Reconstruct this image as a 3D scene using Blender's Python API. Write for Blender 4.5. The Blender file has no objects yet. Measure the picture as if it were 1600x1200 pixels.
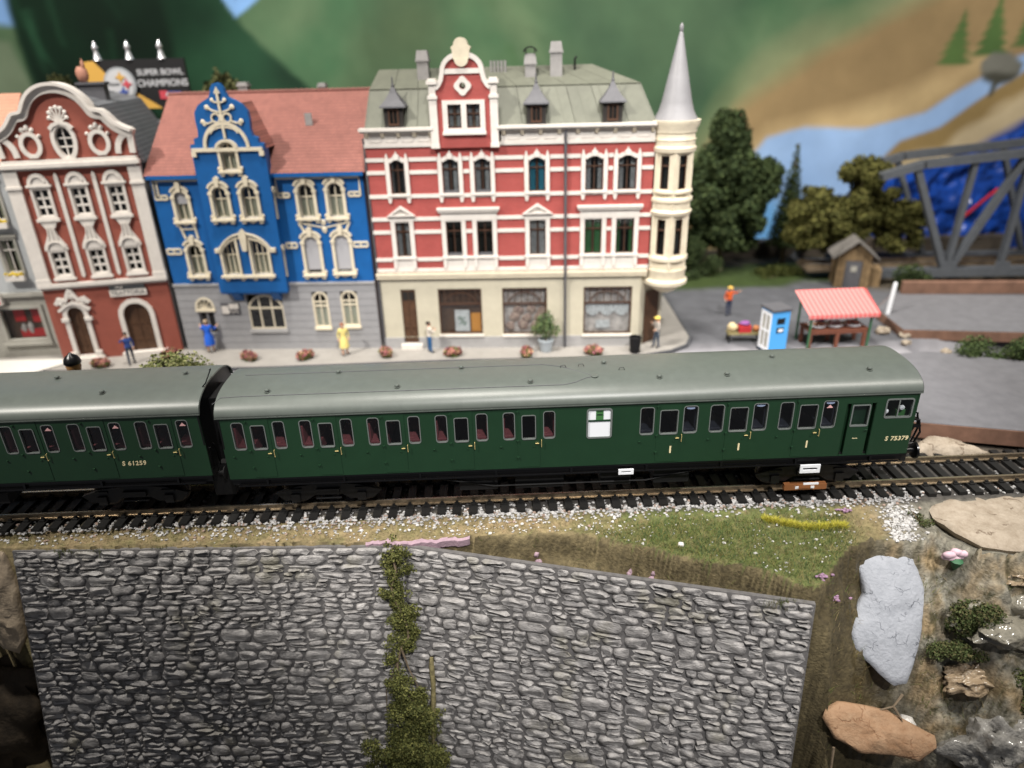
import bpy, bmesh, math, random
import numpy as np
from mathutils import Vector, Matrix, noise
from mathutils.geometry import tessellate_polygon

# 1 Blender unit = 1 cm of the model railway layout
sc = bpy.context.scene
COL = sc.collection
R = math.radians
random.seed(7)
rng = np.random.default_rng(7)

# ------------------------------------------------------------------ camera
cam_d = bpy.data.cameras.new('camera')
cam = bpy.data.objects.new('camera', cam_d)
COL.objects.link(cam)
sc.camera = cam
PITCH, ROLL = R(25.0), R(1.6)
CAM = Vector((0, -23.2, 16.3))
fwd = Vector((0, math.cos(PITCH), -math.sin(PITCH)))
up0 = Vector((0, math.sin(PITCH), math.cos(PITCH)))
rt0 = Vector((1, 0, 0))
rt = rt0 * math.cos(ROLL) - up0 * math.sin(ROLL)
up = up0 * math.cos(ROLL) + rt0 * math.sin(ROLL)
m = Matrix((rt, up, -fwd)).transposed().to_4x4()
m.translation = CAM
cam.matrix_world = m
cam_d.sensor_width = 36
cam_d.lens = 36 * 1109 / 1600
cam_d.clip_start = 0.5
cam_d.clip_end = 500
cam_d.dof.use_dof = True
cam_d.dof.focus_distance = 26.6
cam_d.dof.aperture_fstop = 0.072
cam_d.dof.aperture_blades = 0

# ------------------------------------------------------------------ light (ceiling spots of the room, plus added fill and backdrop washes)
world = bpy.data.worlds.new('World')
sc.world = world
world.use_nodes = True
bg = world.node_tree.nodes['Background']
bg.inputs[0].default_value = (0.90, 0.92, 1.0, 1)
bg.inputs[1].default_value = 0.15

def spot(name, loc, target, power, angle, blend, radius, col):
    d = bpy.data.lights.new(name, 'SPOT')
    d.energy = power
    d.spot_size = R(angle)
    d.spot_blend = blend
    d.shadow_soft_size = radius
    d.color = col
    o = bpy.data.objects.new(name, d)
    COL.objects.link(o)
    o.location = loc
    o.rotation_euler = (Vector(target) - Vector(loc)).to_track_quat('-Z', 'Y').to_euler()
    return o

WARM = (1.0, 0.945, 0.865)
spot('ceiling_or_fill_spot', (-62, -34, 80), (-4, 23, 4), 460000, 30, 0.35, 1.8, WARM)
spot('ceiling_or_fill_spot', (52, -30, 80), (21, 10, 1), 215000, 36, 0.8, 2.6, WARM)
spot('ceiling_or_fill_spot', (14, -50, 72), (5.0, 8.5, 2), 330000, 25, 0.4, 2.2, (1.0, 0.965, 0.93))
spot('ceiling_or_fill_spot', (-4, -1, 92), (4, 34, 12), 320000, 120, 0.6, 4.0, WARM)  # overhead fill added for the backdrop, wide to reach its corners
spot('ceiling_or_fill_spot', (-34, 2, 60), (-32, 38, 12), 60000, 80, 0.9, 4.0, WARM)  # wash added to brighten the left end of the backdrop
spot('ceiling_or_fill_spot', (30, 2, 60), (30, 38, 11), 110000, 80, 0.9, 4.0, WARM)  # wash added to brighten the right side of the backdrop

vs = sc.view_settings
vs.view_transform = 'Standard'
vs.look = 'None'
vs.exposure = -0.05
vs.gamma = 1.0
vs.use_curve_mapping = False
sc.cycles.use_denoising = True
sc.cycles.max_bounces = 6
sc.cycles.transparent_max_bounces = 12
sc.cycles.sample_clamp_indirect = 6
sc.cycles.caustics_reflective = False
sc.cycles.caustics_refractive = False

# ------------------------------------------------------------------ materials
MATS = {}
def mat(name, col, rough=0.55, metal=0.0, nscale=0.0, namt=0.0, bump=0.0, bscale=0.0, rand=0.0, spec=0.4, col2=None, coat=0.0, detail=4.0):
    if name in MATS:
        return MATS[name]
    M = bpy.data.materials.new(name)
    M.use_nodes = True
    nt = M.node_tree
    N, L = nt.nodes, nt.links
    b = N['Principled BSDF']
    c4 = (*col, 1)
    b.inputs['Base Color'].default_value = c4
    b.inputs['Roughness'].default_value = rough
    b.inputs['Metallic'].default_value = metal
    b.inputs['Specular IOR Level'].default_value = spec
    b.inputs['Coat Weight'].default_value = coat
    tc = N.new('ShaderNodeTexCoord')
    src = None
    if nscale:
        n = N.new('ShaderNodeTexNoise')
        n.inputs['Scale'].default_value = nscale
        n.inputs['Detail'].default_value = detail
        n.inputs['Roughness'].default_value = 0.65
        L.new(tc.outputs['Object'], n.inputs['Vector'])
        mr = N.new('ShaderNodeMapRange')
        mr.inputs[1].default_value = 0.3
        mr.inputs[2].default_value = 0.7
        L.new(n.outputs['Fac'], mr.inputs[0])
        mx = N.new('ShaderNodeMix')
        mx.data_type = 'RGBA'
        c2 = col2 if col2 else tuple(max(0, x * (1 - namt)) for x in col)
        c1 = col if col2 else tuple(min(1, x * (1 + namt)) for x in col)
        mx.inputs[6].default_value = (*c1, 1)
        mx.inputs[7].default_value = (*c2, 1)
        L.new(mr.outputs[0], mx.inputs[0])
        src = mx.outputs[2]
    if rand:
        oi = N.new('ShaderNodeObjectInfo')
        hs = N.new('ShaderNodeHueSaturation')
        mr2 = N.new('ShaderNodeMapRange')
        mr2.inputs[3].default_value = 1 - rand
        mr2.inputs[4].default_value = 1 + rand
        L.new(oi.outputs['Random'], mr2.inputs[0])
        L.new(mr2.outputs[0], hs.inputs['Value'])
        if src:
            L.new(src, hs.inputs['Color'])
        else:
            hs.inputs['Color'].default_value = c4
        src = hs.outputs[0]
    if src:
        L.new(src, b.inputs['Base Color'])
    if bump:
        n2 = N.new('ShaderNodeTexNoise')
        n2.inputs['Scale'].default_value = bscale or nscale or 10
        n2.inputs['Detail'].default_value = 5
        L.new(tc.outputs['Object'], n2.inputs['Vector'])
        bp = N.new('ShaderNodeBump')
        bp.inputs['Strength'].default_value = min(1, bump)
        bp.inputs['Distance'].default_value = 0.05 * max(1, bump)
        L.new(n2.outputs['Fac'], bp.inputs['Height'])
        L.new(bp.outputs['Normal'], b.inputs['Normal'])
    MATS[name] = M
    return M

def brick_mat(name, c1, c2, mortar, w, h, msize, bump=0.3, rough=0.6, plane='xz', offset=0.5, rot=None):
    M = bpy.data.materials.new(name)
    M.use_nodes = True
    N, L = M.node_tree.nodes, M.node_tree.links
    b = N['Principled BSDF']
    b.inputs['Roughness'].default_value = rough
    b.inputs['Specular IOR Level'].default_value = 0.3
    tc = N.new('ShaderNodeTexCoord')
    sp = N.new('ShaderNodeSeparateXYZ')
    cb = N.new('ShaderNodeCombineXYZ')
    L.new(tc.outputs['Object'], sp.inputs[0])
    L.new(sp.outputs['X'], cb.inputs[0])
    L.new(sp.outputs['Z' if plane == 'xz' else 'Y'], cb.inputs[1])
    t = N.new('ShaderNodeTexBrick')
    t.inputs['Color1'].default_value = (*c1, 1)
    t.inputs['Color2'].default_value = (*c2, 1)
    t.inputs['Mortar'].default_value = (*mortar, 1)
    t.inputs['Scale'].default_value = 1
    t.inputs['Brick Width'].default_value = w
    t.inputs['Row Height'].default_value = h
    t.inputs['Mortar Size'].default_value = msize
    t.inputs['Mortar Smooth'].default_value = 0.4
    t.offset = offset
    L.new(cb.outputs[0], t.inputs['Vector'])
    n = N.new('ShaderNodeTexNoise')
    n.inputs['Scale'].default_value = 1.2
    n.inputs['Detail'].default_value = 6
    L.new(tc.outputs['Object'], n.inputs['Vector'])
    hs = N.new('ShaderNodeHueSaturation')
    mr = N.new('ShaderNodeMapRange')
    mr.inputs[3].default_value = 0.78
    mr.inputs[4].default_value = 1.2
    L.new(n.outputs['Fac'], mr.inputs[0])
    L.new(mr.outputs[0], hs.inputs['Value'])
    L.new(t.outputs['Color'], hs.inputs['Color'])
    L.new(hs.outputs[0], b.inputs['Base Color'])
    bp = N.new('ShaderNodeBump')
    bp.invert = True
    bp.inputs['Strength'].default_value = bump
    bp.inputs['Distance'].default_value = 0.04
    L.new(t.outputs['Fac'], bp.inputs['Height'])
    L.new(bp.outputs['Normal'], b.inputs['Normal'])
    MATS[name] = M
    return M

def attr_mat(name, rough=0.9, nscale=6.0, namt=0.25, bump=0.6, bscale=14.0, spec=0.2, rough_attr=False):
    M = bpy.data.materials.new(name)
    M.use_nodes = True
    N, L = M.node_tree.nodes, M.node_tree.links
    b = N['Principled BSDF']
    b.inputs['Roughness'].default_value = rough
    b.inputs['Specular IOR Level'].default_value = spec
    a = N.new('ShaderNodeAttribute')
    a.attribute_name = 'Col'
    tc = N.new('ShaderNodeTexCoord')
    n = N.new('ShaderNodeTexNoise')
    n.inputs['Scale'].default_value = nscale
    n.inputs['Detail'].default_value = 6
    L.new(tc.outputs['Object'], n.inputs['Vector'])
    mr = N.new('ShaderNodeMapRange')
    mr.inputs[1].default_value = 0.3
    mr.inputs[2].default_value = 0.7
    mr.inputs[3].default_value = 1 - namt
    mr.inputs[4].default_value = 1 + namt
    L.new(n.outputs['Fac'], mr.inputs[0])
    hs = N.new('ShaderNodeHueSaturation')
    L.new(mr.outputs[0], hs.inputs['Value'])
    L.new(a.outputs['Color'], hs.inputs['Color'])
    L.new(hs.outputs[0], b.inputs['Base Color'])
    if rough_attr:
        L.new(a.outputs['Alpha'], b.inputs['Roughness'])
    if bump:
        n2 = N.new('ShaderNodeTexNoise')
        n2.inputs['Scale'].default_value = bscale
        n2.inputs['Detail'].default_value = 5
        L.new(tc.outputs['Object'], n2.inputs['Vector'])
        bp = N.new('ShaderNodeBump')
        bp.inputs['Strength'].default_value = bump
        bp.inputs['Distance'].default_value = 0.06
        L.new(n2.outputs['Fac'], bp.inputs['Height'])
        L.new(bp.outputs['Normal'], b.inputs['Normal'])
    MATS[name] = M
    return M

def glass_mat(name, tint=(0.94, 0.95, 0.95), tr=0.8, rough=0.05):
    M = bpy.data.materials.new(name)
    M.use_nodes = True
    N, L = M.node_tree.nodes, M.node_tree.links
    N.remove(N['Principled BSDF'])
    out = N['Material Output']
    t = N.new('ShaderNodeBsdfTransparent')
    t.inputs[0].default_value = (*tint, 1)
    g = N.new('ShaderNodeBsdfGlossy')
    g.inputs['Roughness'].default_value = rough
    fr = N.new('ShaderNodeLayerWeight')
    fr.inputs[0].default_value = 0.5
    pw = N.new('ShaderNodeMath')
    pw.operation = 'POWER'
    pw.inputs[1].default_value = 4.0
    L.new(fr.outputs['Facing'], pw.inputs[0])
    ma = N.new('ShaderNodeMath')
    ma.operation = 'MULTIPLY_ADD'
    ma.inputs[1].default_value = 0.7
    ma.inputs[2].default_value = 0.035
    L.new(pw.outputs[0], ma.inputs[0])
    mx = N.new('ShaderNodeMixShader')
    L.new(ma.outputs[0], mx.inputs[0])
    L.new(t.outputs[0], mx.inputs[1])
    L.new(g.outputs[0], mx.inputs[2])
    L.new(mx.outputs[0], out.inputs[0])
    MATS[name] = M
    return M

mat('coach_green', (0.0105, 0.037, 0.0165), 0.38, nscale=1.3, namt=0.06, spec=0.45)
mat('coach_roof', (0.085, 0.098, 0.088), 0.38, nscale=2.5, namt=0.07, spec=0.5, bump=0.03, bscale=60)
mat('black', (0.004, 0.004, 0.0045), 0.45)
mat('black_matt', (0.004, 0.004, 0.0045), 0.7)
mat('black_gloss', (0.003, 0.003, 0.0035), 0.3)
mat('silver_rim', (0.22, 0.24, 0.23), 0.25, 0.4)
mat('brass', (0.62, 0.50, 0.22), 0.4, 0.4)
mat('cream_paint', (0.72, 0.62, 0.38), 0.5)
mat('white_plastic', (0.78, 0.80, 0.84), 0.4)
mat('seat_red', (0.135, 0.034, 0.040), 0.8)
mat('seat_blue', (0.008, 0.010, 0.018), 0.8)
mat('interior', (0.22, 0.16, 0.13), 0.8)
mat('brown_plastic', (0.24, 0.095, 0.035), 0.5)
mat('sticker_blue', (0.26, 0.32, 0.46), 0.4)
mat('sticker_pink', (0.70, 0.40, 0.40), 0.4)
glass_mat('glass')
glass_mat('dark_glass', (0.88, 0.90, 0.90))
mat('rail_steel', (0.34, 0.27, 0.185), 0.32, 0.75, nscale=8, namt=0.35)
mat('rail_top', (0.62, 0.56, 0.47), 0.22, 0.9)
mat('sleeper', (0.009, 0.0088, 0.0085), 0.62, bump=0.2, bscale=12, rand=0.3)
mat('wheel_metal', (0.10, 0.085, 0.07), 0.4, 0.7)
mat('white_trim', (0.66, 0.62, 0.575), 0.5, nscale=2.2, namt=0.07, spec=0.3)
mat('ivory_trim', (0.66, 0.59, 0.455), 0.5, nscale=2.2, namt=0.08, spec=0.3)
mat('cream_wall', (0.49, 0.455, 0.355), 0.6, nscale=1.5, namt=0.06)
mat('grey_plinth', (0.33, 0.325, 0.325), 0.6, nscale=2, namt=0.08)
mat('grey_wall', (0.275, 0.275, 0.285), 0.6, nscale=2, namt=0.07)
mat('blue_wall', (0.006, 0.095, 0.31), 0.5, nscale=1.5, namt=0.08)
mat('rust_wall', (0.27, 0.075, 0.052), 0.6, nscale=2, namt=0.07)
mat('pale_wall', (0.40, 0.42, 0.43), 0.6, nscale=2, namt=0.05)
mat('stone_grey', (0.33, 0.32, 0.285), 0.65, nscale=2, namt=0.08)
mat('dark_wood', (0.075, 0.036, 0.018), 0.55, nscale=5, namt=0.3)
mat('frame_brown', (0.07, 0.034, 0.02), 0.5)
mat('zinc', (0.09, 0.09, 0.10), 0.55, nscale=3, namt=0.12)
mat('spire_grey', (0.23, 0.228, 0.24), 0.5, nscale=1.5, namt=0.08)
mat('chimney_grey', (0.30, 0.29, 0.285), 0.7, nscale=3, namt=0.1)
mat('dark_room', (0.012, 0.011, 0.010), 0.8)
mat('curtain_white', (0.30, 0.30, 0.31), 0.8, nscale=9, namt=.4)
mat('curtain_grey', (0.52, 0.51, 0.42), 0.8)
mat('curtain_cyan', (0.02, 0.17, 0.25), 0.8)
mat('curtain_green', (0.05, 0.15, 0.06), 0.8)
mat('shutter_grey', (0.36, 0.36, 0.38), 0.6)
brick_mat('red_brick', (0.37, 0.068, 0.06), (0.335, 0.06, 0.052), (0.32, 0.10, 0.09), 0.24, 0.085, 0.012, 0.25)
brick_mat('pink_tiles', (0.32, 0.125, 0.10), (0.27, 0.105, 0.085), (0.15, 0.065, 0.055), 0.16, 0.15, 0.02, 0.6)
brick_mat('orange_tiles', (0.52, 0.26, 0.17), (0.48, 0.23, 0.15), (0.34, 0.17, 0.12), 0.15, 0.17, 0.025, 0.6)
brick_mat('slate', (0.125, 0.13, 0.14), (0.11, 0.115, 0.125), (0.075, 0.078, 0.085), 4.0, 0.22, 0.03, 0.7)
mat('mansard_green', (0.125, 0.130, 0.10), 0.6, nscale=1.6, namt=0.12, rand=0.06)
mat('asphalt', (0.13, 0.13, 0.142), 0.8, nscale=1.4, namt=0.12, bump=0.15, bscale=25)

# ------------------------------------------------------------------ mesh builder
class MB:
    def __init__(s):
        s.v, s.f, s.m = [], [], []
    def add(s, vs_, fs_, mi=0):
        o = len(s.v)
        s.v += [tuple(p) for p in vs_]
        s.f += [tuple(i + o for i in f) for f in fs_]
        s.m += [mi] * len(fs_)
        return s
    def box(s, x0, x1, y0, y1, z0, z1, mi=0):
        v = [(x0, y0, z0), (x1, y0, z0), (x1, y1, z0), (x0, y1, z0), (x0, y0, z1), (x1, y0, z1), (x1, y1, z1), (x0, y1, z1)]
        return s.add(v, [(0, 3, 2, 1), (4, 5, 6, 7), (0, 1, 5, 4), (1, 2, 6, 5), (2, 3, 7, 6), (3, 0, 4, 7)], mi)
    def cbox(s, c, d, mi=0):
        return s.box(c[0] - d[0] / 2, c[0] + d[0] / 2, c[1] - d[1] / 2, c[1] + d[1] / 2, c[2] - d[2] / 2, c[2] + d[2] / 2, mi)
    def plate(s, outer, holes, y0, y1, mi=0, fn=None):
        """polygon in x-z with holes, front at y0 (towards -y), back at y1"""
        loops = [outer] + list(holes)
        tri = tessellate_polygon([[Vector((a, b, 0)) for a, b in l] for l in loops])
        flat = [p for l in loops for p in l]
        n = len(flat)
        if fn is None:
            fn = lambda a, b, y: (a, y, b)
        V = [fn(a, b, y0) for a, b in flat] + [fn(a, b, y1) for a, b in flat]
        F = []
        for t in tri:
            a, b, c = (flat[i] for i in t)
            ar = (b[0] - a[0]) * (c[1] - a[1]) - (c[0] - a[0]) * (b[1] - a[1])
            t = tuple(t) if ar > 0 else tuple(reversed(t))
            F.append(t)
            F.append(tuple(i + n for i in reversed(t)))
        o = 0
        for k, l in enumerate(loops):
            ar = sum(l[i][0] * l[(i + 1) % len(l)][1] - l[(i + 1) % len(l)][0] * l[i][1] for i in range(len(l)))
            ccw = ar > 0
            for i in range(len(l)):
                a, b = o + i, o + (i + 1) % len(l)
                if ccw == (k == 0):
                    F.append((b, a, a + n, b + n))
                else:
                    F.append((a, b, b + n, a + n))
            o += len(l)
        return s.add(V, F, mi)
    def ribbon(s, pts, w, y0, y1, closed=False, mi=0, fn=None):
        """flat band of width w following pts in x-z"""
        P = [Vector(p) for p in pts]
        n = len(P)
        Lp, Rp = [], []
        for i in range(n):
            a = P[i - 1] if (i or closed) else P[i]
            b = P[(i + 1) % n] if (i < n - 1 or closed) else P[i]
            d = (b - a)
            d = d.normalized() if d.length > 1e-9 else Vector((1, 0))
            nn = Vector((-d.y, d.x)) * w / 2
            Lp.append(P[i] + nn)
            Rp.append(P[i] - nn)
        if fn is None:
            fn = lambda a, b, y: (a, y, b)
        V = []
        for i in range(n):
            V += [fn(Lp[i].x, Lp[i].y, y0), fn(Rp[i].x, Rp[i].y, y0), fn(Rp[i].x, Rp[i].y, y1), fn(Lp[i].x, Lp[i].y, y1)]
        F = []
        for i in range(n if closed else n - 1):
            a, b = 4 * i, 4 * ((i + 1) % n)
            for k in range(4):
                F.append((a + k, a + (k + 1) % 4, b + (k + 1) % 4, b + k))
        if not closed:
            F += [(3, 2, 1, 0), (4 * n - 4, 4 * n - 3, 4 * n - 2, 4 * n - 1)]
        return s.add(V, F, mi)
    def tube(s, path, r, n=6, mi=0, caps=True):
        P = [Vector(p) for p in path]
        rr = r if hasattr(r, '__len__') else [r] * len(P)
        V, F = [], []
        for i, p in enumerate(P):
            d = (P[min(i + 1, len(P) - 1)] - P[max(i - 1, 0)]).normalized()
            a = d.orthogonal().normalized() if i == 0 else (a - d * a.dot(d)).normalized()
            b = d.cross(a)
            for k in range(n):
                t = 2 * math.pi * k / n
                V.append(p + (a * math.cos(t) + b * math.sin(t)) * rr[i])
        for i in range(len(P) - 1):
            for k in range(n):
                F.append((i * n + k, i * n + (k + 1) % n, (i + 1) * n + (k + 1) % n, (i + 1) * n + k))
        if caps:
            F += [tuple(reversed(range(n))), tuple(range((len(P) - 1) * n, len(P) * n))]
        return s.add(V, F, mi)
    def lathe(s, prof, c=(0, 0, 0), n=16, mi=0, axis='z', arc=None):
        V, F = [], []
        for r, z in prof:
            for k in range(n):
                t = 2 * math.pi * k / n
                q = (r * math.cos(t), r * math.sin(t), z)
                if axis == 'y':
                    q = (q[0], q[2], q[1])
                elif axis == 'x':
                    q = (q[2], q[0], q[1])
                V.append((q[0] + c[0], q[1] + c[1], q[2] + c[2]))
        for i in range(len(prof) - 1):
            for k in range(n):
                f = (i * n + k, i * n + (k + 1) % n, (i + 1) * n + (k + 1) % n, (i + 1) * n + k)
                F.append(f if axis != 'y' else tuple(reversed(f)))
        F += [tuple(reversed(range(n))), tuple(range((len(prof) - 1) * n, len(prof) * n))]
        return s.add(V, F, mi)
    def blob(s, c, r, seed=0, amp=0.25, sub=1, freq=1.5, mi=0, rot=0):
        bm = bmesh.new()
        bmesh.ops.create_icosphere(bm, subdivisions=sub, radius=1)
        V = []
        for v in bm.verts:
            d = v.co.copy()
            o3 = Vector((seed * 3.1, seed * 1.7, seed))
            k = 1 + amp * (noise.noise(d * freq + o3) + (.45 * noise.noise(d * freq * 2.3 + o3) + .22 * noise.noise(d * freq * 5 + o3) if sub > 2 else 0))
            q = Vector((d.x * r[0] * k, d.y * r[1] * k, d.z * r[2] * k))
            if rot:
                q = Matrix.Rotation(rot, 3, 'Z') @ q
            V.append(q + Vector(c))
        F = [tuple(v.index for v in f.verts) for f in bm.faces]
        bm.free()
        return s.add(V, F, mi)
    def mesh(s, name, mats, smooth=0.0):
        me = bpy.data.meshes.new(name)
        me.from_pydata(s.v, [], s.f)
        if not isinstance(mats, (list, tuple)):
            mats = [mats]
        for q in mats:
            me.materials.append(MATS[q] if isinstance(q, str) else q)
        if len(mats) > 1:
            me.polygons.foreach_set('material_index', s.m)
        if smooth:
            me.shade_smooth()
            me.set_sharp_from_angle(angle=R(smooth))
        me.update()
        return me
    def build(s, name, mats, parent=None, loc=None, rot=None, smooth=0.0, bevel=0.0):
        o = bpy.data.objects.new(name, s.mesh(name, mats, smooth))
        COL.objects.link(o)
        if parent is not None:
            o.parent = parent
        if loc is not None:
            o.location = loc
        if rot is not None:
            o.rotation_euler = rot
        if bevel:
            md = o.modifiers.new('bevel', 'BEVEL')
            md.width = bevel
            md.segments = 2
            md.limit_method = 'ANGLE'
            md.angle_limit = R(40)
        return o

def inst(name, mesh, parent=None, loc=(0, 0, 0), rot=(0, 0, 0), scale=(1, 1, 1)):
    o = bpy.data.objects.new(name, mesh)
    COL.objects.link(o)
    if parent is not None:
        o.parent = parent
    o.location, o.rotation_euler, o.scale = loc, rot, scale
    return o

def tag(o, label, cat=None, group=None, kind=None):
    o['label'] = label
    if cat:
        o['category'] = cat
    if group:
        o['group'] = group
    if kind:
        o['kind'] = kind
    return o

def empty(name, loc=(0, 0, 0), rz=0.0):
    o = bpy.data.objects.new(name, None)
    COL.objects.link(o)
    o.location = loc
    o.rotation_euler = (0, 0, rz)
    o.empty_display_size = 0.3
    return o

def rrect(x0, x1, z0, z1, r, n=4):
    pts = []
    for cx, cz, a0 in ((x1 - r, z0 + r, -90), (x1 - r, z1 - r, 0), (x0 + r, z1 - r, 90), (x0 + r, z0 + r, 180)):
        for k in range(n + 1):
            t = R(a0 + 90 * k / n)
            pts.append((cx + r * math.cos(t), cz + r * math.sin(t)))
    return pts

def rect(x0, x1, z0, z1):
    return [(x0, z0), (x1, z0), (x1, z1), (x0, z1)]

def arched(x0, x1, z0, z1, rise, n=8):
    """rectangle with a segmental arch top whose crown is at z1"""
    w = (x1 - x0) / 2
    cx = (x0 + x1) / 2
    rise = min(rise, w)
    rad = (w * w + rise * rise) / (2 * rise)
    cz = z1 - rad
    a = math.asin(min(1, w / rad))
    pts = [(x0, z0), (x1, z0)]
    for k in range(n + 1):
        t = a - 2 * a * k / n
        pts.append((cx + rad * math.sin(t), cz + rad * math.cos(t)))
    return pts

def inset(poly, d):
    n = len(poly)
    cx = sum(p[0] for p in poly) / n
    cz = sum(p[1] for p in poly) / n
    out = []
    ar = sum(poly[i][0] * poly[(i + 1) % n][1] - poly[(i + 1) % n][0] * poly[i][1] for i in range(n))
    sg = 1 if ar > 0 else -1
    for i in range(n):
        a, b, c = Vector(poly[i - 1]), Vector(poly[i]), Vector(poly[(i + 1) % n])
        d1 = (b - a)
        d2 = (c - b)
        d1 = d1.normalized() if d1.length > 1e-7 else d2.normalized()
        d2 = d2.normalized() if d2.length > 1e-7 else d1
        n1 = Vector((-d1.y, d1.x)) * sg
        n2 = Vector((-d2.y, d2.x)) * sg
        k = 1 + n1.dot(n2)
        q = b + (n1 + n2) * (d / max(k, 0.35))
        out.append((q.x, q.y))
    return out

def text_mesh(name, body, size, mat_, extrude=0.004, bold=0.0, shear=0.0, space=1.0):
    cu = bpy.data.curves.new(name, 'FONT')
    cu.body = body
    cu.size = size
    cu.extrude = extrude
    cu.offset = bold
    cu.shear = shear
    cu.space_character = space
    cu.align_x = 'CENTER'
    cu.align_y = 'CENTER'
    cu.resolution_u = 3
    t = bpy.data.objects.new(name, cu)
    COL.objects.link(t)
    dg = bpy.context.evaluated_depsgraph_get()
    me = bpy.data.meshes.new_from_object(t.evaluated_get(dg))
    bpy.data.objects.remove(t)
    me.materials.clear()
    me.materials.append(MATS[mat_])
    return me

def color_attr(me, cols):
    a = me.color_attributes.new('Col', 'FLOAT_COLOR', 'POINT')
    c = np.ones((len(me.vertices), 4), dtype=np.float32)
    cols = np.asarray(cols, dtype=np.float32)
    c[:, :cols.shape[1]] = cols
    a.data.foreach_set('color', c.ravel())

def fbm(x, y, z=0.0, o=4):
    return noise.fractal(Vector((x, y, z)), 0.9, 2.1, o)

def srgb(r, g, b):
    f = lambda c: (c / 255 / 12.92) if c <= 10 else ((c / 255 + 0.055) / 1.055) ** 2.4
    return (f(r), f(g), f(b))

# ================================================================== SETTING
def grid_mesh(name, xs, ys, zf, colf, material, smooth=True):
    nx, ny = len(xs), len(ys)
    V, C = [], []
    for y in ys:
        for x in xs:
            z = zf(x, y)
            V.append((x, y, z))
            C.append(colf(x, y, z))
    F = [(j * nx + i, j * nx + i + 1, (j + 1) * nx + i + 1, (j + 1) * nx + i) for j in range(ny - 1) for i in range(nx - 1)]
    me = bpy.data.meshes.new(name)
    me.from_pydata(V, [], F)
    me.materials.append(MATS[material])
    color_attr(me, C)
    if smooth:
        me.shade_smooth()
    o = bpy.data.objects.new(name, me)
    COL.objects.link(o)
    return o

def lerp(a, b, t):
    t = max(0.0, min(1.0, t))
    return tuple(p + (q - p) * t for p, q in zip(a, b))

def sstep(a, b, x):
    t = max(0.0, min(1.0, (x - a) / (b - a)))
    return t * t * (3 - 2 * t)

# ---- street board behind the track
attr_mat('street_paint', 0.82, 1.1, 0.16, 0.35, 16.0, 0.25)
C_ROAD, C_ROAD2 = (0.25, 0.245, 0.265), (0.088, 0.09, 0.10)
C_GRASSY, C_SHADOW = (0.035, 0.055, 0.014), (0.02, 0.018, 0.014)
def street_col(x, y, z):
    n = fbm(x * 0.25, y * 0.25)
    c = lerp(C_ROAD, C_ROAD2, sstep(14.6, 16.6, y + n * 0.8 + (0 if x > 9 else 6)) * (1 if x > 8.5 else 0))
    if x > 16 and y < 6.2:
        c = lerp(c, (0.06, 0.05, 0.04), sstep(16.2, 17.2, x) * (1 - sstep(5.2, 6.0, y)))
    if x > 9:
        g = sstep(27.2, 28.3, y + n * 0.9 + 0.12 * (24 - x)) * (1 - sstep(24.5, 27.5, x))
        c = lerp(c, C_GRASSY, g)
        c = lerp(c, C_SHADOW, sstep(32.3, 33.5, y + n))  # ground painted dark for the shadow in front of the backdrop
        c = lerp(c, (0.07, 0.058, 0.042), sstep(24.6, 26.5, y + n) * sstep(24.5, 27, x))
    return c
def street_z(x, y):
    z = 0.25 + 0.03 * fbm(x * 0.3, y * 0.3, 3)
    if x > 16 and y < 6.0:
        z -= 0.62 * sstep(16.2, 17.2, x) * (1 - sstep(5.0, 5.8, y))
    if x > 22.5 and y < 15.6:
        z -= 1.0 * sstep(22.7, 24.2, x) * sstep(12.2, 12.9, y + 0.3 * (x - 23)) * (1 - 0.5 * fbm(x, y))
    return z
street = grid_mesh('ground', np.arange(-62, 62.1, 0.5), np.arange(3.45, 39, 0.4), street_z, street_col, 'street_paint')
tag(street, 'grey painted street board behind the track', kind='structure')

# ---- pavement with rounded corner and kerb
pav = [(-37, 13.9), (-26.2, 14.35), (-20, 14.15), (-14, 14.0), (-3.6, 14.3), (5, 14.15), (7.6, 14.32), (9.3, 14.85), (10.4, 15.7), (10.9, 16.9), (11.0, 25), (-37, 25)]
mat('paving', (0.27, 0.255, 0.235), 0.8, nscale=1.2, namt=0.1, bump=0.15, bscale=20)
mat('kerb_shadow', (0.07, 0.072, 0.08), 0.7, nscale=3, namt=0.15)  # kerb coloured dark to paint the shadow line under the pavement edge
tag(MB().plate([(x, y) for x, y in pav], [], 0.2, 0.42, fn=lambda a, b, y: (a, b, 0.62 - y)).build('pavement', 'paving'), 'light grey pavement in front of the houses', kind='structure')
kerb = MB()
kp = [p for p in pav[:11]]
kerb.ribbon(kp, 0.16, 0.2, 0.45, fn=lambda a, b, y: (a, b, y))
tag(kerb.build('kerb', 'kerb_shadow'), 'kerb painted dark for the shadow line along the pavement edge', kind='structure')

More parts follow.
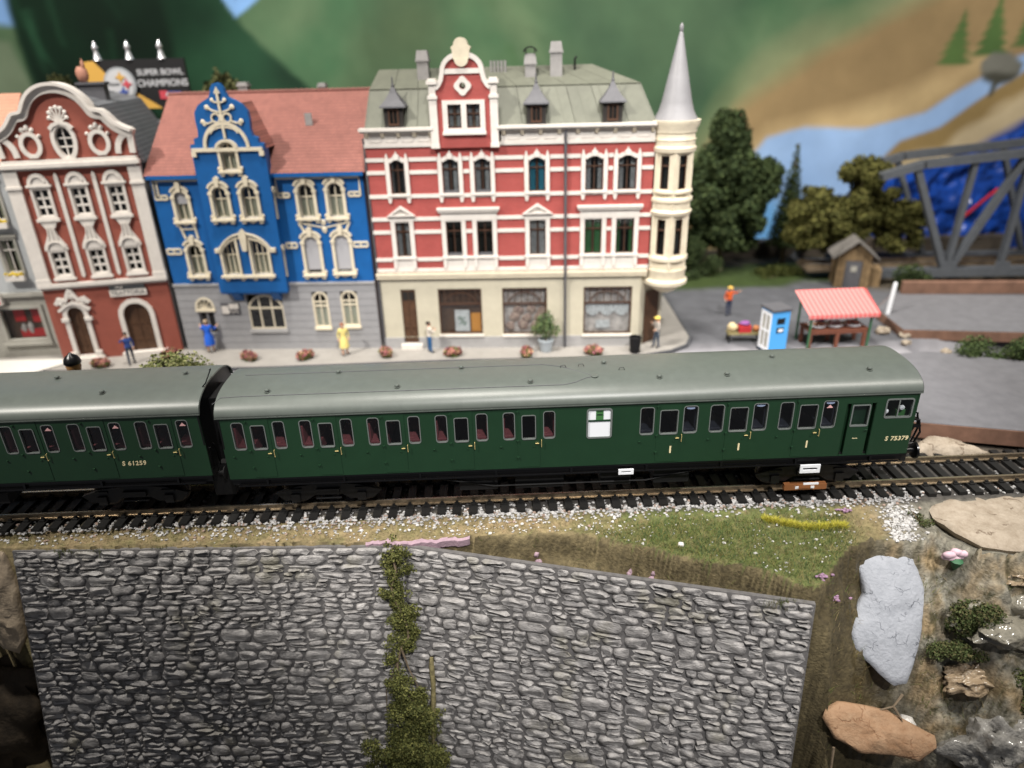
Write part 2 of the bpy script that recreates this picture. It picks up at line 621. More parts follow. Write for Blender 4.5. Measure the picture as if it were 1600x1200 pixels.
# ---- painted backdrop (mural on the room wall)
attr_mat('mural_paint', 0.75, 0.35, 0.10, 0.12, 5.0, 0.25)
MY = 38.0
xs = np.arange(-62, 64.01, 0.22)
zs = np.arange(-4, 36.01, 0.22)
X, Z = np.meshgrid(xs, zs)
def nz(sx, sz, off, amp, o=4):
    f = np.array([noise.fractal(Vector((a * sx + off, b * sz, off)), 0.9, 2.1, o) for b in zs[::3] for a in xs[::3]]).reshape(len(zs[::3]), len(xs[::3]))
    f = np.repeat(np.repeat(f, 3, 0), 3, 1)[:len(zs), :len(xs)]
    for ax in (0, 1):
        for _ in range(2):
            f = (np.roll(f, 1, ax) + f + np.roll(f, -1, ax)) / 3
    return f * amp
N1 = nz(0.22, 0.22, 1.3, 1.0)
N2 = nz(0.10, 0.45, 7.7, 1.0)
IMG = np.zeros(X.shape + (3,))
IMG[:] = srgb(72, 104, 74)
def layer(poly, col, soft, col2=None, rag=0.0, opacity=1.0):
    P = np.array(poly, float)
    x, z = X + N1 * rag, Z + N2 * rag
    inside = np.zeros(X.shape, bool)
    dist = np.full(X.shape, 1e9)
    for i in range(len(P)):
        a, b = P[i], P[(i + 1) % len(P)]
        cond = ((a[1] > z) != (b[1] > z))
        with np.errstate(divide='ignore', invalid='ignore'):
            xi = (b[0] - a[0]) * (z - a[1]) / (b[1] - a[1] + 1e-12) + a[0]
        inside ^= cond & (x < xi)
        d = b - a
        t = np.clip(((x - a[0]) * d[0] + (z - a[1]) * d[1]) / (d @ d + 1e-12), 0, 1)
        dist = np.minimum(dist, np.hypot(x - a[0] - t * d[0], z - a[1] - t * d[1]))
    sd = np.where(inside, dist, -dist)
    w = np.clip(sd / soft + 0.5, 0, 1)[..., None] * opacity
    c = np.zeros(IMG.shape)
    c[:] = srgb(*col)
    if col2 is not None:
        k = np.clip(0.5 + 0.7 * N1, 0, 1)[..., None]
        c = c * (1 - k) + np.array(srgb(*col2)) * k
    IMG[:] = IMG * (1 - w) + c * w
layer([(-62, 36), (-62, -4), (64, -4), (64, 36)], (62, 98, 68), 0.5, (92, 114, 84))
for k in range(60):      # brush strokes on the hills
    bx, bz = -14 + 32 * random.random(), 8 + 16 * random.random()
    dx, dz = random.uniform(.8, 3.0), random.uniform(1.5, 4.5)
    layer([(bx - .25, bz), (bx + .25, bz), (bx + dx + .2, bz - dz), (bx + dx - .2, bz - dz)], random.choice([(58, 90, 60), (84, 112, 80), (70, 102, 66), (64, 84, 60)]), 0.7, None, 0.5, random.uniform(.25, .6))
layer([(-62, 36), (-62, 21), (-40, 19.5), (-36.5, 19), (-36, 36)], (125, 165, 215), 0.5)                       # sky left
layer([(-62, 19.5), (-42, 18.8), (-38, 18), (-37, 14), (-36, 0), (-62, 0)], (122, 138, 112), 0.6, (105, 122, 96))   # grey green hill
layer([(-37.2, 36), (-36.8, 20.5), (-37.3, 14.5), (-36.6, 8), (-36, 0), (-13, 0), (-15.5, 13.8), (-18.5, 17), (-20.8, 20.0), (-23, 36)], (14, 44, 28), 0.5, (34, 72, 48), 0.7)
layer([(-37.2, 36), (-36.8, 20.5), (-37.3, 14.5), (-36, 0), (-27, 0), (-25.5, 14), (-26.5, 36)], (8, 30, 18), 0.8, (12, 40, 24), 0.8)
for k in range(70):      # dry brush strokes on the dark hill
    bx, bz = -37 + 22 * random.random(), 10 + 14 * random.random()
    if bx > -27 + (20 - bz) * 1.0:
        continue
    dx, dz = random.uniform(-.2, 1.0), random.uniform(1.5, 4.0)
    layer([(bx - .2, bz), (bx + .2, bz), (bx + dx + .15, bz - dz), (bx + dx - .15, bz - dz)], random.choice([(12, 36, 22), (30, 70, 46), (44, 86, 60), (20, 52, 34)]), 0.6, None, 0.5, random.uniform(.25, .55))
layer([(-21.2, 36), (-21.2, 20.8), (-20.3, 19.3), (-18.0, 20.6), (-16, 36)], (130, 175, 228), 0.3, None, 0.3)     # sky notch
layer([(-9, 36), (-10.5, 19), (-13, 10), (-7, 10), (-4.5, 18), (-2, 36)], (62, 82, 60), 3.0, (74, 92, 64), 0.6, 0.8)
layer([(2, 36), (4, 18), (8, 10), (15, 9), (17, 13), (24, 36)], (58, 82, 62), 3.5, (72, 98, 72), 0.6, 0.9)
layer([(13, 6), (17.2, 12.4), (21.5, 15.9), (28, 19), (40, 25), (64, 34), (64, 0), (13, 0)], (112, 122, 88), 2.6, (126, 132, 98), 0.5)
layer([(15.0, 6), (18.6, 11.8), (22.5, 14.2), (27, 16.8), (33, 19.5), (44, 24), (64, 31), (64, 0), (15, 0)], (148, 126, 90), 1.6, (136, 116, 82), 0.4)
layer([(18, 7), (21.5, 10.1), (26.5, 11.2), (31.5, 12.4), (36, 14.9), (39, 15.9), (37, 13), (33, 10.5), (26, 8)], (186, 164, 122), 1.6, (172, 148, 108), 0.3)
layer([(18.6, -4), (19.4, 7), (21.4, 9.4), (24.5, 10.1), (29.4, 9.85), (34.2, 11.2), (37.2, 13.2), (40.5, 15.0), (50, 18.5), (64, 22), (64, -4)], (148, 178, 218), 0.5, (138, 170, 214), 0.3)
layer([(20, -4), (19.6, 3), (20.8, 7), (23.2, 4), (26, -4)], (110, 170, 226), 1.6)
layer([(29.5, -4), (31.0, 7.0), (32.6, 8.7), (35.8, 9.9), (39.0, 12.5), (42.4, 14.6), (52, 18), (64, 20.5), (64, -4)], (146, 124, 80), 0.4, (138, 117, 76), 0.4)
layer([(30.5, -4), (33.2, 7.2), (36.2, 8.1), (38.8, 10.2), (41.8, 12.7), (48, 15), (64, 18), (64, -4)], (196, 180, 146), 0.9, (182, 166, 134), 1.2)
layer([(31, -4), (33.2, 5.6), (36.2, 6.6), (39.2, 8.3), (42.2, 10.6), (48, 13), (64, 16), (64, -4)], (28, 62, 140), 0.8, (40, 80, 160), 0.9)
for (tx, tz, th, tw) in ((35.7, 14.7, 3.9, 2.7), (38.3, 15.2, 4.3, 3.0), (40.9, 15.8, 3.2, 2.2), (44.5, 16.4, 4.2, 2.8)):   # painted firs
    pts = [(tx, tz + th)]
    k = 6
    side = []
    for i in range(k):
        side.append((tw / 2 * (i + 1) / k, tz + th * (1 - (i + 0.9) / k)))
        side.append((tw / 2 * (i + 1) / k * 0.6, tz + th * (1 - (i + 1.0) / k)))
    pts = [(tx + a, b) for a, b in side][::-1] + [(tx, tz + th)] + [(tx - a, b) for a, b in side]
    layer(pts, (66, 92, 50), 0.3, (82, 108, 58), 0.25)
layer([(37.8, 14.2), (37.7, 14.8), (38.5, 15.4), (40.0, 15.3), (41.2, 14.5), (41.0, 13.6), (40.0, 13.2), (39.5, 13.1), (39.35, 12.3), (39.15, 12.3), (39.0, 13.2), (38.3, 13.5)], (118, 118, 110), 0.3, (84, 84, 74), 0.25)
layer([(38.0, 13.9), (39.0, 14.0), (40.0, 13.8), (40.9, 13.8), (40.6, 13.3), (39.5, 13.1), (39.35, 12.2), (39.15, 12.2), (39.0, 13.2), (38.3, 13.4)], (52, 52, 42), 0.4, None, 0.2, .85)
nx_, nz_ = len(xs), len(zs)
me = bpy.data.meshes.new('backdrop')
Vv = np.stack([X.ravel(), np.full(X.size, MY), Z.ravel()], 1)
me.from_pydata(Vv.tolist(), [], [(j * nx_ + i, j * nx_ + i + 1, (j + 1) * nx_ + i + 1, (j + 1) * nx_ + i) for j in range(nz_ - 1) for i in range(nx_ - 1)])
me.materials.append(MATS['mural_paint'])
color_attr(me, IMG.reshape(-1, 3))
o = bpy.data.objects.new('backdrop', me)
COL.objects.link(o)
tag(o, 'wall painted with green and tan hills and blue sky', kind='structure')

# ---- foreground terrain: track bed, grass verge, cut bank, rocky slope
EDGE = [(-60, -0.75), (-20, -0.72), (-4.2, -0.95), (-1.65, -0.80), (0.2, -0.78), (2.2, -0.62), (3.6, -1.2), (5.2, -1.95), (6.8, -2.7), (8.6, -3.3), (9.6, -4.0), (10.3, -4.3), (11.2, -3.3), (12.3, -2.2), (13.0, -1.85), (15.0, -1.8), (16.0, -1.4), (17.0, -2.6), (20, -2.7), (60, -2.7)]
def edge_y(x):
    for (a, b), (c, d) in zip(EDGE, EDGE[1:]):
        if a <= x <= c:
            return b + (d - b) * (x - a) / (c - a)
    return -2.7
def edge_n(x):
    return edge_y(x) + 0.14 * fbm(x * 1.3, 4.0, 1) + 0.08 * fbm(x * 4.1, 2.0, 2)
def verge_z(x, y):
    b = -0.42 + 0.02 * fbm(x * 2, y * 2)
    v = -0.62 + 0.10 * fbm(x * 0.5, y * 0.8, 2)
    v += 0.10 * sstep(4, 8, x) * (1 - sstep(12, 15, x))
    t = sstep(0.35, -0.35, y)
    return b * (1 - t) + v * t
def terr_z(x, y):
    e = edge_n(x)
    if y >= e:
        z = verge_z(x, y)
        if x > 15.3:
            z -= 0.35 * sstep(15.3, 16.5, x) * sstep(0.6, -0.4, y)
        return z
    d = e - y
    z0 = verge_z(x, e)
    k = sstep(10.35, 11.2, x)
    za = z0 - (0.8 * d + 1.0 * sstep(0.02, 0.2, d) + 7 * max(0, d - 1.5)) + 0.28 * fbm(x * 2.6, d * 0.9, 13) * sstep(0.1, 0.3, d)
    if x < -1.6:
        za = z0 - 9 * d
    yw = -1.12 - (x + 4.22) * 0.244 + 0.12
    if x < 10.9 and y < yw:
        za -= 14 * (yw - y)
    zb = z0 - 0.35 * sstep(0, 0.25, d) - 1.48 * d
    if k > 0:
        zb += 0.55 * fbm(x * 0.55, y * 0.55, 5) + 0.22 * fbm(x * 1.7, y * 1.7, 6)
        zb -= 2.6 * math.exp(-((x - 11.1) / 0.7) ** 2) * sstep(0.5, 2.2, d)
        zb -= 1.1 * max(0, d - 2.0) * (1 - sstep(14.2, 15.4, x))
        zb -= 0.75 * math.exp(-((x - 13.4) / 1.6) ** 4) * sstep(0.0, 0.5, d)
    z = za * (1 - k) + zb * k
    return max(z + 0.10 * fbm(x * 2.2, z * 1.6 + y, 8) * (1 if d > 0.1 else 0), -16)
C_TAN, C_OLIVE, C_GREEN = (0.22, 0.165, 0.092), (0.14, 0.12, 0.055), (0.075, 0.095, 0.026)
C_EARTH, C_EARTH2, C_PINK, C_BED = (0.058, 0.045, 0.021), (0.14, 0.112, 0.058), (0.40, 0.27, 0.33), (0.05, 0.046, 0.042)
C_RESIN, C_SAND, C_MOSSD = (0.20, 0.19, 0.155), (0.25, 0.185, 0.105), (0.04, 0.038, 0.017)
def terr_col(x, y, z):
    e = edge_n(x)
    n = fbm(x * 0.9, y * 0.9 + z * .5, 11)
    n2 = fbm(x * 3.1, y * 2.0 + z * 2.0, 12)
    n3 = fbm(x * 0.6, z * 2.2, 21)
    d = e - y
    if d < -0.04:
        c = lerp(C_TAN, C_OLIVE, 0.45 + n * 0.9 + 0.4 * n2)
        g = sstep(1.0, 5.5, x + n) * (1 - sstep(11.5, 14.0, x + n))
        c = lerp(c, C_GREEN, 0.05 + 0.85 * g if n2 > -0.25 else 0.6 * g)
        if x > 13:
            c = lerp(c, (0.16, 0.15, 0.12), sstep(13.6, 15.2, x + n * 0.5))
        c = lerp(c, C_BED, sstep(0.1, 0.7, y))
    else:
        k = sstep(10.2, 11.6, x)
        ca = lerp(C_EARTH, C_EARTH2, 0.45 + n3)
        cb = lerp(C_RESIN, C_SAND, 0.3 + 1.3 * n)
        cb = lerp(cb, C_MOSSD, 0.12 + 1.2 * n2)
        cb = lerp(C_EARTH, cb, sstep(12.5, 15.0, x + 0.8 * n))
        c = lerp(ca, cb, k)
    return (*c, 0.9 if (d < 0.1 or x < 12) else (0.38 if n2 > 0.05 else 0.75))
attr_mat('scenery', 0.9, 5.0, 0.35, 0.9, 9.0, 0.4, rough_attr=True)
tx = np.concatenate([np.arange(-60, -24, 2.0), np.arange(-24, 8.9, 0.16), np.arange(9, 24, 0.11), np.arange(24, 60.1, 2.0)])
ty = np.concatenate([np.arange(-15, -7, 0.25), np.arange(-7, 0.61, 0.07), np.arange(0.8, 3.9, 0.4)])
terr = grid_mesh('terrain', tx, ty, terr_z, terr_col, 'scenery')
tag(terr, 'grassy verge and brown earth bank in front of the track', kind='structure')

# ---- the track -------------------------------------------------------------
TA = R(1.2)
TO = Vector((0, 1.93, 0))
def tr(u, w, z=0.0):
    return Vector((TO.x + u * math.cos(TA) - w * math.sin(TA), TO.y + u * math.sin(TA) + w * math.cos(TA), z))
track = empty('railway_track', tr(0, 0, -0.42), TA)
tag(track, 'model railway track with black sleepers and worn steel rails', 'railway track')
ZR = 0.42     # rail top above the root
def railprof(c):
    h = 0.25
    return [(c - .10, ZR - h), (c + .10, ZR - h), (c + .10, ZR - h + .03), (c + .025, ZR - h + .055), (c + .025, ZR - .07), (c + .045, ZR - .055), (c + .045, ZR - .004), (c - .045, ZR - .004), (c - .045, ZR - .055), (c - .025, ZR - .07), (c - .025, ZR - h + .055), (c - .10, ZR - h + .03)]
for w in (-0.825, 0.825):
    P = railprof(w)
    b = MB()
    n = len(P)
    V = [(-40, a, z) for a, z in P] + [(40, a, z) for a, z in P]
    F = [(i, (i + 1) % n, n + (i + 1) % n, n + i) for i in range(n)] + [tuple(range(n, 2 * n)), tuple(reversed(range(n)))]
    b.add(V, [tuple(reversed(f)) for f in F])
    ro = b.build('rail', 'rail_steel', track)
    MB().box(-40, 40, w - .036, w + .036, ZR - .0038, ZR).build('rail_head', 'rail_top', ro)
smesh = MB()
smesh.box(-.165, .165, -1.56, 1.56, 0, .165)
for w in (-.825, .825):
    for sgn in (-1, 1):
        smesh.box(-.10, .10, w + sgn * .17 - .07, w + sgn * .17 + .07, .165, .235)
        smesh.box(-.055, .055, w + sgn * .13 - .05, w + sgn * .13 + .05, .235, .30)
sm = smesh.mesh('sleeper', 'sleeper')
for i in range(-37, 41):
    inst('sleeper', sm, track, (i * 0.64 + 0.2 + random.uniform(-.02, .02), random.uniform(-.03, .03), 0.004), (0, 0, R(random.uniform(-.8, .8))))

# ---- ballast and gravel ------------------------------------------------------
def pebble(V, F, C, p, r, col, squash=0.75):
    o = len(V)
    ang = random.random() * 6.28
    ca, sa = math.cos(ang), math.sin(ang)
    base = [(1, 0, 0), (0, 1, 0), (-1, 0, 0), (0, -1, 0), (.5, .5, .8), (-.6, .4, .75), (-.4, -.6, .8), (.5, -.5, .7)]
    for a, b, c in base:
        a, b, c = (q + random.uniform(-.28, .28) for q in (a, b, c))
        a, b = a * ca - b * sa, a * sa + b * ca
        V.append((p[0] + a * r, p[1] + b * r * .8, p[2] + c * r * squash))
        C.append(col)
    F += [tuple(o + i for i in f) for f in ((0, 1, 4), (1, 5, 4), (1, 2, 5), (2, 6, 5), (2, 3, 6), (3, 7, 6), (3, 0, 7), (0, 4, 7), (4, 5, 6, 7))]
attr_mat('pebbles', 0.8, 20.0, 0.15, 0.0, 5.0, 0.3)
V, F, C = [], [], []
def grey():
    k = random.random()
    if k < 0.12:
        return (0.30, 0.22, 0.18)
    g = random.uniform(0.22, 0.56)
    return (g, g * .985, g * .97)
def on_track(x):
    return x * math.tan(TA) + TO.y
for i in range(4200):                      # shoulder beside the sleeper ends
    x = random.uniform(-24, 16.3)
    w = -1.2 - abs(random.gauss(0, .33)) - .12
    y = on_track(x) + w
    if y < edge_y(x) + 0.1:
        continue
    thin = 0.45 + 0.55 * sstep(-16, -6, x)
    if random.random() > thin:
        continue
    z = max(terr_z(x, y), -0.42 if w > -1.66 else -9)
    if w > -1.52 and abs(((x - 0.2) / 0.64 + 0.5) % 1 - 0.5) * 0.64 < 0.2:
        continue
    pebble(V, F, C, (x, y, z + 0.02), random.uniform(.035, .085), grey())
for i in range(5200):                      # between the sleepers
    x = random.uniform(-24, 24)
    if abs(((x - 0.2) / 0.64 + 0.5) % 1 - 0.5) * 0.64 < 0.2:
        continue
    w = random.uniform(-1.6, 1.6)
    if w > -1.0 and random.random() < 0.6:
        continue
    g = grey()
    k = 1.0 if w < -0.9 else 0.4  # stones past the near rail darkened to paint the shade under the train
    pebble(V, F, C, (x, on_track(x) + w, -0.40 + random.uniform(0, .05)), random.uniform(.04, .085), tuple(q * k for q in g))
for i in range(560):                      # white gravel scattered over the verge
    x = random.choice((random.gauss(1, 4.5), random.uniform(-18, 13), random.gauss(10, 2.5)))
    y = random.uniform(edge_y(x) + .12, 0.1)
    if x > 15.5 or x < -19.5 or fbm(x * .8, y * .8, 31) < -0.02:
        continue
    g = random.uniform(.34, .62)
    pebble(V, F, C, (x, y, terr_z(x, y) + .02), random.uniform(.022, .055) if random.random() < .94 else .085, (g, g * .98, g * .95))
for i in range(420):                       # gravel spill at the end of the verge
    t = random.random()
    x = 15.4 - 1.1 * t + random.gauss(0, .34)
    y = 0.25 - 2.3 * t + random.gauss(0, .12)
    if y < edge_n(x) + .05:
        continue
    g = random.uniform(.28, .55)
    pebble(V, F, C, (x, y, terr_z(x, y) + .02), random.uniform(.035, .095), (g, g * .98, g * .96))
me = bpy.data.meshes.new('ballast_gravel')
me.from_pydata(V, [], F)
me.materials.append(MATS['pebbles'])
color_attr(me, C)
o = bpy.data.objects.new('ballast_gravel', me)
COL.objects.link(o)
tag(o, 'white and grey gravel strewn beside the track', 'gravel', kind='stuff')

# ---- static grass ---------------------------------------------------------------
def blade(V, F, C, p, h, lean, w, col):
    o = len(V)
    a = random.random() * 6.28
    dx, dy = math.cos(a) * w / 2, math.sin(a) * w / 2
    la = random.random() * 6.28
    lx, ly = math.cos(la) * lean * h, math.sin(la) * lean * h
    V += [(p[0] - dx, p[1] - dy, p[2]), (p[0] + dx, p[1] + dy, p[2]), (p[0] + lx * .4 + dx * .7, p[1] + ly * .4 + dy * .7, p[2] + h * .6), (p[0] + lx * .4 - dx * .7, p[1] + ly * .4 - dy * .7, p[2] + h * .6), (p[0] + lx, p[1] + ly, p[2] + h)]
    C += [col] * 5
    F += [(o, o + 1, o + 2, o + 3), (o + 3, o + 2, o + 4)]
attr_mat('grass_fibre', 0.75, 30.0, 0.1, 0.0, 5.0, 0.2)
V, F, C = [], [], []
GC = [(0.115, 0.145, 0.035), (0.08, 0.115, 0.03), (0.16, 0.165, 0.05), (0.24, 0.20, 0.08), (0.04, 0.085, 0.035)]
TC = [(0.26, 0.205, 0.11), (0.22, 0.16, 0.08), (0.16, 0.145, 0.06), (0.11, 0.12, 0.045)]
for i in range(52000):
    x = random.uniform(-21, 15.5)
    e = edge_n(x)
    y = random.uniform(e + 0.02, 0.2)
    n = fbm(x * .7, y * .9, 41)
    g = sstep(2.0, 6.0, x + 2 * n) * (1 - sstep(11.8, 13.6, x + n)) * sstep(0.1, -0.5, y + .4 * n)
    if random.random() > 0.20 + 0.85 * g:
        continue
    if x > 13.5 and random.random() < 0.7:
        continue
    h = (random.uniform(.07, .15) + .16 * g * random.random()) * (0.45 + 0.55 * sstep(0.0, 0.4, y - e))
    col = random.choice(GC if random.random() < g + 0.10 else TC)
    blade(V, F, C, (x, y, terr_z(x, y) - .02), h, random.uniform(.3, 1.4), random.uniform(.010, .02), col)
for i in range(11000):                      # fuzz on the cut bank and beside the slab
    if random.random() < .45:
        x = random.uniform(-1.6, 11)
        y = edge_y(x) - random.random() ** 2 * .8
        if random.random() < .8:
            continue
    else:
        x = random.uniform(10.5, 13.2) if random.random() < .3 else random.uniform(14.5, 20)
        y = edge_y(x) - random.uniform(0.3, 4.6)
    if fbm(x * .9, y * .9, 44) < 0.02:
        continue
    blade(V, F, C, (x, y, terr_z(x, y) - .02), random.uniform(.1, .3), random.uniform(.4, 1.6), .016, random.choice(TC + GC[:2]))
for i in range(420):                       # tufts hanging over the wall top
    x = random.choice((random.gauss(-16.2, .25), random.gauss(-13.8, .2), random.gauss(-17.5, .3), random.gauss(-10.9, .12), random.gauss(9.0, .3)))
    y = -0.86 if x < 0 else -4.45
    blade(V, F, C, (x, y + random.gauss(0, .03), -0.72 if x < 0 else -.92), random.uniform(-.42, -.1) if random.random() < .6 else random.uniform(.08, .2), random.uniform(.1, .6), .016, random.choice(TC[2:] + GC[:2]))
me = bpy.data.meshes.new('grass')
me.from_pydata(V, [], F)
me.materials.append(MATS['grass_fibre'])
color_attr(me, C)
o = bpy.data.objects.new('grass', me)
COL.objects.link(o)
tag(o, 'short green and straw coloured model grass on the verge', 'grass', kind='stuff')
V, F, C = [], [], []
for i in range(4200):                      # bright yellow tuft strip
    t = random.random()
    x = 9.65 + 3.05 * t
    y = -0.42 - 0.62 * math.sin(min(1, t * 1.15) * 2.2) + random.gauss(0, .07)
    blade(V, F, C, (x, y, terr_z(x, y) - .02), random.uniform(.14, .30), random.uniform(.2, .9), .016, random.choice([(0.48, 0.44, 0.05), (0.36, 0.36, 0.04), (0.52, 0.45, 0.09)]))
me = bpy.data.meshes.new('grass_tuft')
me.from_pydata(V, [], F)
me.materials.append(MATS['grass_fibre'])
color_attr(me, C)
o = bpy.data.objects.new('grass_tuft', me)
COL.objects.link(o)
tag(o, 'curved strip of bright yellow green tufts on the verge', 'grass', kind='stuff')

# ================================================================== COACHES
HW, Z0, ZE, ZT = 1.85, 1.87, 4.52, 5.25
def roof_pt(t, e=0.0):
    c, s = math.cos(t), math.sin(t)
    y = -(HW + .05 + e) * math.copysign(abs(c) ** 0.78, c)
    z = ZE - .02 + (ZT - ZE + .02 + e) * abs(s) ** 0.95
    return y, z
def roof_z(y):
    lo, hi = 0.0, math.pi
    for _ in range(40):
        mid = (lo + hi) / 2
        if roof_pt(mid)[0] < y:
            lo = mid
        else:
            hi = mid
    return roof_pt(lo)[1]
vent_me = MB().lathe([(.11, 0), (.12, .02), (.05, .035), (.05, .06), (.10, .075), (.085, .12), (.03, .145), (.0, .15)], n=10).mesh('roof_vent', 'coach_roof', 40)
hinge_me = MB().cbox((0, -.02, 0), (.085, .04, .04)).cbox((0, -.028, -.035), (.03, .05, .05)).mesh('hinge', 'coach_green')
stop_me = MB().cbox((0, -.02, 0), (.07, .045, .045)).cbox((.0, -.045, .01), (.03, .02, .03)).mesh('door_stop', 'coach_green')
handle_b = MB()
handle_b.tube([(.08, -.0, .15), (.08, -.06, .15), (.08, -.06, -.13), (.08, -.0, -.13)], .013, 5)
handle_b.tube([(-.15, -.045, 0.02), (-.02, -.045, 0.02)], .02, 5)
handle_b.tube([(-.07, 0, .02), (-.07, -.06, .02)], .016, 5)
handle_me = handle_b.mesh('handle', 'brass')
lock_me = MB().cbox((0, -.012, 0), (.05, .03, .03)).mesh('lock', 'coach_green')
wheel_me = MB().lathe([(.12, -.14), (.12, -.10), (.46, -.09), (.46, -.06), (.56, -.05), (.575, .09), (.62, .10), (.62, .14), (.1, .14)], n=24, axis='y').mesh('wheel', 'wheel_metal', 40)

def window_part(parent, poly, side, mats=('silver_rim', 'glass'), name='window', rim=.020, proud=.010):
    """rim around an opening with its pane set back"""
    s = -1 if side < 0 else 1
    y = s * HW
    b = MB()
    b.plate(inset(poly, -.012), [inset(poly, rim)], y + s * proud, y - s * .10) if s < 0 else b.plate(inset(poly, -.012), [inset(poly, rim)], y - .10, y + proud)
    w = b.build(name, mats[0], parent)
    p = MB().plate(inset(poly, rim * .6), [], y - s * .05 - .006, y - s * .05 + .006).build('pane', mats[1], w)
    return w

def coach(name, u0, u1, groups, off, label, full, number, num_u):
    cu = (u0 + u1) / 2
    root = empty(name, tr(cu, off[0], off[1]), TA)
    tag(root, label, 'train coach', 'green train coaches')
    a, b = u0 - cu, u1 - cu
    wins = []            # (poly, kind, parent door index)
    doors = []
    for g, cls in groups:
        g -= cu
        if cls == 2:
            q1, d, q2, e = (g, g + .43), (g + .69, g + 1.21), (g + 1.50, g + 1.93), (g + .53, g + 1.36)
        else:
            q1, d, q2, e = (g, g + .52), (g + .74, g + 1.42), (g + 1.62, g + 2.16), (g + .64, g + 1.53)
        wins += [rrect(q1[0], q1[1], 3.13, 4.28, .11), rrect(q2[0], q2[1], 3.13, 4.28, .11)]
        doors.append((e, rrect(d[0], d[1], 3.13, 4.15, .07), cls))
    wc = rrect(2.72 - cu, 3.64 - cu, 3.08, 4.30, .10) if full else None
    cab = rrect(13.95 - cu, 14.98 - cu, 3.46, 4.25, .09) if full else None
    gd = rect(12.50 - cu, 13.55 - cu, 1.90, 4.12) if full else None
    holes = list(wins) + [inset(d[1], -.05) for d in doors] + ([wc, cab, gd] if full else [])
    body = MB()
    body.plate(rect(a, b, Z0, ZE), holes, -HW, -HW + .06)
    bo = body.build('body_side', 'coach_green', root)
    far = MB().plate(rect(a, b, Z0, ZE), wins + [inset(d[1], -.05) for d in doors] + ([cab] if full else []), HW - .06, HW)
    far.build('body_side', 'coach_green', root)
    # ends
    prof = [(-HW + .02, Z0), (HW - .02, Z0)] + [(-roof_pt(R(k), -.03)[0], roof_pt(R(k), -.03)[1]) for k in range(0, 181, 10)]
    em = 'black'
    for xx, mm in ((a, 'black'), (b, 'coach_green' if full else 'black')):
        MB().plate(prof, [], -.03, .03, fn=lambda p, q, y, xx=xx: (xx + y * 1.0 + (.031 if xx == a else -.031), p, q)).build('body_end', mm, root)
    MB().box(a, b, -HW + .07, HW - .07, 1.80, 1.95).build('floor', 'black_matt', root)
    # roof
    rb = MB()
    V, F = [], []
    nseg = 36
    xs_ = [a - .08, a - .05] + list(np.linspace(a, b, 9)) + [b + .05, b + .09]
    for xi, x in enumerate(xs_):
        e = -.03 if xi in (0, len(xs_) - 1) else 0
        for k in range(nseg + 1):
            y, z = roof_pt(math.pi * k / nseg, e)
            V.append((x, y, z))
    for i in range(len(xs_) - 1):
        for k in range(nseg):
            o0 = i * (nseg + 1) + k
            F.append((o0, o0 + 1, o0 + nseg + 2, o0 + nseg + 1))
    F = [tuple(reversed(f)) for f in F]
    rb.add(V, F)
    ro = rb.build('roof', 'coach_roof', root, smooth=35)
    md = ro.modifiers.new('thickness', 'SOLIDIFY')
    md.thickness = .05
    md.offset = -1
    MB().box(a - .07, b + .07, -HW - .065, -HW - .02, ZE - .045, ZE - .005).build('gutter', 'coach_roof', root)
    MB().box(a - .07, b + .07, HW + .02, HW + .065, ZE - .045, ZE - .005).build('gutter', 'coach_roof', root)
    # windows
    for p in wins:
        window_part(root, p, -1)
        window_part(root, p, 1)
    for e, p, cls in doors:
        for s in (-1, 1):
            y = s * HW
            d = MB().plate(rect(e[0], e[1], 1.93, 4.46), [p], min(y, y + s * .014), max(y, y + s * .014)).build('door', 'coach_green', root)
            b_ = MB()
            yy = sorted((y + s * .034, y - s * .09))
            b_.plate(inset(p, -.010), [inset(p, .022)], yy[0], yy[1])
            fr = b_.build('window_frame', 'silver_rim', d)
            MB().plate(inset(p, .02), [], y - s * .05 - .006, y - s * .05 + .006).build('pane', 'glass', d)
            if s < 0:
                for z in (4.32, 3.10, 2.38):
                    inst('hinge', hinge_me, d, (e[0], y - .014, z))
                inst('handle', handle_me, d, (e[1] - .02, y - .014, 2.95))
                inst('lock', lock_me, d, (e[1] - .22, y - .014, 2.82))
                inst('door_stop', stop_me, root, (e[0] - .64, y, 2.84))
                if cls == 1:
                    m_ = (e[0] + e[1]) / 2 + .12
                    MB().cbox((m_, y - .019, 2.46), (.065, .008, .30)).build('class_stripe', 'cream_paint', d)
    # seats and partitions
    for g, cls in groups:
        g -= cu
        wd = 1.93 if cls == 2 else 2.16
        sm_ = 'seat_red' if cls == 2 else 'seat_blue'
        sb = MB()
        for x, dr in ((g - .1, 1), (g + wd + .1, -1)):
            sb.box(min(x, x + dr * .74), max(x, x + dr * .74), -1.68, 1.68, 2.7, 3.22)
            sb.box(min(x, x + dr * .16), max(x, x + dr * .16), -1.68, 1.68, 3.16, 3.95)
        sb.build('seats', sm_, root, bevel=.03)
        MB().box(g - .26, g - .2, -1.78, 1.78, 1.95, 4.5).build('partition', 'interior', root)
    # vents
    for u, w in (([(-9.1, -1.12), (-4.3, -1.12), (0.66, -1.12), (5.5, -1.12), (8.05, -1.12), (13.45, -1.12), (-6.7, .15), (-1.95, .15), (3.6, .15), (10.2, .15)]) if full else [(-15.2, -1.12), (-17.5, .15), (-12.6, .15), (-20, -1.12), (-22.5, .15), (-25, -1.12), (-30, -1.12)]):
        inst('roof_vent', vent_me, root, (u - cu, w, roof_z(w) - .012))
    # underframe
    so = MB()
    so.box(a + .05, b - .05, -HW + .06, -HW + .16, 1.58, Z0)
    so.box(a + .05, b - .05, HW - .16, HW - .06, 1.58, Z0)
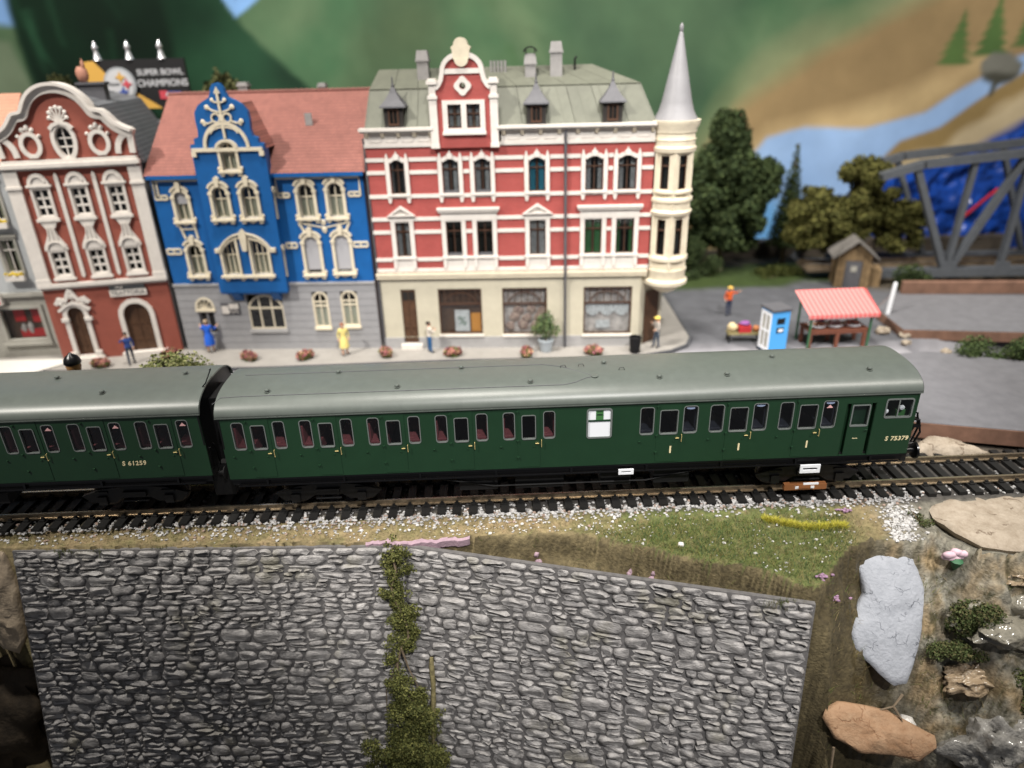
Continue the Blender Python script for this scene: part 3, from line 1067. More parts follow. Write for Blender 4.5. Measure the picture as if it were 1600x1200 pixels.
    so.box(a + .02, b - .02, -HW - .01, -HW + .1, 1.80, 1.862)
    so.build('solebar', 'black_gloss', root)
    st = MB()
    st.box(a + .3, b - .3, -HW - .07, -HW + .0, 1.56, 1.60)
    for k in range(-4, 5):
        st.box(k * 2.9 - .04, k * 2.9 + .04, -HW - .04, -HW + .1, 1.58, 1.80)
    st.build('step_board', 'black_gloss', root)
    ub = MB()
    ub.box(-5.6, 5.6, -1.0, 1.0, 1.35, 1.8)
    for x, w in ((-3.6, 1.5), (-1.2, 1.9), (1.8, 1.2), (4.0, 1.4)):
        ub.box(x - w / 2, x + w / 2, -1.45, -.6, .72, 1.5)
    ub.tube([(-6, -1.5, 1.5), (-3, -1.5, .9), (3, -1.5, .9), (6, -1.5, 1.5)], .035, 5)
    ub.build('underframe_boxes', 'black_matt', root)
    for bx in (a + 3.45, b - 3.45):
        bg_ = MB()
        for s in (-1, 1):
            y = s * 1.16
            bg_.plate([(-2.1, .75), (-1.75, .42), (-.85, .42), (-.55, .62), (.55, .62), (.85, .42), (1.75, .42), (2.1, .75), (1.2, 1.05), (.5, 1.12), (-.5, 1.12), (-1.2, 1.05)], [], y - .08, y + .08)
            for x in (-1.3, 1.3):
                bg_.cbox((x, y + s * .10, .55), (.34, .14, .36))
                bg_.cbox((x, y + s * .08, .92), (.5, .1, .07))
            bg_.cbox((0, y + s * .1, .82), (.9, .16, .22))
            bg_.tube([(-.5, y + s * .12, .5), (.5, y + s * .12, .5)], .04, 5)
        bg_.box(-.5, .5, -1.1, 1.1, .7, 1.4)
        bog = bg_.build('bogie', 'black', root, loc=(bx, 0, 0))
        for x in (-1.3, 1.3):
            for s in (-1, 1):
                inst('wheel', wheel_me, bog, (x, s * .80, .62), (0, 0, 0 if s < 0 else math.pi), (.98, 1, .98))
        if full and bx > 0:
            MB().box(-.95, .75, -1.50, -1.30, .13, .38).build('shoe_beam', 'brown_plastic', bog)
            for x in (-.45, .18):
                MB().box(x - .07, x + .07, -1.512, -1.498, .19, .31).build('mark', 'white_plastic', bog)
    tm = text_mesh('number', number, .255, 'cream_paint', .004, .006, .12, 1.1)
    inst('number', tm, root, (num_u - cu, -HW - .004, 2.55 if full else 2.53), (R(90), 0, 0))
    return root, cu

rootA, cuA = coach('train_coach', -10.85, 15.15, [(-10.40, 2), (-7.92, 2), (-5.43, 2), (-2.92, 2), (-0.41, 2), (4.71, 1), (7.33, 1), (9.95, 1)], (0, 0),
    'dark green driving coach with a cab window and number S 75379', True, 'S 75379', 14.62)
rootB, cuB = coach('train_coach', -37.4, -11.55, [(-13.95, 2), (-16.40, 2), (-18.85, 2), (-21.3, 2), (-23.75, 2), (-26.2, 2), (-28.65, 2), (-31.1, 2), (-33.55, 2)], (.16, .12),
    'dark green coach numbered S 61259 coupled behind the driving coach', False, 'S 61259', -14.35)

# details of the driving coach
U = lambda u: u - cuA
wc = rrect(U(2.72), U(3.64), 3.08, 4.30, .10)
w = MB().plate(inset(wc, -.02), [inset(wc, .045)], -HW - .018, -HW + .08).build('lavatory_window', 'silver_rim', rootA)
MB().plate(inset(wc, .03), [], -HW + .02, -HW + .035).build('pane', 'white_plastic', w)
MB().box(U(2.76), U(3.60), -HW - .01, -HW + .02, 3.78, 3.84).build('glazing_bar', 'coach_green', w)
mat('label_green', (0.05, 0.16, 0.05), .5)
MB().box(U(3.05), U(3.33), -HW + .006, -HW + .02, 3.84, 4.27).build('vent_panel', 'label_green', w)
MB().box(U(3.09), U(3.29), -HW - .002, -HW + .007, 4.03, 4.08).box(U(3.09), U(3.29), -HW - .002, -HW + .007, 4.17, 4.2).build('vent_slot', 'coach_green', w)
# guard's door set in a recess
rec = MB()
rec.box(U(12.50), U(13.55), -HW + .20, -HW + .26, 1.88, 4.14)
rec.box(U(12.46), U(12.50), -HW + .0, -HW + .24, 1.88, 4.14).box(U(13.55), U(13.59), -HW + .0, -HW + .24, 1.88, 4.14)
rec.box(U(12.46), U(13.59), -HW + .061, -HW + .24, 4.12, 4.2)
rec.build('door_recess', 'coach_green', rootA)
gp = rrect(U(12.70), U(13.38), 3.14, 4.05, .05)
gdoor = MB().plate(rect(U(12.64), U(13.43), 1.90, 4.11), [gp], -HW + .015, -HW + .15).build('door', 'coach_green', rootA, bevel=.008)
gdoor['label'] = "narrow guard's door set in a recess beside the cab"
MB().plate(inset(gp, -.012), [inset(gp, .04)], -HW - .002, -HW + .1).build('window_frame', 'silver_rim', gdoor)
MB().plate(inset(gp, .02), [], -HW + .07, -HW + .08).build('pane', 'dark_glass', gdoor)
MB().cbox((U(13.0), -HW + .012, 2.62), (.2, .008, .025)).build('guard_plate', 'cream_paint', gdoor)
inst('handle', MB().tube([(0, 0, 0), (0, -.06, 0), (-.12, -.06, 0)], .016, 5).mesh('door_handle', 'coach_green'), gdoor, (U(13.4), -HW + .015, 3.0))
# cab side window
cp = rrect(U(13.95), U(14.98), 3.46, 4.25, .09)
cw = MB().plate(inset(cp, -.02), [inset(cp, .04)], -HW - .016, -HW + .08).build('cab_window', 'silver_rim', rootA)
MB().plate(inset(cp, .02), [], -HW + .02, -HW + .03).build('pane', 'glass', cw)
MB().box(U(14.42), U(14.47), -HW - .005, -HW + .05, 3.5, 4.22).build('glazing_bar', 'silver_rim', cw)
cb = MB()
cb.box(U(13.7), U(14.3), -1.2, 0.4, 1.95, 3.55).box(U(14.6), U(15.05), -1.5, 1.5, 1.95, 3.6)
cb.build('cab_desk', 'label_green', rootA)
MB().lathe([(.03, -.06), (.10, -.04), (.10, .04), (.03, .06)], (U(14.08), -1.66, 3.66), 10, axis='y').lathe([(.03, -.06), (.10, -.04), (.10, .04), (.03, .06)], (U(14.72), -1.6, 3.76), 10, axis='y').build('cab_gauge', 'white_plastic', rootA)
# stickers in the windows
ov = [(math.cos(R(t)) * .16, math.sin(R(t)) * .05) for t in range(0, 360, 20)]
for g in (4.71, 7.33, 9.95):
    c = U(g + 1.62 + .27)
    MB().plate([(c + p, 4.17 + q) for p, q in ov], [], -HW + .036, -HW + .043).build('sticker', 'sticker_blue', rootA)
tri = [(-.12, 0), (.12, 0), (0, .13)]
c = U(9.95 + 1.89)
MB().plate([(c + p, 3.96 + q) for p, q in tri], [], -HW + .036, -HW + .043).build('warning_triangle', 'sticker_pink', rootA)
for g in (-13.95, -16.40, -18.85):
    c = g + 1.50 + .22 - cuB
    MB().plate([(c + p, 4.02 + q) for p, q in tri], [], -HW + .036, -HW + .043).build('warning_triangle', 'sticker_pink', rootB)
# roof conduits
def on_roof(pts, e=.012):
    return [(U(u), w_, roof_z(w_) + e) for u, w_ in pts]
MB().tube([(U(-11.0), -1.62, 4.95)] + on_roof([(-10.75, -1.36)]) + on_roof([(u, -1.33) for u in np.linspace(-10, 1.9, 6)]) + on_roof([(2.35, -1.22), (2.75, -1.0), (3.1, -.9)]), .012, 5).build('roof_conduit', 'zinc', rootA)
MB().tube(on_roof([(u, .25) for u in np.linspace(-10.3, 1.2, 6)]) + on_roof([(1.9, .0), (3.1, -.9)]), .012, 5).build('roof_conduit', 'zinc', rootA)
MB().lathe([(.14, 0), (.14, .03), (.07, .06), (.0, .06)], on_roof([(3.1, -.9)], 0)[0], 10).build('roof_junction', 'coach_roof', rootA, smooth=40)
for u, w_ in ((2.0, -.1), (2.7, -.05), (4.2, -.5)):
    q = on_roof([(u, w_)], 0)[0]
    MB().tube([(q[0] - .12, q[1], q[2]), (q[0] - .1, q[1], q[2] + .09), (q[0] + .06, q[1], q[2] + .10), (q[0] + .1, q[1], q[2])], .012, 5).build('roof_bracket', 'black', rootA)
# white tail boards hung on the solebar
def frame_board(u, z0, z1, w_, h):
    q = MB()
    q.plate(rect(U(u) - w_ / 2, U(u) + w_ / 2, z0, z1), [rect(U(u) - w_ / 2 + .11, U(u) + w_ / 2 - .11, (z0 + z1) / 2 - h, (z0 + z1) / 2 + h)], -HW - .12, -HW - .06)
    return q.build('white_bracket', 'white_plastic', rootA)
frame_board(4.25, 1.48, 1.70, .58, .035)
frame_board(11.42, 1.22, 1.58, .78, .05)
MB().box(U(11.3), U(11.9), -HW - .04, -HW - .0, .62, .70).build('white_strip', 'white_plastic', rootA)
# cab end: hoses and buffers
hz = MB()
for y, z0, z1 in ((-1.45, 2.0, 3.2), (-1.25, 1.9, 3.4), (-1.0, 2.1, 3.0)):
    hz.tube([(U(15.15), y, z1), (U(15.62), y, z1 - .1), (U(15.72), y - .05, (z0 + z1) / 2), (U(15.6), y, z0 + .1), (U(15.15), y, z0)], .045, 6)
    hz.cbox((U(15.55), y, z1 - .35), (.3, .12, .1))
hz.build('brake_hose', 'black_gloss', rootA, smooth=40)
for y in (-1.2, 1.2):
    MB().lathe([(.13, 0), (.13, .75), (.34, .77), (.36, .84), (.0, .88)], (U(15.05), y, 1.62), 16, axis='x').build('buffer', 'black_gloss', rootA, smooth=40)
MB().box(U(15.0), U(15.2), -1.8, 1.8, 1.5, 1.86).build('buffer_beam', 'black', rootA)
# rear end of the following coach
e_ = -11.55 - cuB
q = MB()
q.box(e_ - .03, e_ + .30, -.75, .75, 1.9, 4.6).box(e_ - .4, e_ + .42, -1.1, 1.1, .5, 1.95)  # lower black block added to darken the open gap between the coaches
q.build('gangway_and_gap_fill', 'black_matt', rootB)
q = MB()
q.tube([(e_ + .02, -1.3, 3.0), (e_ + .10, -1.3, 2.9), (e_ + .12, -1.2, 2.1), (e_ + .05, -1.1, 1.95)], .03, 5)
q.build('end_pipe', 'black_gloss', rootB)
q = MB()
q.tube([(e_ + .0, -1.66, 3.0), (e_ + .07, -1.66, 2.98), (e_ + .07, -1.66, 2.1), (e_, -1.66, 2.08)], .018, 5)
q.build('handrail', 'black_gloss', rootB)
q = MB()
q.tube([(e_ + .0, -1.0, 5.2), (e_ + .10, -.9, 5.3), (e_ + .10, -.2, 5.58), (e_, -.1, 5.5)], .025, 5)
q.build('end_pipe', 'black_gloss', rootB)
MB().box(e_ - .1, e_ + .55, -.35, .35, .75, 1.2).build('coupler', 'black_matt', rootB)
for y in (-1.2, 1.2):
    MB().lathe([(.10, 0), (.10, .22), (.26, .23), (.26, .27), (.0, .28)], (e_ - .02, y, 1.60), 14, axis='x').build('buffer', 'black_matt', rootB)

# ================================================================== RETAINING WALLS
mat('wall_joint', (0.12, 0.115, 0.114), 0.8, nscale=3, namt=0.3, bump=0.5, bscale=14)
def stone_mat():
    M = bpy.data.materials.new('wall_stone')
    M.use_nodes = True
    N, L = M.node_tree.nodes, M.node_tree.links
    b = N['Principled BSDF']
    b.inputs['Roughness'].default_value = 0.42
    b.inputs['Specular IOR Level'].default_value = 0.6
    tc = N.new('ShaderNodeTexCoord')
    n = N.new('ShaderNodeTexNoise')
    n.inputs['Scale'].default_value = 3.5
    n.inputs['Detail'].default_value = 7
    n.inputs['Roughness'].default_value = 0.7
    L.new(tc.outputs['Object'], n.inputs['Vector'])
    cr = N.new('ShaderNodeValToRGB')
    cr.color_ramp.elements[0].position = 0.3
    cr.color_ramp.elements[0].color = (0.15, 0.144, 0.142, 1)
    cr.color_ramp.elements[1].position = 0.72
    cr.color_ramp.elements[1].color = (0.36, 0.346, 0.337, 1)
    L.new(n.outputs['Fac'], cr.inputs[0])
    n3 = N.new('ShaderNodeTexNoise')            # large olive and rust stains
    n3.inputs['Scale'].default_value = 0.55
    n3.inputs['Detail'].default_value = 5
    L.new(tc.outputs['Object'], n3.inputs['Vector'])
    mr = N.new('ShaderNodeMapRange')
    mr.inputs[1].default_value = 0.56
    mr.inputs[2].default_value = 0.74
    mr.inputs[4].default_value = 0.55
    L.new(n3.outputs['Fac'], mr.inputs[0])
    mx = N.new('ShaderNodeMix')
    mx.data_type = 'RGBA'
    mx.inputs[7].default_value = (0.17, 0.155, 0.085, 1)
    L.new(mr.outputs[0], mx.inputs[0])
    L.new(cr.outputs[0], mx.inputs[6])
    L.new(mx.outputs[2], b.inputs['Base Color'])
    n2 = N.new('ShaderNodeTexNoise')
    n2.inputs['Scale'].default_value = 5
    n2.inputs['Detail'].default_value = 8
    n2.inputs['Roughness'].default_value = 0.6
    n2.inputs['Distortion'].default_value = 0.8
    mp = N.new('ShaderNodeMapping')
    mp.inputs['Scale'].default_value = (0.55, 1, 1.4)
    L.new(tc.outputs['Object'], mp.inputs[0])
    L.new(mp.outputs[0], n2.inputs['Vector'])
    bp = N.new('ShaderNodeBump')
    bp.inputs['Strength'].default_value = 0.9
    bp.inputs['Distance'].default_value = 0.10
    L.new(n2.outputs['Fac'], bp.inputs['Height'])
    L.new(bp.outputs['Normal'], b.inputs['Normal'])
    MATS['wall_stone'] = M
stone_mat()

def resample(poly, n):
    L_ = [math.dist(poly[i], poly[(i + 1) % len(poly)]) for i in range(len(poly))]
    tot = sum(L_)
    out, i, acc = [], 0, 0.0
    for k in range(n):
        t = tot * k / n
        while acc + L_[i] < t:
            acc += L_[i]
            i += 1
        f = (t - acc) / max(L_[i], 1e-9)
        p, q = poly[i], poly[(i + 1) % len(poly)]
        out.append((p[0] + (q[0] - p[0]) * f, p[1] + (q[1] - p[1]) * f))
    return out

def stone_geo(poly, seed):
    """rubble stone filling an irregular cell: 10 sided, three rings"""
    rs = random.Random(seed)
    for _ in range(1):          # knock the corners off
        q = []
        for i in range(len(poly)):
            a, b = poly[i], poly[(i + 1) % len(poly)]
            q += [(a[0] * .75 + b[0] * .25, a[1] * .75 + b[1] * .25), (a[0] * .25 + b[0] * .75, a[1] * .25 + b[1] * .75)]
        poly = q
    n = 10
    out = resample(poly, n)
    cx = sum(p[0] for p in out) / n
    cz = sum(p[1] for p in out) / n
    V = []
    hh = rs.uniform(.05, .115)
    tx_, tz_ = rs.uniform(-.09, .09), rs.uniform(-.05, .11)
    out = [(x - cx, z - cz) for x, z in out]
    w = max(abs(x) for x, z in out)
    h = max(abs(z) for x, z in out)
    k0 = 1 - .014 / max(h, .05)
    for x, z in out:
        V.append((cx + x * k0, .03, cz + z * k0))
    for x, z in out:
        V.append((cx + x * .97 * k0, -hh * rs.uniform(.50, .85), cz + z * .94 * k0))
    for x, z in out:
        V.append((cx + x * .64, -hh * rs.uniform(.75, 1.25) - tx_ * x / w - tz_ * z / h, cz + z * .56))
    V.append((cx + rs.uniform(-.2, .2) * w, -hh * rs.uniform(.9, 1.25), cz + rs.uniform(-.2, .2) * h))
    F = []
    for r_ in (0, 1):
        for k in range(n):
            a, b = r_ * n + k, r_ * n + (k + 1) % n
            F.append((a, b, b + n, a + n))
    for k in range(n):
        F.append((2 * n + k, 2 * n + (k + 1) % n, 3 * n))
    return V, F

def retaining_wall(A, B, H, label, seed, lean=0.22, keep=300):
    A, B = Vector(A), Vector(B)
    ln = (B - A).length
    ex = (B - A).normalized()
    dn = Vector((ex.y * 0, -lean, -1)).normalized()
    ez = -(dn - ex * dn.dot(ex)).normalized()
    ey = ez.cross(ex)
    root = empty('retaining_wall')
    root.matrix_world = Matrix((ex, ey, ez)).transposed().to_4x4()
    root.location = A
    tag(root, label, 'stone wall', 'stone retaining walls')
    MB().box(0, ln, 0.0, .22, -H, 0.02).build('wall_panel', 'wall_joint', root)
    rs = random.Random(seed)
    # wavy courses; each course is cut into blocks, some blocks into two or three stones
    zs_ = [0.0]
    while zs_[-1] > -H + .3:
        zs_.append(zs_[-1] - rs.uniform(.24, .52))
    def bound(k, x):
        if k == 0:
            return -.01
        return zs_[k] + min(1, k * .5) * (.13 * fbm(x * .45, k * .37, seed) + .045 * fbm(x * 2.1, k * 1.7, seed + 3))
    st = []
    def put(x0, x1, top, bot, s0, s1):
        """stone between two boundary functions; s0, s1 slant its ends"""
        if x1 - x0 < .12:
            return
        j = lambda a: rs.uniform(-a, a)
        P = []
        for t in (0, .5, 1):
            x = x0 + (x1 - x0) * t
            P.append((x + (s0 if t == 0 else -s1 if t == 1 else 0) * .5 + j(.012), bot(x) + j(.022) + (.03 * rs.random() if t != .5 else 0)))
        P.append((x1 + j(.02), (bot(x1) + top(x1)) / 2))
        for t in (1, .5, 0):
            x = x0 + (x1 - x0) * t
            P.append((x + (-s0 if t == 0 else s1 if t == 1 else 0) * .5 + j(.012), top(x) + j(.022) - (.03 * rs.random() if t != .5 else 0)))
        P.append((x0 + j(.02), (bot(x0) + top(x0)) / 2))
        P = [(min(max(x, .01), ln - .01), min(z, -.005)) for x, z in P]
        zc = (top(x0) + bot(x1)) / 2
        hgt = top((x0 + x1) / 2) - bot((x0 + x1) / 2)
        if hgt < .07:
            return
        V, F = stone_geo(P, seed * 10000 + len(st))
        st.append(((x1 - x0) * hgt * (1.0 if -zc < 8.9 else 0.02), V, F))
    for k in range(len(zs_) - 1):
        h = zs_[k] - zs_[k + 1]
        T = lambda x, k=k: bound(k, x)
        B_ = lambda x, k=k: bound(k + 1, x)
        x = .01
        sl = 0.0
        while x < ln - .02:
            w = rs.uniform(.42, 1.25) * (.70 + h * .7)
            if ln - x - w < .3:
                w = ln - x - .01
            s2 = rs.uniform(-.07, .07)
            q = rs.random()
            if h > .31 and q < .5:
                c_ = rs.uniform(.38, .62)
                M_ = lambda x_, T=T, B_=B_, c_=c_, k=k: T(x_) + (B_(x_) - T(x_)) * (c_ + .12 * fbm(x_ * 1.6, k, seed + 9))
                if w > .62 and rs.random() < .6:
                    m_ = x + w * rs.uniform(.35, .65)
                    if rs.random() < .5:
                        put(x, m_, T, M_, sl, 0)
                        put(m_, x + w, T, M_, 0, s2)
                        put(x, x + w, M_, B_, sl, s2)
                    else:
                        put(x, x + w, T, M_, sl, s2)
                        put(x, m_, M_, B_, sl, 0)
                        put(m_, x + w, M_, B_, 0, s2)
                else:
                    put(x, x + w, T, M_, sl, s2)
                    put(x, x + w, M_, B_, sl, s2)
            else:
                put(x, x + w, T, B_, sl, s2)
            x += w
            sl = s2
    st.sort(key=lambda t: -t[0])
    rest = MB()
    for i, (a_, V, F) in enumerate(st):
        if i < keep:
            MB().add(V, F).build('stone', 'wall_stone', root, smooth=75)
        else:
            rest.add(V, F)
    o = rest.build('stones', 'wall_stone', root, smooth=75)
    o['kind'] = 'stuff'
    return root
retaining_wall((-19.55, -0.78, -0.72), (-4.25, -1.10, -0.76), 13, 'grey rubble stone retaining wall panel under the straight grass verge', 3)
retaining_wall((-4.22, -1.12, -0.76), (10.12, -4.62, -0.98), 13, 'grey rubble stone wall panel angled forward below the earth bank', 4)

# ================================================================== ROCKS, MOSS AND IVY
def flat_rock(name, outline, thick, material, bump_amp, label, cat='rock', seed=1, group=None, dome=.15):
    P = [Vector(p) for p in outline]
    c = sum(P, Vector()) / len(P)
    nrm = Vector()
    for i in range(len(P)):
        nrm += (P[i] - c).cross(P[(i + 1) % len(P)] - c)
    nrm.normalize()
    if nrm.z < 0:
        nrm = -nrm
    ring = []
    for i in range(len(P)):
        a, b = P[i], P[(i + 1) % len(P)]
        k = max(2, int((b - a).length / .22))
        for j in range(k):
            q = a.lerp(b, j / k)
            q += (q - c).normalized() * .035 * fbm(q.x * 2.2, q.y * 2.2, q.z * 2.2 + seed)
            ring.append(q)
    n = len(ring)
    R_ = [1.0, .985, .94, .86, .74, .6, .45, .3, .15]
    D_ = [-thick, -.12, -.02, 0, .02, .03, .03, .04, .04]
    V, F = [], []
    for r_, d_ in zip(R_, D_):
        for q in ring:
            v = c + (q - c) * (r_ if d_ > -thick else .9)
            f = bump_amp * (fbm(v.x * 1.6, v.y * 1.6, v.z * 1.6 + seed) + .5 * fbm(v.x * 5, v.y * 5, v.z * 5 + seed))
            V.append(v + nrm * (d_ + (f + dome * (1 - r_ ** 2) if d_ > -.1 else f * .5)))
    V.append(c + nrm * (.04 + dome))
    for i in range(len(R_) - 1):
        for k in range(n):
            F.append((i * n + k, i * n + (k + 1) % n, (i + 1) * n + (k + 1) % n, (i + 1) * n + k))
    i = len(R_) - 1
    for k in range(n):
        F.append((i * n + k, i * n + (k + 1) % n, len(V) - 1))
    F.append(tuple(reversed(range(n))))
    o = MB().add(V, F).build(name, material, smooth=50)
    bm = bmesh.new()
    bm.from_mesh(o.data)
    bmesh.ops.recalc_face_normals(bm, faces=bm.faces)
    bm.to_mesh(o.data)
    bm.free()
    tag(o, label, cat, group)
    return o
def rock_mat(name, c1, c2, crack, cscale=1.6, rough=.75, bump=.5, speck=None):
    M = bpy.data.materials.new(name)
    M.use_nodes = True
    N, L = M.node_tree.nodes, M.node_tree.links
    b = N['Principled BSDF']
    b.inputs['Roughness'].default_value = rough
    b.inputs['Specular IOR Level'].default_value = .3
    tc = N.new('ShaderNodeTexCoord')
    n = N.new('ShaderNodeTexNoise')
    n.inputs['Scale'].default_value = 2.5
    n.inputs['Detail'].default_value = 9
    n.inputs['Roughness'].default_value = .7
    L.new(tc.outputs['Object'], n.inputs['Vector'])
    cr = N.new('ShaderNodeValToRGB')
    cr.color_ramp.elements[0].position = .32
    cr.color_ramp.elements[0].color = (*c1, 1)
    cr.color_ramp.elements[1].position = .68
    cr.color_ramp.elements[1].color = (*c2, 1)
    L.new(n.outputs['Fac'], cr.inputs[0])
    # fine cracks: distorted cell borders, broken up by a noise mask
    nd = N.new('ShaderNodeTexNoise')
    nd.inputs['Scale'].default_value = 3.0
    nd.inputs['Detail'].default_value = 5
    L.new(tc.outputs['Object'], nd.inputs['Vector'])
    ad = N.new('ShaderNodeVectorMath')
    ad.operation = 'MULTIPLY_ADD'
    ad.inputs[1].default_value = (.5, .5, .5)
    L.new(nd.outputs['Color'], ad.inputs[0])
    L.new(tc.outputs['Object'], ad.inputs[2])
    vo = N.new('ShaderNodeTexVoronoi')
    vo.feature = 'DISTANCE_TO_EDGE'
    vo.inputs['Scale'].default_value = cscale
    L.new(ad.outputs[0], vo.inputs['Vector'])
    lt = N.new('ShaderNodeMapRange')
    lt.inputs[1].default_value = .008
    lt.inputs[2].default_value = .03
    lt.inputs[3].default_value = 1
    lt.inputs[4].default_value = 0
    L.new(vo.outputs[0], lt.inputs[0])
    nm = N.new('ShaderNodeTexNoise')
    nm.inputs['Scale'].default_value = 1.7
    L.new(tc.outputs['Object'], nm.inputs['Vector'])
    mm = N.new('ShaderNodeMapRange')
    mm.inputs[1].default_value = .53
    mm.inputs[2].default_value = .60
    L.new(nm.outputs['Fac'], mm.inputs[0])
    mu = N.new('ShaderNodeMath')
    mu.operation = 'MULTIPLY'
    L.new(lt.outputs[0], mu.inputs[0])
    L.new(mm.outputs[0], mu.inputs[1])
    mx = N.new('ShaderNodeMix')
    mx.data_type = 'RGBA'
    mx.inputs[7].default_value = (*crack, 1)
    L.new(mu.outputs[0], mx.inputs[0])
    L.new(cr.outputs[0], mx.inputs[6])
    L.new(mx.outputs[2], b.inputs['Base Color'])
    sb = N.new('ShaderNodeMath')
    sb.operation = 'MULTIPLY_ADD'
    sb.inputs[1].default_value = -.5
    L.new(mu.outputs[0], sb.inputs[0])
    n2 = N.new('ShaderNodeTexNoise')
    n2.inputs['Scale'].default_value = 8
    n2.inputs['Detail'].default_value = 6
    L.new(tc.outputs['Object'], n2.inputs['Vector'])
    L.new(n2.outputs['Fac'], sb.inputs[2])
    bp = N.new('ShaderNodeBump')
    bp.inputs['Strength'].default_value = bump
    bp.inputs['Distance'].default_value = .08
    L.new(sb.outputs[0], bp.inputs['Height'])
    L.new(bp.outputs['Normal'], b.inputs['Normal'])
    MATS[name] = M
rock_mat('slate_stone', (.25, .265, .295), (.32, .335, .37), (.11, .12, .14), 2.3)
rock_mat('orange_stone', (.27, .155, .085), (.36, .235, .145), (.24, .13, .07), 1.2)
rock_mat('tan_stone', (.24, .195, .145), (.38, .325, .26), (.16, .12, .085), .8)
flat_rock('rock_slab', [(12.75, -2.1, -1.34), (13.17, -1.91, -1.08), (13.87, -1.9, -1.06), (14.94, -1.97, -1.16), (15.19, -2.7, -2.13), (14.84, -3.64, -3.39), (14.42, -4.3, -4.27), (14.05, -4.69, -4.78), (13.58, -4.74, -4.86), (13.06, -4.48, -4.5), (12.24, -3.93, -3.78), (12.15, -3.6, -3.33), (12.5, -3.06, -2.62), (12.9, -2.73, -2.17), (12.81, -2.38, -1.71)], .55, 'slate_stone', .05, 'large pale grey cracked slab leaning on the slope', seed=2, dome=.12)
flat_rock('rock_slab', [(10.74, -5.41, -5.49), (10.96, -5.17, -5.23), (11.4, -5.04, -5.08), (12.19, -5.12, -5.17), (13.18, -5.28, -5.35), (14.0, -5.6, -5.71), (14.72, -5.86, -6.01), (14.71, -6.13, -6.31), (14.0, -6.41, -6.64), (13.03, -6.26, -6.47), (11.92, -6.19, -6.38), (11.09, -5.86, -6.01)], .6, 'orange_stone', .10, 'orange brown stone lying below the grey slab', seed=5, dome=.1)
flat_rock('rock_slab', [(16.45, .30, -.5), (17.4, .62, -.45), (19.5, .66, -.42), (21.5, .7, -.42), (23.5, .4, -.5), (24, -1.5, -.6), (20.5, -2.7, -.7), (18.3, -2.35, -.7), (17.3, -2.05, -.68), (16.7, -1.3, -.6), (16.35, -.3, -.55)], .5, 'tan_stone', .08, 'broad flat tan rock beside the track at the wall end', seed=8, dome=.05)
flat_rock('rock', [(17.6, 3.9, -.35), (18.0, 4.3, -.05), (18.8, 4.75, .15), (19.6, 4.6, .1), (20.5, 4.0, -.1), (21.2, 3.7, -.3), (19.5, 3.45, -.4)], .5, 'tan_stone', .12, 'pale pointed rock lying behind the rails', seed=11, dome=.25)
flat_rock('rock', [(22.6, 3.6, -.2), (23.2, 3.9, .1), (24.0, 3.6, .05), (23.8, 3.1, -.2), (22.9, 3.1, -.3)], .4, 'tan_stone', .1, 'small pale rock behind the rails by the board edge', seed=12, dome=.2)
def wet_rock(name, c1, c2):
    rock_mat(name, c1, c2, tuple(q * .4 for q in c1), 1.1, .55, .9)
    b = MATS[name].node_tree.nodes['Principled BSDF']
    b.inputs['Coat Weight'].default_value = .7
    b.inputs['Coat Roughness'].default_value = .12
wet_rock('resin_rock', (.15, .14, .11), (.27, .25, .20))
wet_rock('sandy_rock', (.23, .165, .10), (.36, .28, .19))
wet_rock('grey_wet_rock', (.13, .125, .115), (.30, .29, .27))
for c_, r_, sd, m_, lb in (((18.3, -3.4, -2.9), (1.9, 1.1, .8), 31, 'resin_rock', 'broad greyish boulder on the slope under the flat tan rock'), ((16.7, -4.4, -4.9), (1.1, .5, .45), 32, 'sandy_rock', 'sandy boulder under the dark moss clump'), ((17.0, -5.9, -7.0), (1.5, 1.0, 1.5), 33, 'grey_wet_rock', 'pale grey wet boulder low on the slope'), ((19.4, -2.9, -1.6), (1.7, .5, .35), 35, 'sandy_rock', 'sandy ledge rock along the flat tan rock edge')):
    tag(MB().blob(c_, r_, sd, .6, 5, 1.7).build('boulder', m_, smooth=70), lb, 'boulder', 'boulders on the rocky slope')
mat('white_quartz', (.6, .58, .55), .3, nscale=6, namt=.3)
for k, (x, y, r_, lb) in enumerate(((12.7, -4.95, .33, 'small white quartz pebble below the slab tip'), (14.25, -4.85, .36, 'small pale quartz pebble tucked beside the slab tip'))):
    z = terr_z(x, y) + .35
    tag(MB().blob((x, y, z), (r_, r_ * .7, r_ * .8), k + 3, .5, 2, 2.2).build('pebble', 'white_quartz', smooth=30), lb, 'pebble')
mat('plaster_rock', (.33, .265, .19), .9, nscale=2.2, namt=.3, bump=.7, bscale=8)
flat_rock('rock', [(-24, -.7, -.6), (-19.9, -.75, -.72), (-19.75, -1.2, -2.6), (-19.8, -1.7, -4.6), (-20.2, -1.75, -5.2), (-21.0, -1.6, -4.6), (-24, -1.4, -4.2)], .7, 'plaster_rock', .18, 'tan plaster rock face beside the wall end', seed=15, dome=.1)
mat('cave_shade', (.035, .025, .015), .9, nscale=1.5, namt=.5, bump=.8, bscale=6)
tag(MB().blob((-23.2, -.9, -9.3), (3.1, 1.3, 4.0), 17, .5, 4, 1.6).build('rock', 'cave_shade', smooth=60), 'dark blob standing in for the cave shade under the tan plaster face', 'rock')  # dark blob put in for the shade of the cave opening

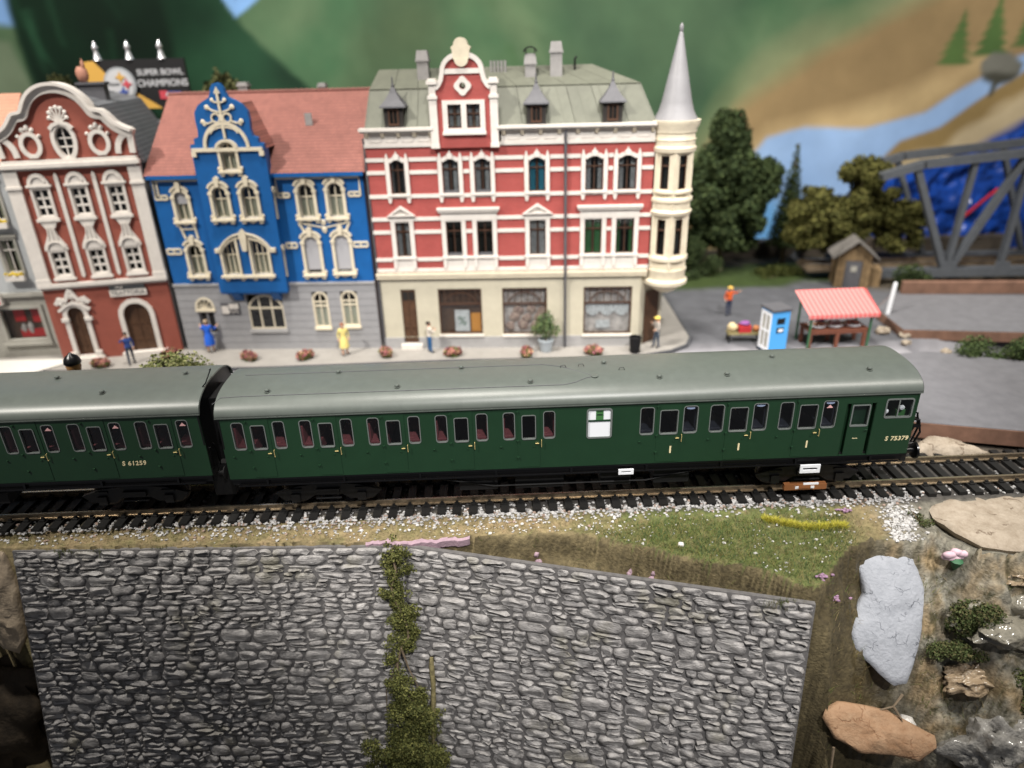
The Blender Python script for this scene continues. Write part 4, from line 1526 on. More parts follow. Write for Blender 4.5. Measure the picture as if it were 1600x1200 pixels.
def leaf_cloud(pts, n, size, cols, seed=0, flat=.5):
    """scatter of small leaf faces inside ellipsoids pts = [(centre, radii)]"""
    rs = random.Random(seed)
    V, F, C = [], [], []
    wts = [r_[0] * r_[1] * r_[2] for c_, r_ in pts]
    for i in range(n):
        c_, r_ = rs.choices(pts, wts)[0]
        d = Vector((rs.gauss(0, 1), rs.gauss(0, 1), rs.gauss(0, 1))).normalized()
        k = rs.uniform(.55, 1.06) if rs.random() < .8 else rs.random()
        p = Vector((c_[0] + d.x * r_[0] * k, c_[1] + d.y * r_[1] * k, c_[2] + d.z * r_[2] * k))
        nn = (d + Vector((rs.gauss(0, .6), rs.gauss(0, .6), rs.gauss(0, .6)))).normalized()
        a = nn.orthogonal().normalized()
        a = (Matrix.Rotation(rs.random() * 6.28, 3, nn) @ a)
        b = nn.cross(a)
        s = size * rs.uniform(.6, 1.4)
        o = len(V)
        V += [p - a * s, p + b * s * flat, p + a * s, p - b * s * flat + nn * s * .3]
        col = rs.choice(cols)
        g = rs.uniform(.75, 1.25)
        C += [tuple(q * g for q in col)] * 4
        F += [(o, o + 1, o + 2), (o, o + 2, o + 3)]
    return V, F, C
attr_mat('foliage', 0.8, 8.0, 0.2, 0.0, 5.0, 0.2)
def cloud_obj(name, pts, n, size, cols, parent=None, seed=0, flat=.5):
    V, F, C = leaf_cloud(pts, n, size, cols, seed, flat)
    me = bpy.data.meshes.new(name)
    me.from_pydata(V, [], F)
    me.materials.append(MATS['foliage'])
    color_attr(me, C)
    o = bpy.data.objects.new(name, me)
    COL.objects.link(o)
    if parent:
        o.parent = parent
    return o
mat('twig', (.16, .12, .08), .8, nscale=6, namt=.3)
mat('bark', (.20, .17, .08), .85, nscale=5, namt=.4, bump=.6, bscale=14)
IV = [(.115, .12, .034), (.09, .10, .03), (.15, .15, .048), (.06, .068, .022)]
ivy = empty('ivy', (-4.7, -1.3, -.5))
tag(ivy, 'olive green ivy trailing down the joint between the two walls', 'ivy')
V0 = Vector((4.7, 1.3, .5))
def ivypts(l):
    rs = random.Random(3)
    out = []
    for (x, y, z, r_) in l:
        r_ *= 1.18
        for k in range(10):
            q = .48 + .22 * rs.random()
            out.append(((x + 4.7 + rs.gauss(0, .55) * r_, y + 1.3 + rs.gauss(0, .12) * r_, z + .5 + rs.gauss(0, .6) * r_), (r_ * q * .8, r_ * q * .55, r_ * q * .7)))
    return out
spine = [(-4.75, -1.28, -.62, .34), (-4.7, -1.42, -1.1, .42), (-4.62, -1.55, -1.55, .42), (-4.85, -1.68, -2.2, .42), (-4.75, -1.82, -2.7, .42), (-4.5, -1.95, -3.2, .50), (-4.35, -2.05, -3.7, .52), (-4.3, -2.2, -4.2, .44), (-4.6, -2.3, -4.6, .36), (-4.8, -2.45, -5.3, .38), (-4.85, -2.65, -6.1, .42), (-4.3, -2.9, -6.8, .66), (-4.0, -3.05, -7.5, .75), (-4.3, -3.2, -8.2, .8), (-4.6, -3.45, -9.0, .9), (-4.1, -3.6, -9.6, .95), (-5.2, -3.6, -9.7, .7), (-4.2, -3.9, -10.6, 1.0)]
cloud_obj('foliage', ivypts(spine), 52000, .043, IV, ivy, 1, .7)
sb = MB()
pth = [Vector((x, y - .05, z)) + V0 for x, y, z, r_ in spine]
sb.tube(pth, [.05] * len(pth), 5)
sb.tube([pth[8], pth[8] + Vector((-.3, -.1, -.9)), pth[8] + Vector((-.75, -.3, -2.0)), pth[8] + Vector((-.8, -.5, -3.2))], [.03, .025, .02, .015], 5)
sb.tube([pth[8] + Vector((0, -.1, 0)), pth[8] + Vector((.25, -.25, -1.0)), pth[8] + Vector((.6, -.4, -1.9))], [.04, .03, .015], 5)
sb.tube([pth[4], pth[4] + Vector((.5, .0, -.3)), pth[4] + Vector((.7, -.1, -1.0))], [.02, .015, .01], 5)
sb.build('stem', 'twig', ivy)
tag(MB().tube([(-3.46, -2.42, -5.15), (-3.48, -2.5, -5.5), (-3.45, -2.68, -6.4), (-3.52, -2.95, -7.6), (-3.58, -3.2, -8.7), (-3.6, -3.35, -9.3)], [.07, .11, .10, .11, .08, .04], 7).build('bark_stick', 'bark', smooth=60), 'narrow upright bark stick leaning on the angled wall by the ivy', 'stick')
# moss bushes on the slope
MO = [(.065, .085, .03), (.045, .062, .02), (.095, .11, .042), (.11, .10, .045)]
def bush(name, c, r_, n, cols, label, seed, size=.06, cat='bush', group=None, flat=.5):
    rs = random.Random(seed)
    root = empty(name, c)
    tag(root, label, cat, group)
    pts = []
    for k in range(14):
        d = Vector((rs.gauss(0, .42) * r_[0], rs.gauss(0, .42) * r_[1], abs(rs.gauss(0, .4)) * r_[2]))
        q = rs.uniform(.3, .55)
        pts.append((d, (r_[0] * q, r_[1] * q, r_[2] * q)))
    cloud_obj('foliage', pts, n, size, cols, root, seed, flat)
    b = MB()
    for k in range(5):
        e = pts[k][0]
        b.tube([(0, 0, -.1), (e.x * .4, e.y * .4, e.z * .5 + .05), (e.x, e.y, e.z + .1)], [.035, .025, .012], 5)
    b.build('stem', 'twig', root)
    return root
bush('moss_bush', (16.75, -3.6, -3.4), (1.25, .9, 1.1), 14000, MO, 'dark green moss clump on the rocky slope beside the grey slab', 21, .06, 'moss')
bush('moss_bush', (18.3, -5.2, -5.5), (1.2, .9, 1.3), 14000, MO, 'dark green moss clump low on the rocky slope', 22, .06, 'moss')
bush('moss_bush', (15.9, -4.0, -4.0), (.9, .55, .5), 5000, MO, 'low moss patch between the grey slab and the moss clump', 23, .045, 'moss')
bush('moss_bush', (15.75, -.55, -.75), (.3, .4, .3), 900, MO, 'small moss tuft between gravel spill and flat tan rock', 24, .04, 'moss')
bush('moss_bush', (12.25, -2.0, -.95), (.28, .35, .4), 1200, [(.06, .10, .03), (.09, .11, .035)], 'green tuft at the upper corner of the grey slab', 25, .04, 'moss')
# pink flower lying on the slope
fl = empty('pink_flower', (16.3, -2.15, -1.15))
tag(fl, 'crumpled pink flower with a green base on the slope', 'flower')
mat('petal_pink', (.56, .40, .46), .7, nscale=4, namt=.15)
mat('leaf_green', (.03, .11, .05), .6)
for k in range(6):
    a = -60 + 60 * k
    MB().blob((math.sin(R(a)) * .28, -.05 + .05 * (k % 2), .12 + math.cos(R(a)) * .12), (.26, .13, .16), k, .4, 2, 2).build('petal', 'petal_pink', fl, smooth=60)
MB().lathe([(.02, -.55), (.16, -.3), (.24, -.1), (.1, .0)], (0.02, -.12, .05), 8).build('calyx', 'leaf_green', fl, smooth=50)
mat('heather', (.28, .17, .26), .8, nscale=8, namt=.3)
for k, (x, y, lb) in enumerate(((10.6, -3.75, 'small purple heather tuft by the end of the verge'), (11.35, -3.55, 'pink heather speck beside the wall corner'), (13.0, .02, 'pale pink lichen smudge next to the sleepers'))):
    z = terr_z(x, y)
    b = MB()
    for j in range(14):
        b.blob((x + random.gauss(0, .16), y + random.gauss(0, .08), z + random.uniform(0, .1)), (.07, .05, .05), j, .5, 1)
    tag(b.build('heather_tuft', 'heather'), lb, 'heather')
mat('foam_pink', (.30, .21, .25), .9, nscale=5, namt=.15, bump=.5, bscale=12)
b = MB()
V = []
n = 60
for i in range(n + 1):
    x = -5.8 + 4.0 * i / n
    e = edge_n(x)
    wd = (.035 + .10 * fbm(x * 1.7, 5, 5)) * min(1, i / 8, (n - i) / 8)
    z = -.69 + .02 * fbm(x * 3, 1, 1)
    V += [(x, e - .02 - .1, z - .25), (x, e - .02 - .1, z + .02), (x, e + wd, z + .07), (x, e + wd + .03, z - .25)]
b.add(V, [(4 * i + k, 4 * i + (k + 1) % 4, 4 * i + 4 + (k + 1) % 4, 4 * i + 4 + k) for i in range(n) for k in range(4)])
tag(b.build('foam_strip', 'foam_pink', smooth=40), 'strip of pink foam showing along the wall top beside the ivy', 'foam')
for k, (x, y, lb) in enumerate(((.77, -.95, 'pink foam patch in the earth bank nearest the ivy'), (1.42, -1.22, 'broad pink foam patch in the earth bank'), (4.32, -1.72, 'small pink foam patch midway along the earth bank'), (5.05, -2.1, 'pink foam streak on the earth bank below the grass'))):
    b = MB()
    for j in range(5):
        xx, yy = x + random.gauss(0, .05), y + random.gauss(0, .07)
        b.blob((xx, yy, terr_z(xx, yy) + .01), (.10, .10, .12), j + k * 7, .5, 2, 2.5)
    tag(b.build('foam_patch', 'foam_pink', smooth=60), lb, 'foam')
tag(MB().blob((6.15, -1.72, terr_z(6.15, -1.72) + .07), (.13, .11, .11), 5, .3, 2).build('pebble', 'white_quartz', smooth=60), 'largest white pebble at the grass edge above the bank', 'pebble')
# twigs on the slope
def twig(paths, label):
    root = empty('twig', paths[0][0])
    p0 = Vector(paths[0][0])
    for q in paths:
        MB().tube([Vector(t) - p0 for t in q], [.05 - .03 * i / (len(q) - 1) for i in range(len(q))], 6).build('branch', 'twig', root)
    tag(root, label, 'twig')
twig([[(13.7, -5.0, -4.9), (13.3, -5.25, -5.2), (12.6, -5.3, -5.35)], [(13.3, -5.25, -5.2), (13.5, -5.5, -5.5), (13.6, -5.6, -5.8)]], 'forked twig between the grey slab and the orange stone')
twig([[(10.9, -6.2, -6.0), (10.8, -6.5, -6.8), (10.5, -6.8, -8.2)], [(10.8, -6.5, -6.8), (11.0, -6.8, -7.8), (11.2, -7, -8.6)]], 'thin twig hanging under the orange stone')
twig([[(17.3, -3.9, -4.0), (17.8, -4.2, -4.6), (18.2, -4.4, -5.0)]], 'short straight twig beside the dark moss clumps')

# ================================================================== HOUSES
def win(root, poly, fmat, vb=(.5,), hb=(.68,), curtain=None, y=.10, fw=.055, bw=.05, gl='dark_glass', cz=None, name='window', cover=1.0):
    xs_ = [p[0] for p in poly]
    zs_ = [p[1] for p in poly]
    x0, x1, z0, z1 = min(xs_), max(xs_), min(zs_), max(zs_)
    b = MB()
    b.plate(inset(poly, -.02), [inset(poly, fw)], y, y + .09)
    zv = z1 - (z1 - z0) * .02
    for v in vb:
        xx = x0 + (x1 - x0) * v
        dd = abs(v - .5) * 2
        zt = z1 - fw if len(poly) <= 4 else z1 - fw - (z1 - poly[2][1]) * dd ** 2
        b.box(xx - bw / 2, xx + bw / 2, y + .012, y + .08, z0 + fw * .5, zt)
    for h in hb:
        zz = z0 + (z1 - z0) * h
        b.box(x0 + fw * .5, x1 - fw * .5, y + .006, y + .085, zz - bw * .6, zz + bw * .6)
    w = b.build(name, fmat, root)
    MB().plate(inset(poly, fw * .5), [], y + .05, y + .056).build('pane', gl, w)
    if curtain:
        n = 14
        V, F = [], []
        zt = z0 + (z1 - z0) * (cz[1] if cz else .98)
        zb = z0 + (z1 - z0) * (cz[0] if cz else .02)
        for sx0, sx1 in ((x0 + .02, x0 + (x1 - x0) * .5 * cover), (x1 - (x1 - x0) * .5 * cover, x1 - .02)):
            o = len(V)
            for i in range(n + 1):
                xx = sx0 + (sx1 - sx0) * i / n
                V += [(xx, y + .10 + .025 * math.sin(i * 1.9), zb), (xx, y + .10 + .025 * math.sin(i * 1.9 + .4), zt)]
            F += [(o + 2 * i, o + 2 * i + 2, o + 2 * i + 3, o + 2 * i + 1) for i in range(n)]
        MB().add(V, F).build('curtain', curtain, w)
    return w
def arcpts(cx, cz, r, a0, a1, n=10, rz=None):
    rz = rz or r
    return [(cx + r * math.cos(R(a0 + (a1 - a0) * i / n)), cz + rz * math.sin(R(a0 + (a1 - a0) * i / n))) for i in range(n + 1)]
def sphere_me(name, r, m_, sub=1):
    return MB().blob((0, 0, 0), (r, r, r), 0, 0, sub).mesh(name, m_, 60)

# ------------------------------------------------------------------ red brick corner house
RA = R(-2.5)
red = empty('corner_house', (-8.2, 16.45, 0), RA)
tag(red, 'red brick corner house with white bands, green mansard roof and grey spire', 'house', 'town houses')
W3 = [(1.95, 2.75), (4.78, 5.65), (6.50, 7.37), (9.42, 10.31), (12.45, 13.4), (14.18, 15.17)]
h3 = [arched(a, b, 9.46, 11.27, .18) for a, b in W3]
h2 = [rect(a, b, 5.98, 7.94) for a, b in W3]
gw1, gw2 = rect(5.28, 5.98, 12.82, 13.98), rect(6.26, 6.96, 12.82, 13.98)
cx = 6.12
gab = [(4.72, 11.85), (7.52, 11.85), (7.52, 14.75)] + [(7.38, 14.9), (7.22, 15.15), (7.14, 15.45)] + arcpts(cx, 15.55, 1.0, 0, 180, 14, .78) + [(5.10, 15.45), (5.02, 15.15), (4.86, 14.9), (4.72, 14.75)]
MB().plate(rect(.75, 16.05, 5.0, 11.95), h3 + h2, 0, .3).build('wall', 'red_brick', red)
gb = MB().plate(gab, [gw1, gw2, arcpts(cx, 14.85, .16, 0, 340, 8)], -.22, .6).build('gable', 'red_brick', red)
shop = [rect(4.05, 6.58, 1.26, 4.05), rect(7.78, 10.37, 1.22, 4.05), rect(12.47, 15.25, 1.18, 4.05)]
door_h = rect(1.88, 2.74, .9, 4.05)
MB().plate(rect(.75, 15.7, 1.1, 4.75), [[(p[0], max(p[1], 1.1)) if False else p for p in s] for s in shop] + [[(1.88, 1.11), (2.74, 1.11), (2.74, 4.05), (1.88, 4.05)]], .04, .3).build('shop_wall', 'cream_wall', red)
pl = MB()
for a, b in ((.73, 1.86), (2.76, 15.75)):
    pl.box(a, b, -.03, .3, .4, 1.1)
pl.build('plinth', 'grey_plinth', red)
MB().box(1.7, 2.95, -.25, .3, .4, .72).build('door_step', 'white_trim', red)
# corner chamfer, flank and back walls
fl_ = MB()
fl_.add([(15.7, .05, .4), (17.2, 1.5, .4), (17.2, 1.5, 4.75), (15.7, .05, 4.75)], [(0, 1, 2, 3)])
fl_.add([(17.2, 1.5, .4), (17.2, 7.5, .4), (17.2, 7.5, 4.75), (17.2, 1.5, 4.75)], [(0, 1, 2, 3)])
fl_.build('corner_wall', 'cream_wall', red)
MB().add([(16.0, .3, .4), (16.95, 1.22, .4), (16.95, 1.22, 3.6), (16.0, .3, 3.6)], [(0, 1, 2, 3)]).build('corner_door', 'dark_wood', red, loc=(.03, -.04, 0))
fr_ = MB()
fr_.box(16.05, 17.2, .5, 7.5, 4.75, 11.95).box(.75, 16.05, 7.2, 7.5, .4, 11.95).box(.75, 1.0, .3, 7.2, .4, 11.95)
fr_.build('side_wall', 'red_brick', red)
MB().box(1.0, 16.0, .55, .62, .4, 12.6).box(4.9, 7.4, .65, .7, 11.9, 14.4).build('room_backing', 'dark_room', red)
# white string courses, split by the windows
def spans(lo, hi, cuts):
    out, x = [], lo
    for a, b in sorted(cuts):
        if a > x:
            out.append((x, a))
        x = max(x, b)
    if x < hi:
        out.append((x, hi))
    return out
for z, cut in ((11.28, .26), (10.62, .26), (9.36, -1), (8.12, .26), (7.40, .26), (5.84, .30), (5.22, -1)):
    for a, c in (spans(.7, 16.05, [(p - cut, q + cut) for p, q in W3]) if cut > 0 else [(.7, 16.05)]):
        MB().box(a, c, -.07, .02, z - .10, z + .10).build('string_course', 'white_trim', red)
MB().box(.62, 16.0, -.14, .06, 4.72, 4.90).box(.62, 16.0, -.20, .06, 4.90, 5.06).build('belt_course', 'ivory_trim', red)
# third floor surrounds
for i, (a, b) in enumerate(W3):
    q = MB()
    top = arched(a, b, 9.46, 11.27, .18)[2:]
    q.ribbon([(p[0], p[1] + .09) for p in top], .2, -.10, .05)
    for s, x in ((-1, a - .12), (1, b + .12)):
        q.box(x - .11, x + .11, -.11, .02, 9.2, 11.36)
        q.plate([(x - .08, 11.36), (x + .08, 11.36), (x + .05, 11.52), (x, 11.62), (x - .05, 11.52)], [], -.11, .02)
        q.plate([(x - .1, 9.2), (x + .1, 9.2), (x + .06, 9.0), (x - .06, 9.0)][::-1], [], -.11, .02)
    m_ = (a + b) / 2
    q.plate([(m_ - .10, 11.28), (m_ + .10, 11.28), (m_ + .16, 11.52), (m_ + .07, 11.56), (m_, 11.72), (m_ - .07, 11.56), (m_ - .16, 11.52)], [], -.17, .0)
    q.box(a - .2, b + .2, -.16, .1, 9.36, 9.47)
    q.build('window_surround', 'white_trim', red)
    cur = ['curtain_white', 'curtain_white', 'curtain_white', 'curtain_cyan', 'curtain_white', 'curtain_white'][i]
    w = win(red, h3[i], 'frame_brown', curtain=cur, cover=[.3, .7, .7, .8, .6, .6][i], hb=(.7,))
    w2 = win(red, h2[i], 'frame_brown', curtain=['curtain_white', None, None, 'curtain_white', 'curtain_green', 'curtain_green'][i], cover=[.7, 1, 1, .85, .85, .5][i], hb=(.72,))
    if i in (1, 2):
        MB().box(a + .03, b - .03, .04, .1, 9.46, 9.62).build('flower_box', 'zinc', red)
        MB().box(a + .03, b - .03, .04, .1, 5.98, 6.16).build('flower_box', 'zinc', red)
# second floor surrounds
for grp in ([0], [1, 2], [3], [4, 5]):
    a, b = W3[grp[0]][0], W3[grp[-1]][1]
    q = MB()
    for i in grp:
        for x in (W3[i][0] - .12, W3[i][1] + .12):
            q.box(x - .12, x + .12, -.09, .02, 5.8, 8.0)
        q.box(W3[i][0] - .02, W3[i][1] + .02, -.07, .02, 7.94, 8.06)
    q.box(a - .28, b + .28, -.15, .1, 5.86, 5.99)
    q.build('window_surround', 'white_trim', red)
    q = MB()
    q.box(a - .2, b + .2, -.06, .02, 5.3, 5.8)
    for x in (a - .15, b + .15) + (((a + b) / 2 - .3, (a + b) / 2 + .3) if len(grp) > 1 else ()):
        q.box(x - .09, x + .09, -.13, .0, 5.32, 5.84)
    q.build('apron_panel', 'white_trim', red)
    q = MB()
    if len(grp) == 1:
        m_ = (a + b) / 2
        q.box(a - .25, b + .25, -.10, .02, 8.0, 8.32)
        q.plate([(a - .38, 8.30), (b + .38, 8.30), (m_, 8.86)], [[(a - .12, 8.38), (b + .12, 8.38), (m_, 8.70)]], -.24, .02)
        q.plate([(a - .2, 8.34), (b + .2, 8.34), (m_, 8.78)], [], -.10, .0)
    else:
        q.box(a - .26, b + .26, -.10, .02, 8.0, 8.48)
        q.box(a - .36, b + .36, -.22, .02, 8.46, 8.58)
        q.box(a - .42, b + .42, -.28, .02, 8.58, 8.70)
    q.build('pediment', 'white_trim', red)
# cornice
for a, b in ((.55, 4.45), (7.8, 16.05)):
    q = MB()
    q.box(a + .15, b, -.10, .1, 11.92, 12.10).box(a + .2, b, -.05, .1, 12.10, 12.66)
    q.box(a, b, -.40, .25, 12.76, 12.90).box(a + .06, b, -.30, .2, 12.66, 12.76)
    q.build('cornice', 'white_trim', red)
    n = int((b - a) / .95)
    for k in range(n + 1):
        x = a + .35 + (b - a - .5) * k / n
        MB().plate([(-.30, 12.66), (-.05, 12.66), (-.05, 12.40), (-.12, 12.42), (-.2, 12.55)], [], x - .09, x + .09, fn=lambda p, z, t: (t, p, z)).build('bracket', 'ivory_trim', red)
    for k in range(n):
        x = a + .35 + (b - a - .5) * (k + .5) / n
        MB().plate(rect(x - .32, x + .32, 12.18, 12.58), [rect(x - .25, x + .25, 12.24, 12.52)], -.085, -.04).build('frieze_panel', 'white_trim', red)
# gable trim
outl = [(4.72, 14.75), (4.88, 14.9), (5.03, 15.15), (5.10, 15.45)] + list(reversed(arcpts(cx, 15.55, 1.0, 0, 180, 14, .78))) + [(7.14, 15.45), (7.21, 15.15), (7.36, 14.9), (7.52, 14.75)]
q = MB().ribbon(outl, .22, -.34, .3)
q.box(5.12, 7.12, -.30, -.2, 15.42, 15.66)
q.build('gable_coping', 'white_trim', red)
for x in (4.55, 7.69):
    q = MB()
    q.box(x - .2, x + .2, -.34, .15, 11.92, 14.25)
    q.box(x - .25, x + .25, -.40, .2, 14.25, 14.42).box(x - .17, x + .17, -.32, .12, 14.42, 14.95)
    q.box(x - .27, x + .27, -.42, .22, 14.95, 15.12).box(x - .2, x + .2, -.34, .15, 15.12, 15.22)
    q.box(x - .23, x + .23, -.37, .15, 11.85, 12.05)
    q.build('pilaster', 'white_trim', red)
q = MB()
q.plate([(5.72, 16.1), (6.52, 16.1), (6.56, 16.5), (6.62, 16.62), (6.50, 16.72)] + arcpts(cx, 16.72, .36, 0, 180, 8) + [(5.74, 16.72), (5.62, 16.62), (5.68, 16.5)], [], -.36, .25)
q.plate(arcpts(cx, 16.1, .36, 180, 360, 8), [], -.38, .2)
q.build('gable_crest', 'ivory_trim', red)
q = MB()
dm = [(cx + .40 * math.cos(R(t)) * (1 + .12 * math.cos(R(4 * t))), 14.85 + .42 * math.sin(R(t)) * (1 + .12 * math.cos(R(4 * t)))) for t in range(0, 360, 15)]
q.plate(dm, [arcpts(cx, 14.85, .17, 0, 340, 10)], -.31, -.2)
q.build('roundel', 'white_trim', red)
q = MB()
q.plate(rect(5.02, 7.22, 12.60, 14.18), [gw1, gw2], -.31, -.2).box(4.98, 7.26, -.40, -.2, 12.50, 12.64)
q.build('window_surround', 'white_trim', red)
for p in (gw1, gw2):
    win(red, p, 'frame_brown', curtain='curtain_white', cover=.7, y=-.12, hb=(.6,))
# shop windows with goods behind the glass
mat('goods_orange', (.62, .25, .03), .6)
mat('goods_white', (.6, .6, .62), .6, nscale=6, namt=.25)
mat('goods_flower', (.55, .42, .34), .7, nscale=5, namt=.9, col2=(.10, .025, .03))
mat('goods_pale', (.52, .46, .44), .7, nscale=3, namt=.4)
for k, p in enumerate(shop):
    a, b, z0, z1 = p[0][0], p[1][0], p[0][1], p[2][1]
    q = MB()
    q.plate(inset(p, -.01), [inset(p, .09)], .08, .2)
    zt = z0 + (z1 - z0) * .66
    q.box(a, b, .09, .19, zt - .04, zt + .05)
    for v in np.linspace(.14, .86, 6):
        q.box(a + (b - a) * v - .022, a + (b - a) * v + .022, .10, .17, zt, z1 - .05)
    q.ribbon(arcpts((a + b) / 2, zt, (b - a) * .36, 0, 180, 10, (z1 - zt) * .72), .05, .09, .17)
    w = q.build('shop_window', 'frame_brown', red)
    MB().plate(inset(p, .05), [], .13, .136).build('pane', 'dark_glass', w)
    if k == 0:
        MB().box(a + .1, b - .1, .30, .34, z0, z1).build('display_back', 'dark_wood', w)
        MB().box(a + .9, a + 1.75, .20, .23, z0 + .12, z0 + 1.45).build('display_poster', 'goods_white', w)
        MB().box(a + 1.85, a + 2.45, .22, .25, z0 + .1, z0 + 1.25).build('display_poster', 'goods_orange', w)
        pm = text_mesh('display_pattern', '%', .8, 'leaf_green', .004)
        inst('poster_print', pm, w, (a + 1.32, .192, z0 + .75), (R(90), 0, 0))
    elif k == 1:
        MB().box(a + .05, b - .1, .30, .34, z0, z1).build('display_back', 'goods_pale', w)
        for j in range(9):
            MB().blob((a + .45 + .24 * j, .24, z0 + .45 + .6 * (j % 3) * .8 + .1 * (j % 2)), (.3, .08, .28), j, .5, 2).build('display_goods', 'goods_flower', w, smooth=60)
    else:
        MB().box(a + .05, b - .05, .30, .34, z0, z1).build('display_back', 'goods_pale', w)
        V, F = [], []
        for i in range(41):
            xx = a + .15 + (b - a - .3) * i / 40
            V += [(xx, .22 + .03 * math.sin(i * 1.7), zt - .02), (xx, .22 + .03 * math.sin(i * 1.7), zt - .55 - .28 * abs(math.sin(i * math.pi / 13.3)))]
        MB().add(V, [(2 * i, 2 * i + 1, 2 * i + 3, 2 * i + 2) for i in range(40)]).build('curtain', 'goods_white', w)
        MB().box(a + .75, a + 1.55, .20, .22, z0 + .3, z0 + .8).build('display_poster', 'goods_white', w)
    MB().box(a - .05, b + .05, -.12, .1, z0 - .13, z0 - .01).build('window_sill', 'white_trim', red)
# shop door
q = MB()
q.box(1.9, 2.72, .1, .18, .74, 4.03)
for z0, z1 in ((.95, 1.55), (1.7, 3.1)):
    for x in (2.0, 2.36):
        q.box(x, x + .27, .06, .1, z0, z1)
dr = q.build('door', 'dark_wood', red)
MB().box(1.98, 2.29, .07, .1, 3.4, 3.9).box(2.34, 2.65, .07, .1, 3.4, 3.9).build('pane', 'dark_room', dr)
# rain pipe
MB().tube([(11.38, -.2, 12.6), (11.38, -.16, 12.2), (11.40, -.16, 5.3), (11.40, -.26, 4.9), (11.40, -.12, 4.5), (11.42, -.12, .42)], .075, 8).build('rain_pipe', 'zinc', red, smooth=60)
MB().tube([(.68, -.02, 12.4), (.68, -.02, .42)], .06, 6).build('rain_pipe', 'zinc', red, smooth=60)
# mansard roof of sheet panels
roof = MB().box(1.05, 15.4, 1.3, 6.2, 12.7, 14.6).build('roof', 'mansard_green', red)
def panel(p00, p10, p11, p01, th=.05):
    P = [Vector(p) for p in (p00, p10, p11, p01)]
    n = (P[1] - P[0]).cross(P[3] - P[0]).normalized()
    V = [p + n * th for p in P] + [p - n * .02 for p in P]
    MB().add(V, [(0, 1, 2, 3), (7, 6, 5, 4), (0, 4, 5, 1), (1, 5, 6, 2), (2, 6, 7, 3), (3, 7, 4, 0)]).build('roof_panel', 'mansard_green', roof)
def lxs(z):     # hip at the right end
    return 16.1 - (z - 12.9) * .42
nb = 11
for k in range(nb):
    t0, t1 = k / nb, (k + 1) / nb
    g = .012
    xa, xb = .85 + (16.05 - .85) * t0 + g, .85 + (16.05 - .85) * t1 - g
    ya, yb = 1.05 + (15.3 - 1.05) * t0 + g, 1.05 + (15.3 - 1.05) * t1 - g
    panel((xa, .05, 12.86), (xb, .05, 12.86), (yb, 1.18, 14.66), (ya, 1.18, 14.66))
    ra, rb_ = 1.25 + (12.9 - 1.25) * t0 + g, 1.25 + (12.9 - 1.25) * t1 - g
    panel((ya, 1.12, 14.69), (yb, 1.12, 14.69), (rb_, 3.2, 15.6), (ra, 3.2, 15.6))
    panel((rb_, 3.2, 15.6), (ra, 3.2, 15.6), (ya, 6.4, 14.6), (yb, 6.4, 14.6))
panel((16.05, .05, 12.86), (16.05, 7.3, 12.86), (15.3, 6.3, 14.66), (15.3, 1.18, 14.66))
panel((15.3, 1.12, 14.69), (15.3, 6.3, 14.69), (12.9, 3.3, 15.6), (12.9, 3.2, 15.6))
panel((.85, 7.3, 12.86), (.85, .05, 12.86), (1.05, 1.18, 14.66), (1.05, 6.3, 14.66))
panel((1.05, 6.3, 14.66), (1.05, 1.12, 14.69), (1.25, 3.2, 15.6), (1.25, 3.3, 15.6))
for k in range(14):     # seam ribs
    t = k / 13
    MB().tube([(.9 + 15.1 * t, .02, 12.9), (1.05 + 14.2 * t, 1.15, 14.72)], .022, 4).build('roof_seam', 'mansard_green', roof)
# dormers
for u in (2.42, 9.86, 13.80):
    q = MB()
    q.plate(rect(u - .50, u + .50, 12.9, 13.92), [rect(u - .24, u + .24, 13.05, 13.78)], -.06, .04)
    q.box(u - .5, u - .44, .04, 1.0, 12.9, 13.92).box(u + .44, u + .5, .04, 1.0, 12.9, 13.92)
    d = q.build('dormer', mat('dormer_dark', (.022, .019, .017), .6), roof)
    b = MB()
    b.plate(rect(u - .28, u + .28, 13.0, 13.82), [rect(u - .19, u + .19, 13.1, 13.74)], -.10, -.04).box(u - .02, u + .02, -.09, -.04, 13.1, 13.74)
    b.build('dormer_window', 'frame_brown', roof)
    MB().box(u - .2, u + .2, .0, .03, 13.0, 13.8).build('dormer_pane', 'dark_room', roof)
    V = []
    for (w_, z) in ((.68, 13.88), (.66, 13.96), (.42, 14.22), (.2, 14.56), (.07, 14.86)):
        V += [(u - w_, .42 - w_, z), (u + w_, .42 - w_, z), (u + w_, .42 + w_, z), (u - w_, .42 + w_, z)]
    F = [(4 * i + k, 4 * i + (k + 1) % 4, 4 * i + 4 + (k + 1) % 4, 4 * i + 4 + k) for i in range(4) for k in range(4)] + [(3, 2, 1, 0), (16, 17, 18, 19)]
    MB().add(V, F).lathe([(.06, 14.82), (.09, 14.92), (.05, 15.02), (.03, 15.3), (.0, 15.38)], (u, .42, 0), 6).build('dormer_roof', 'zinc', roof)
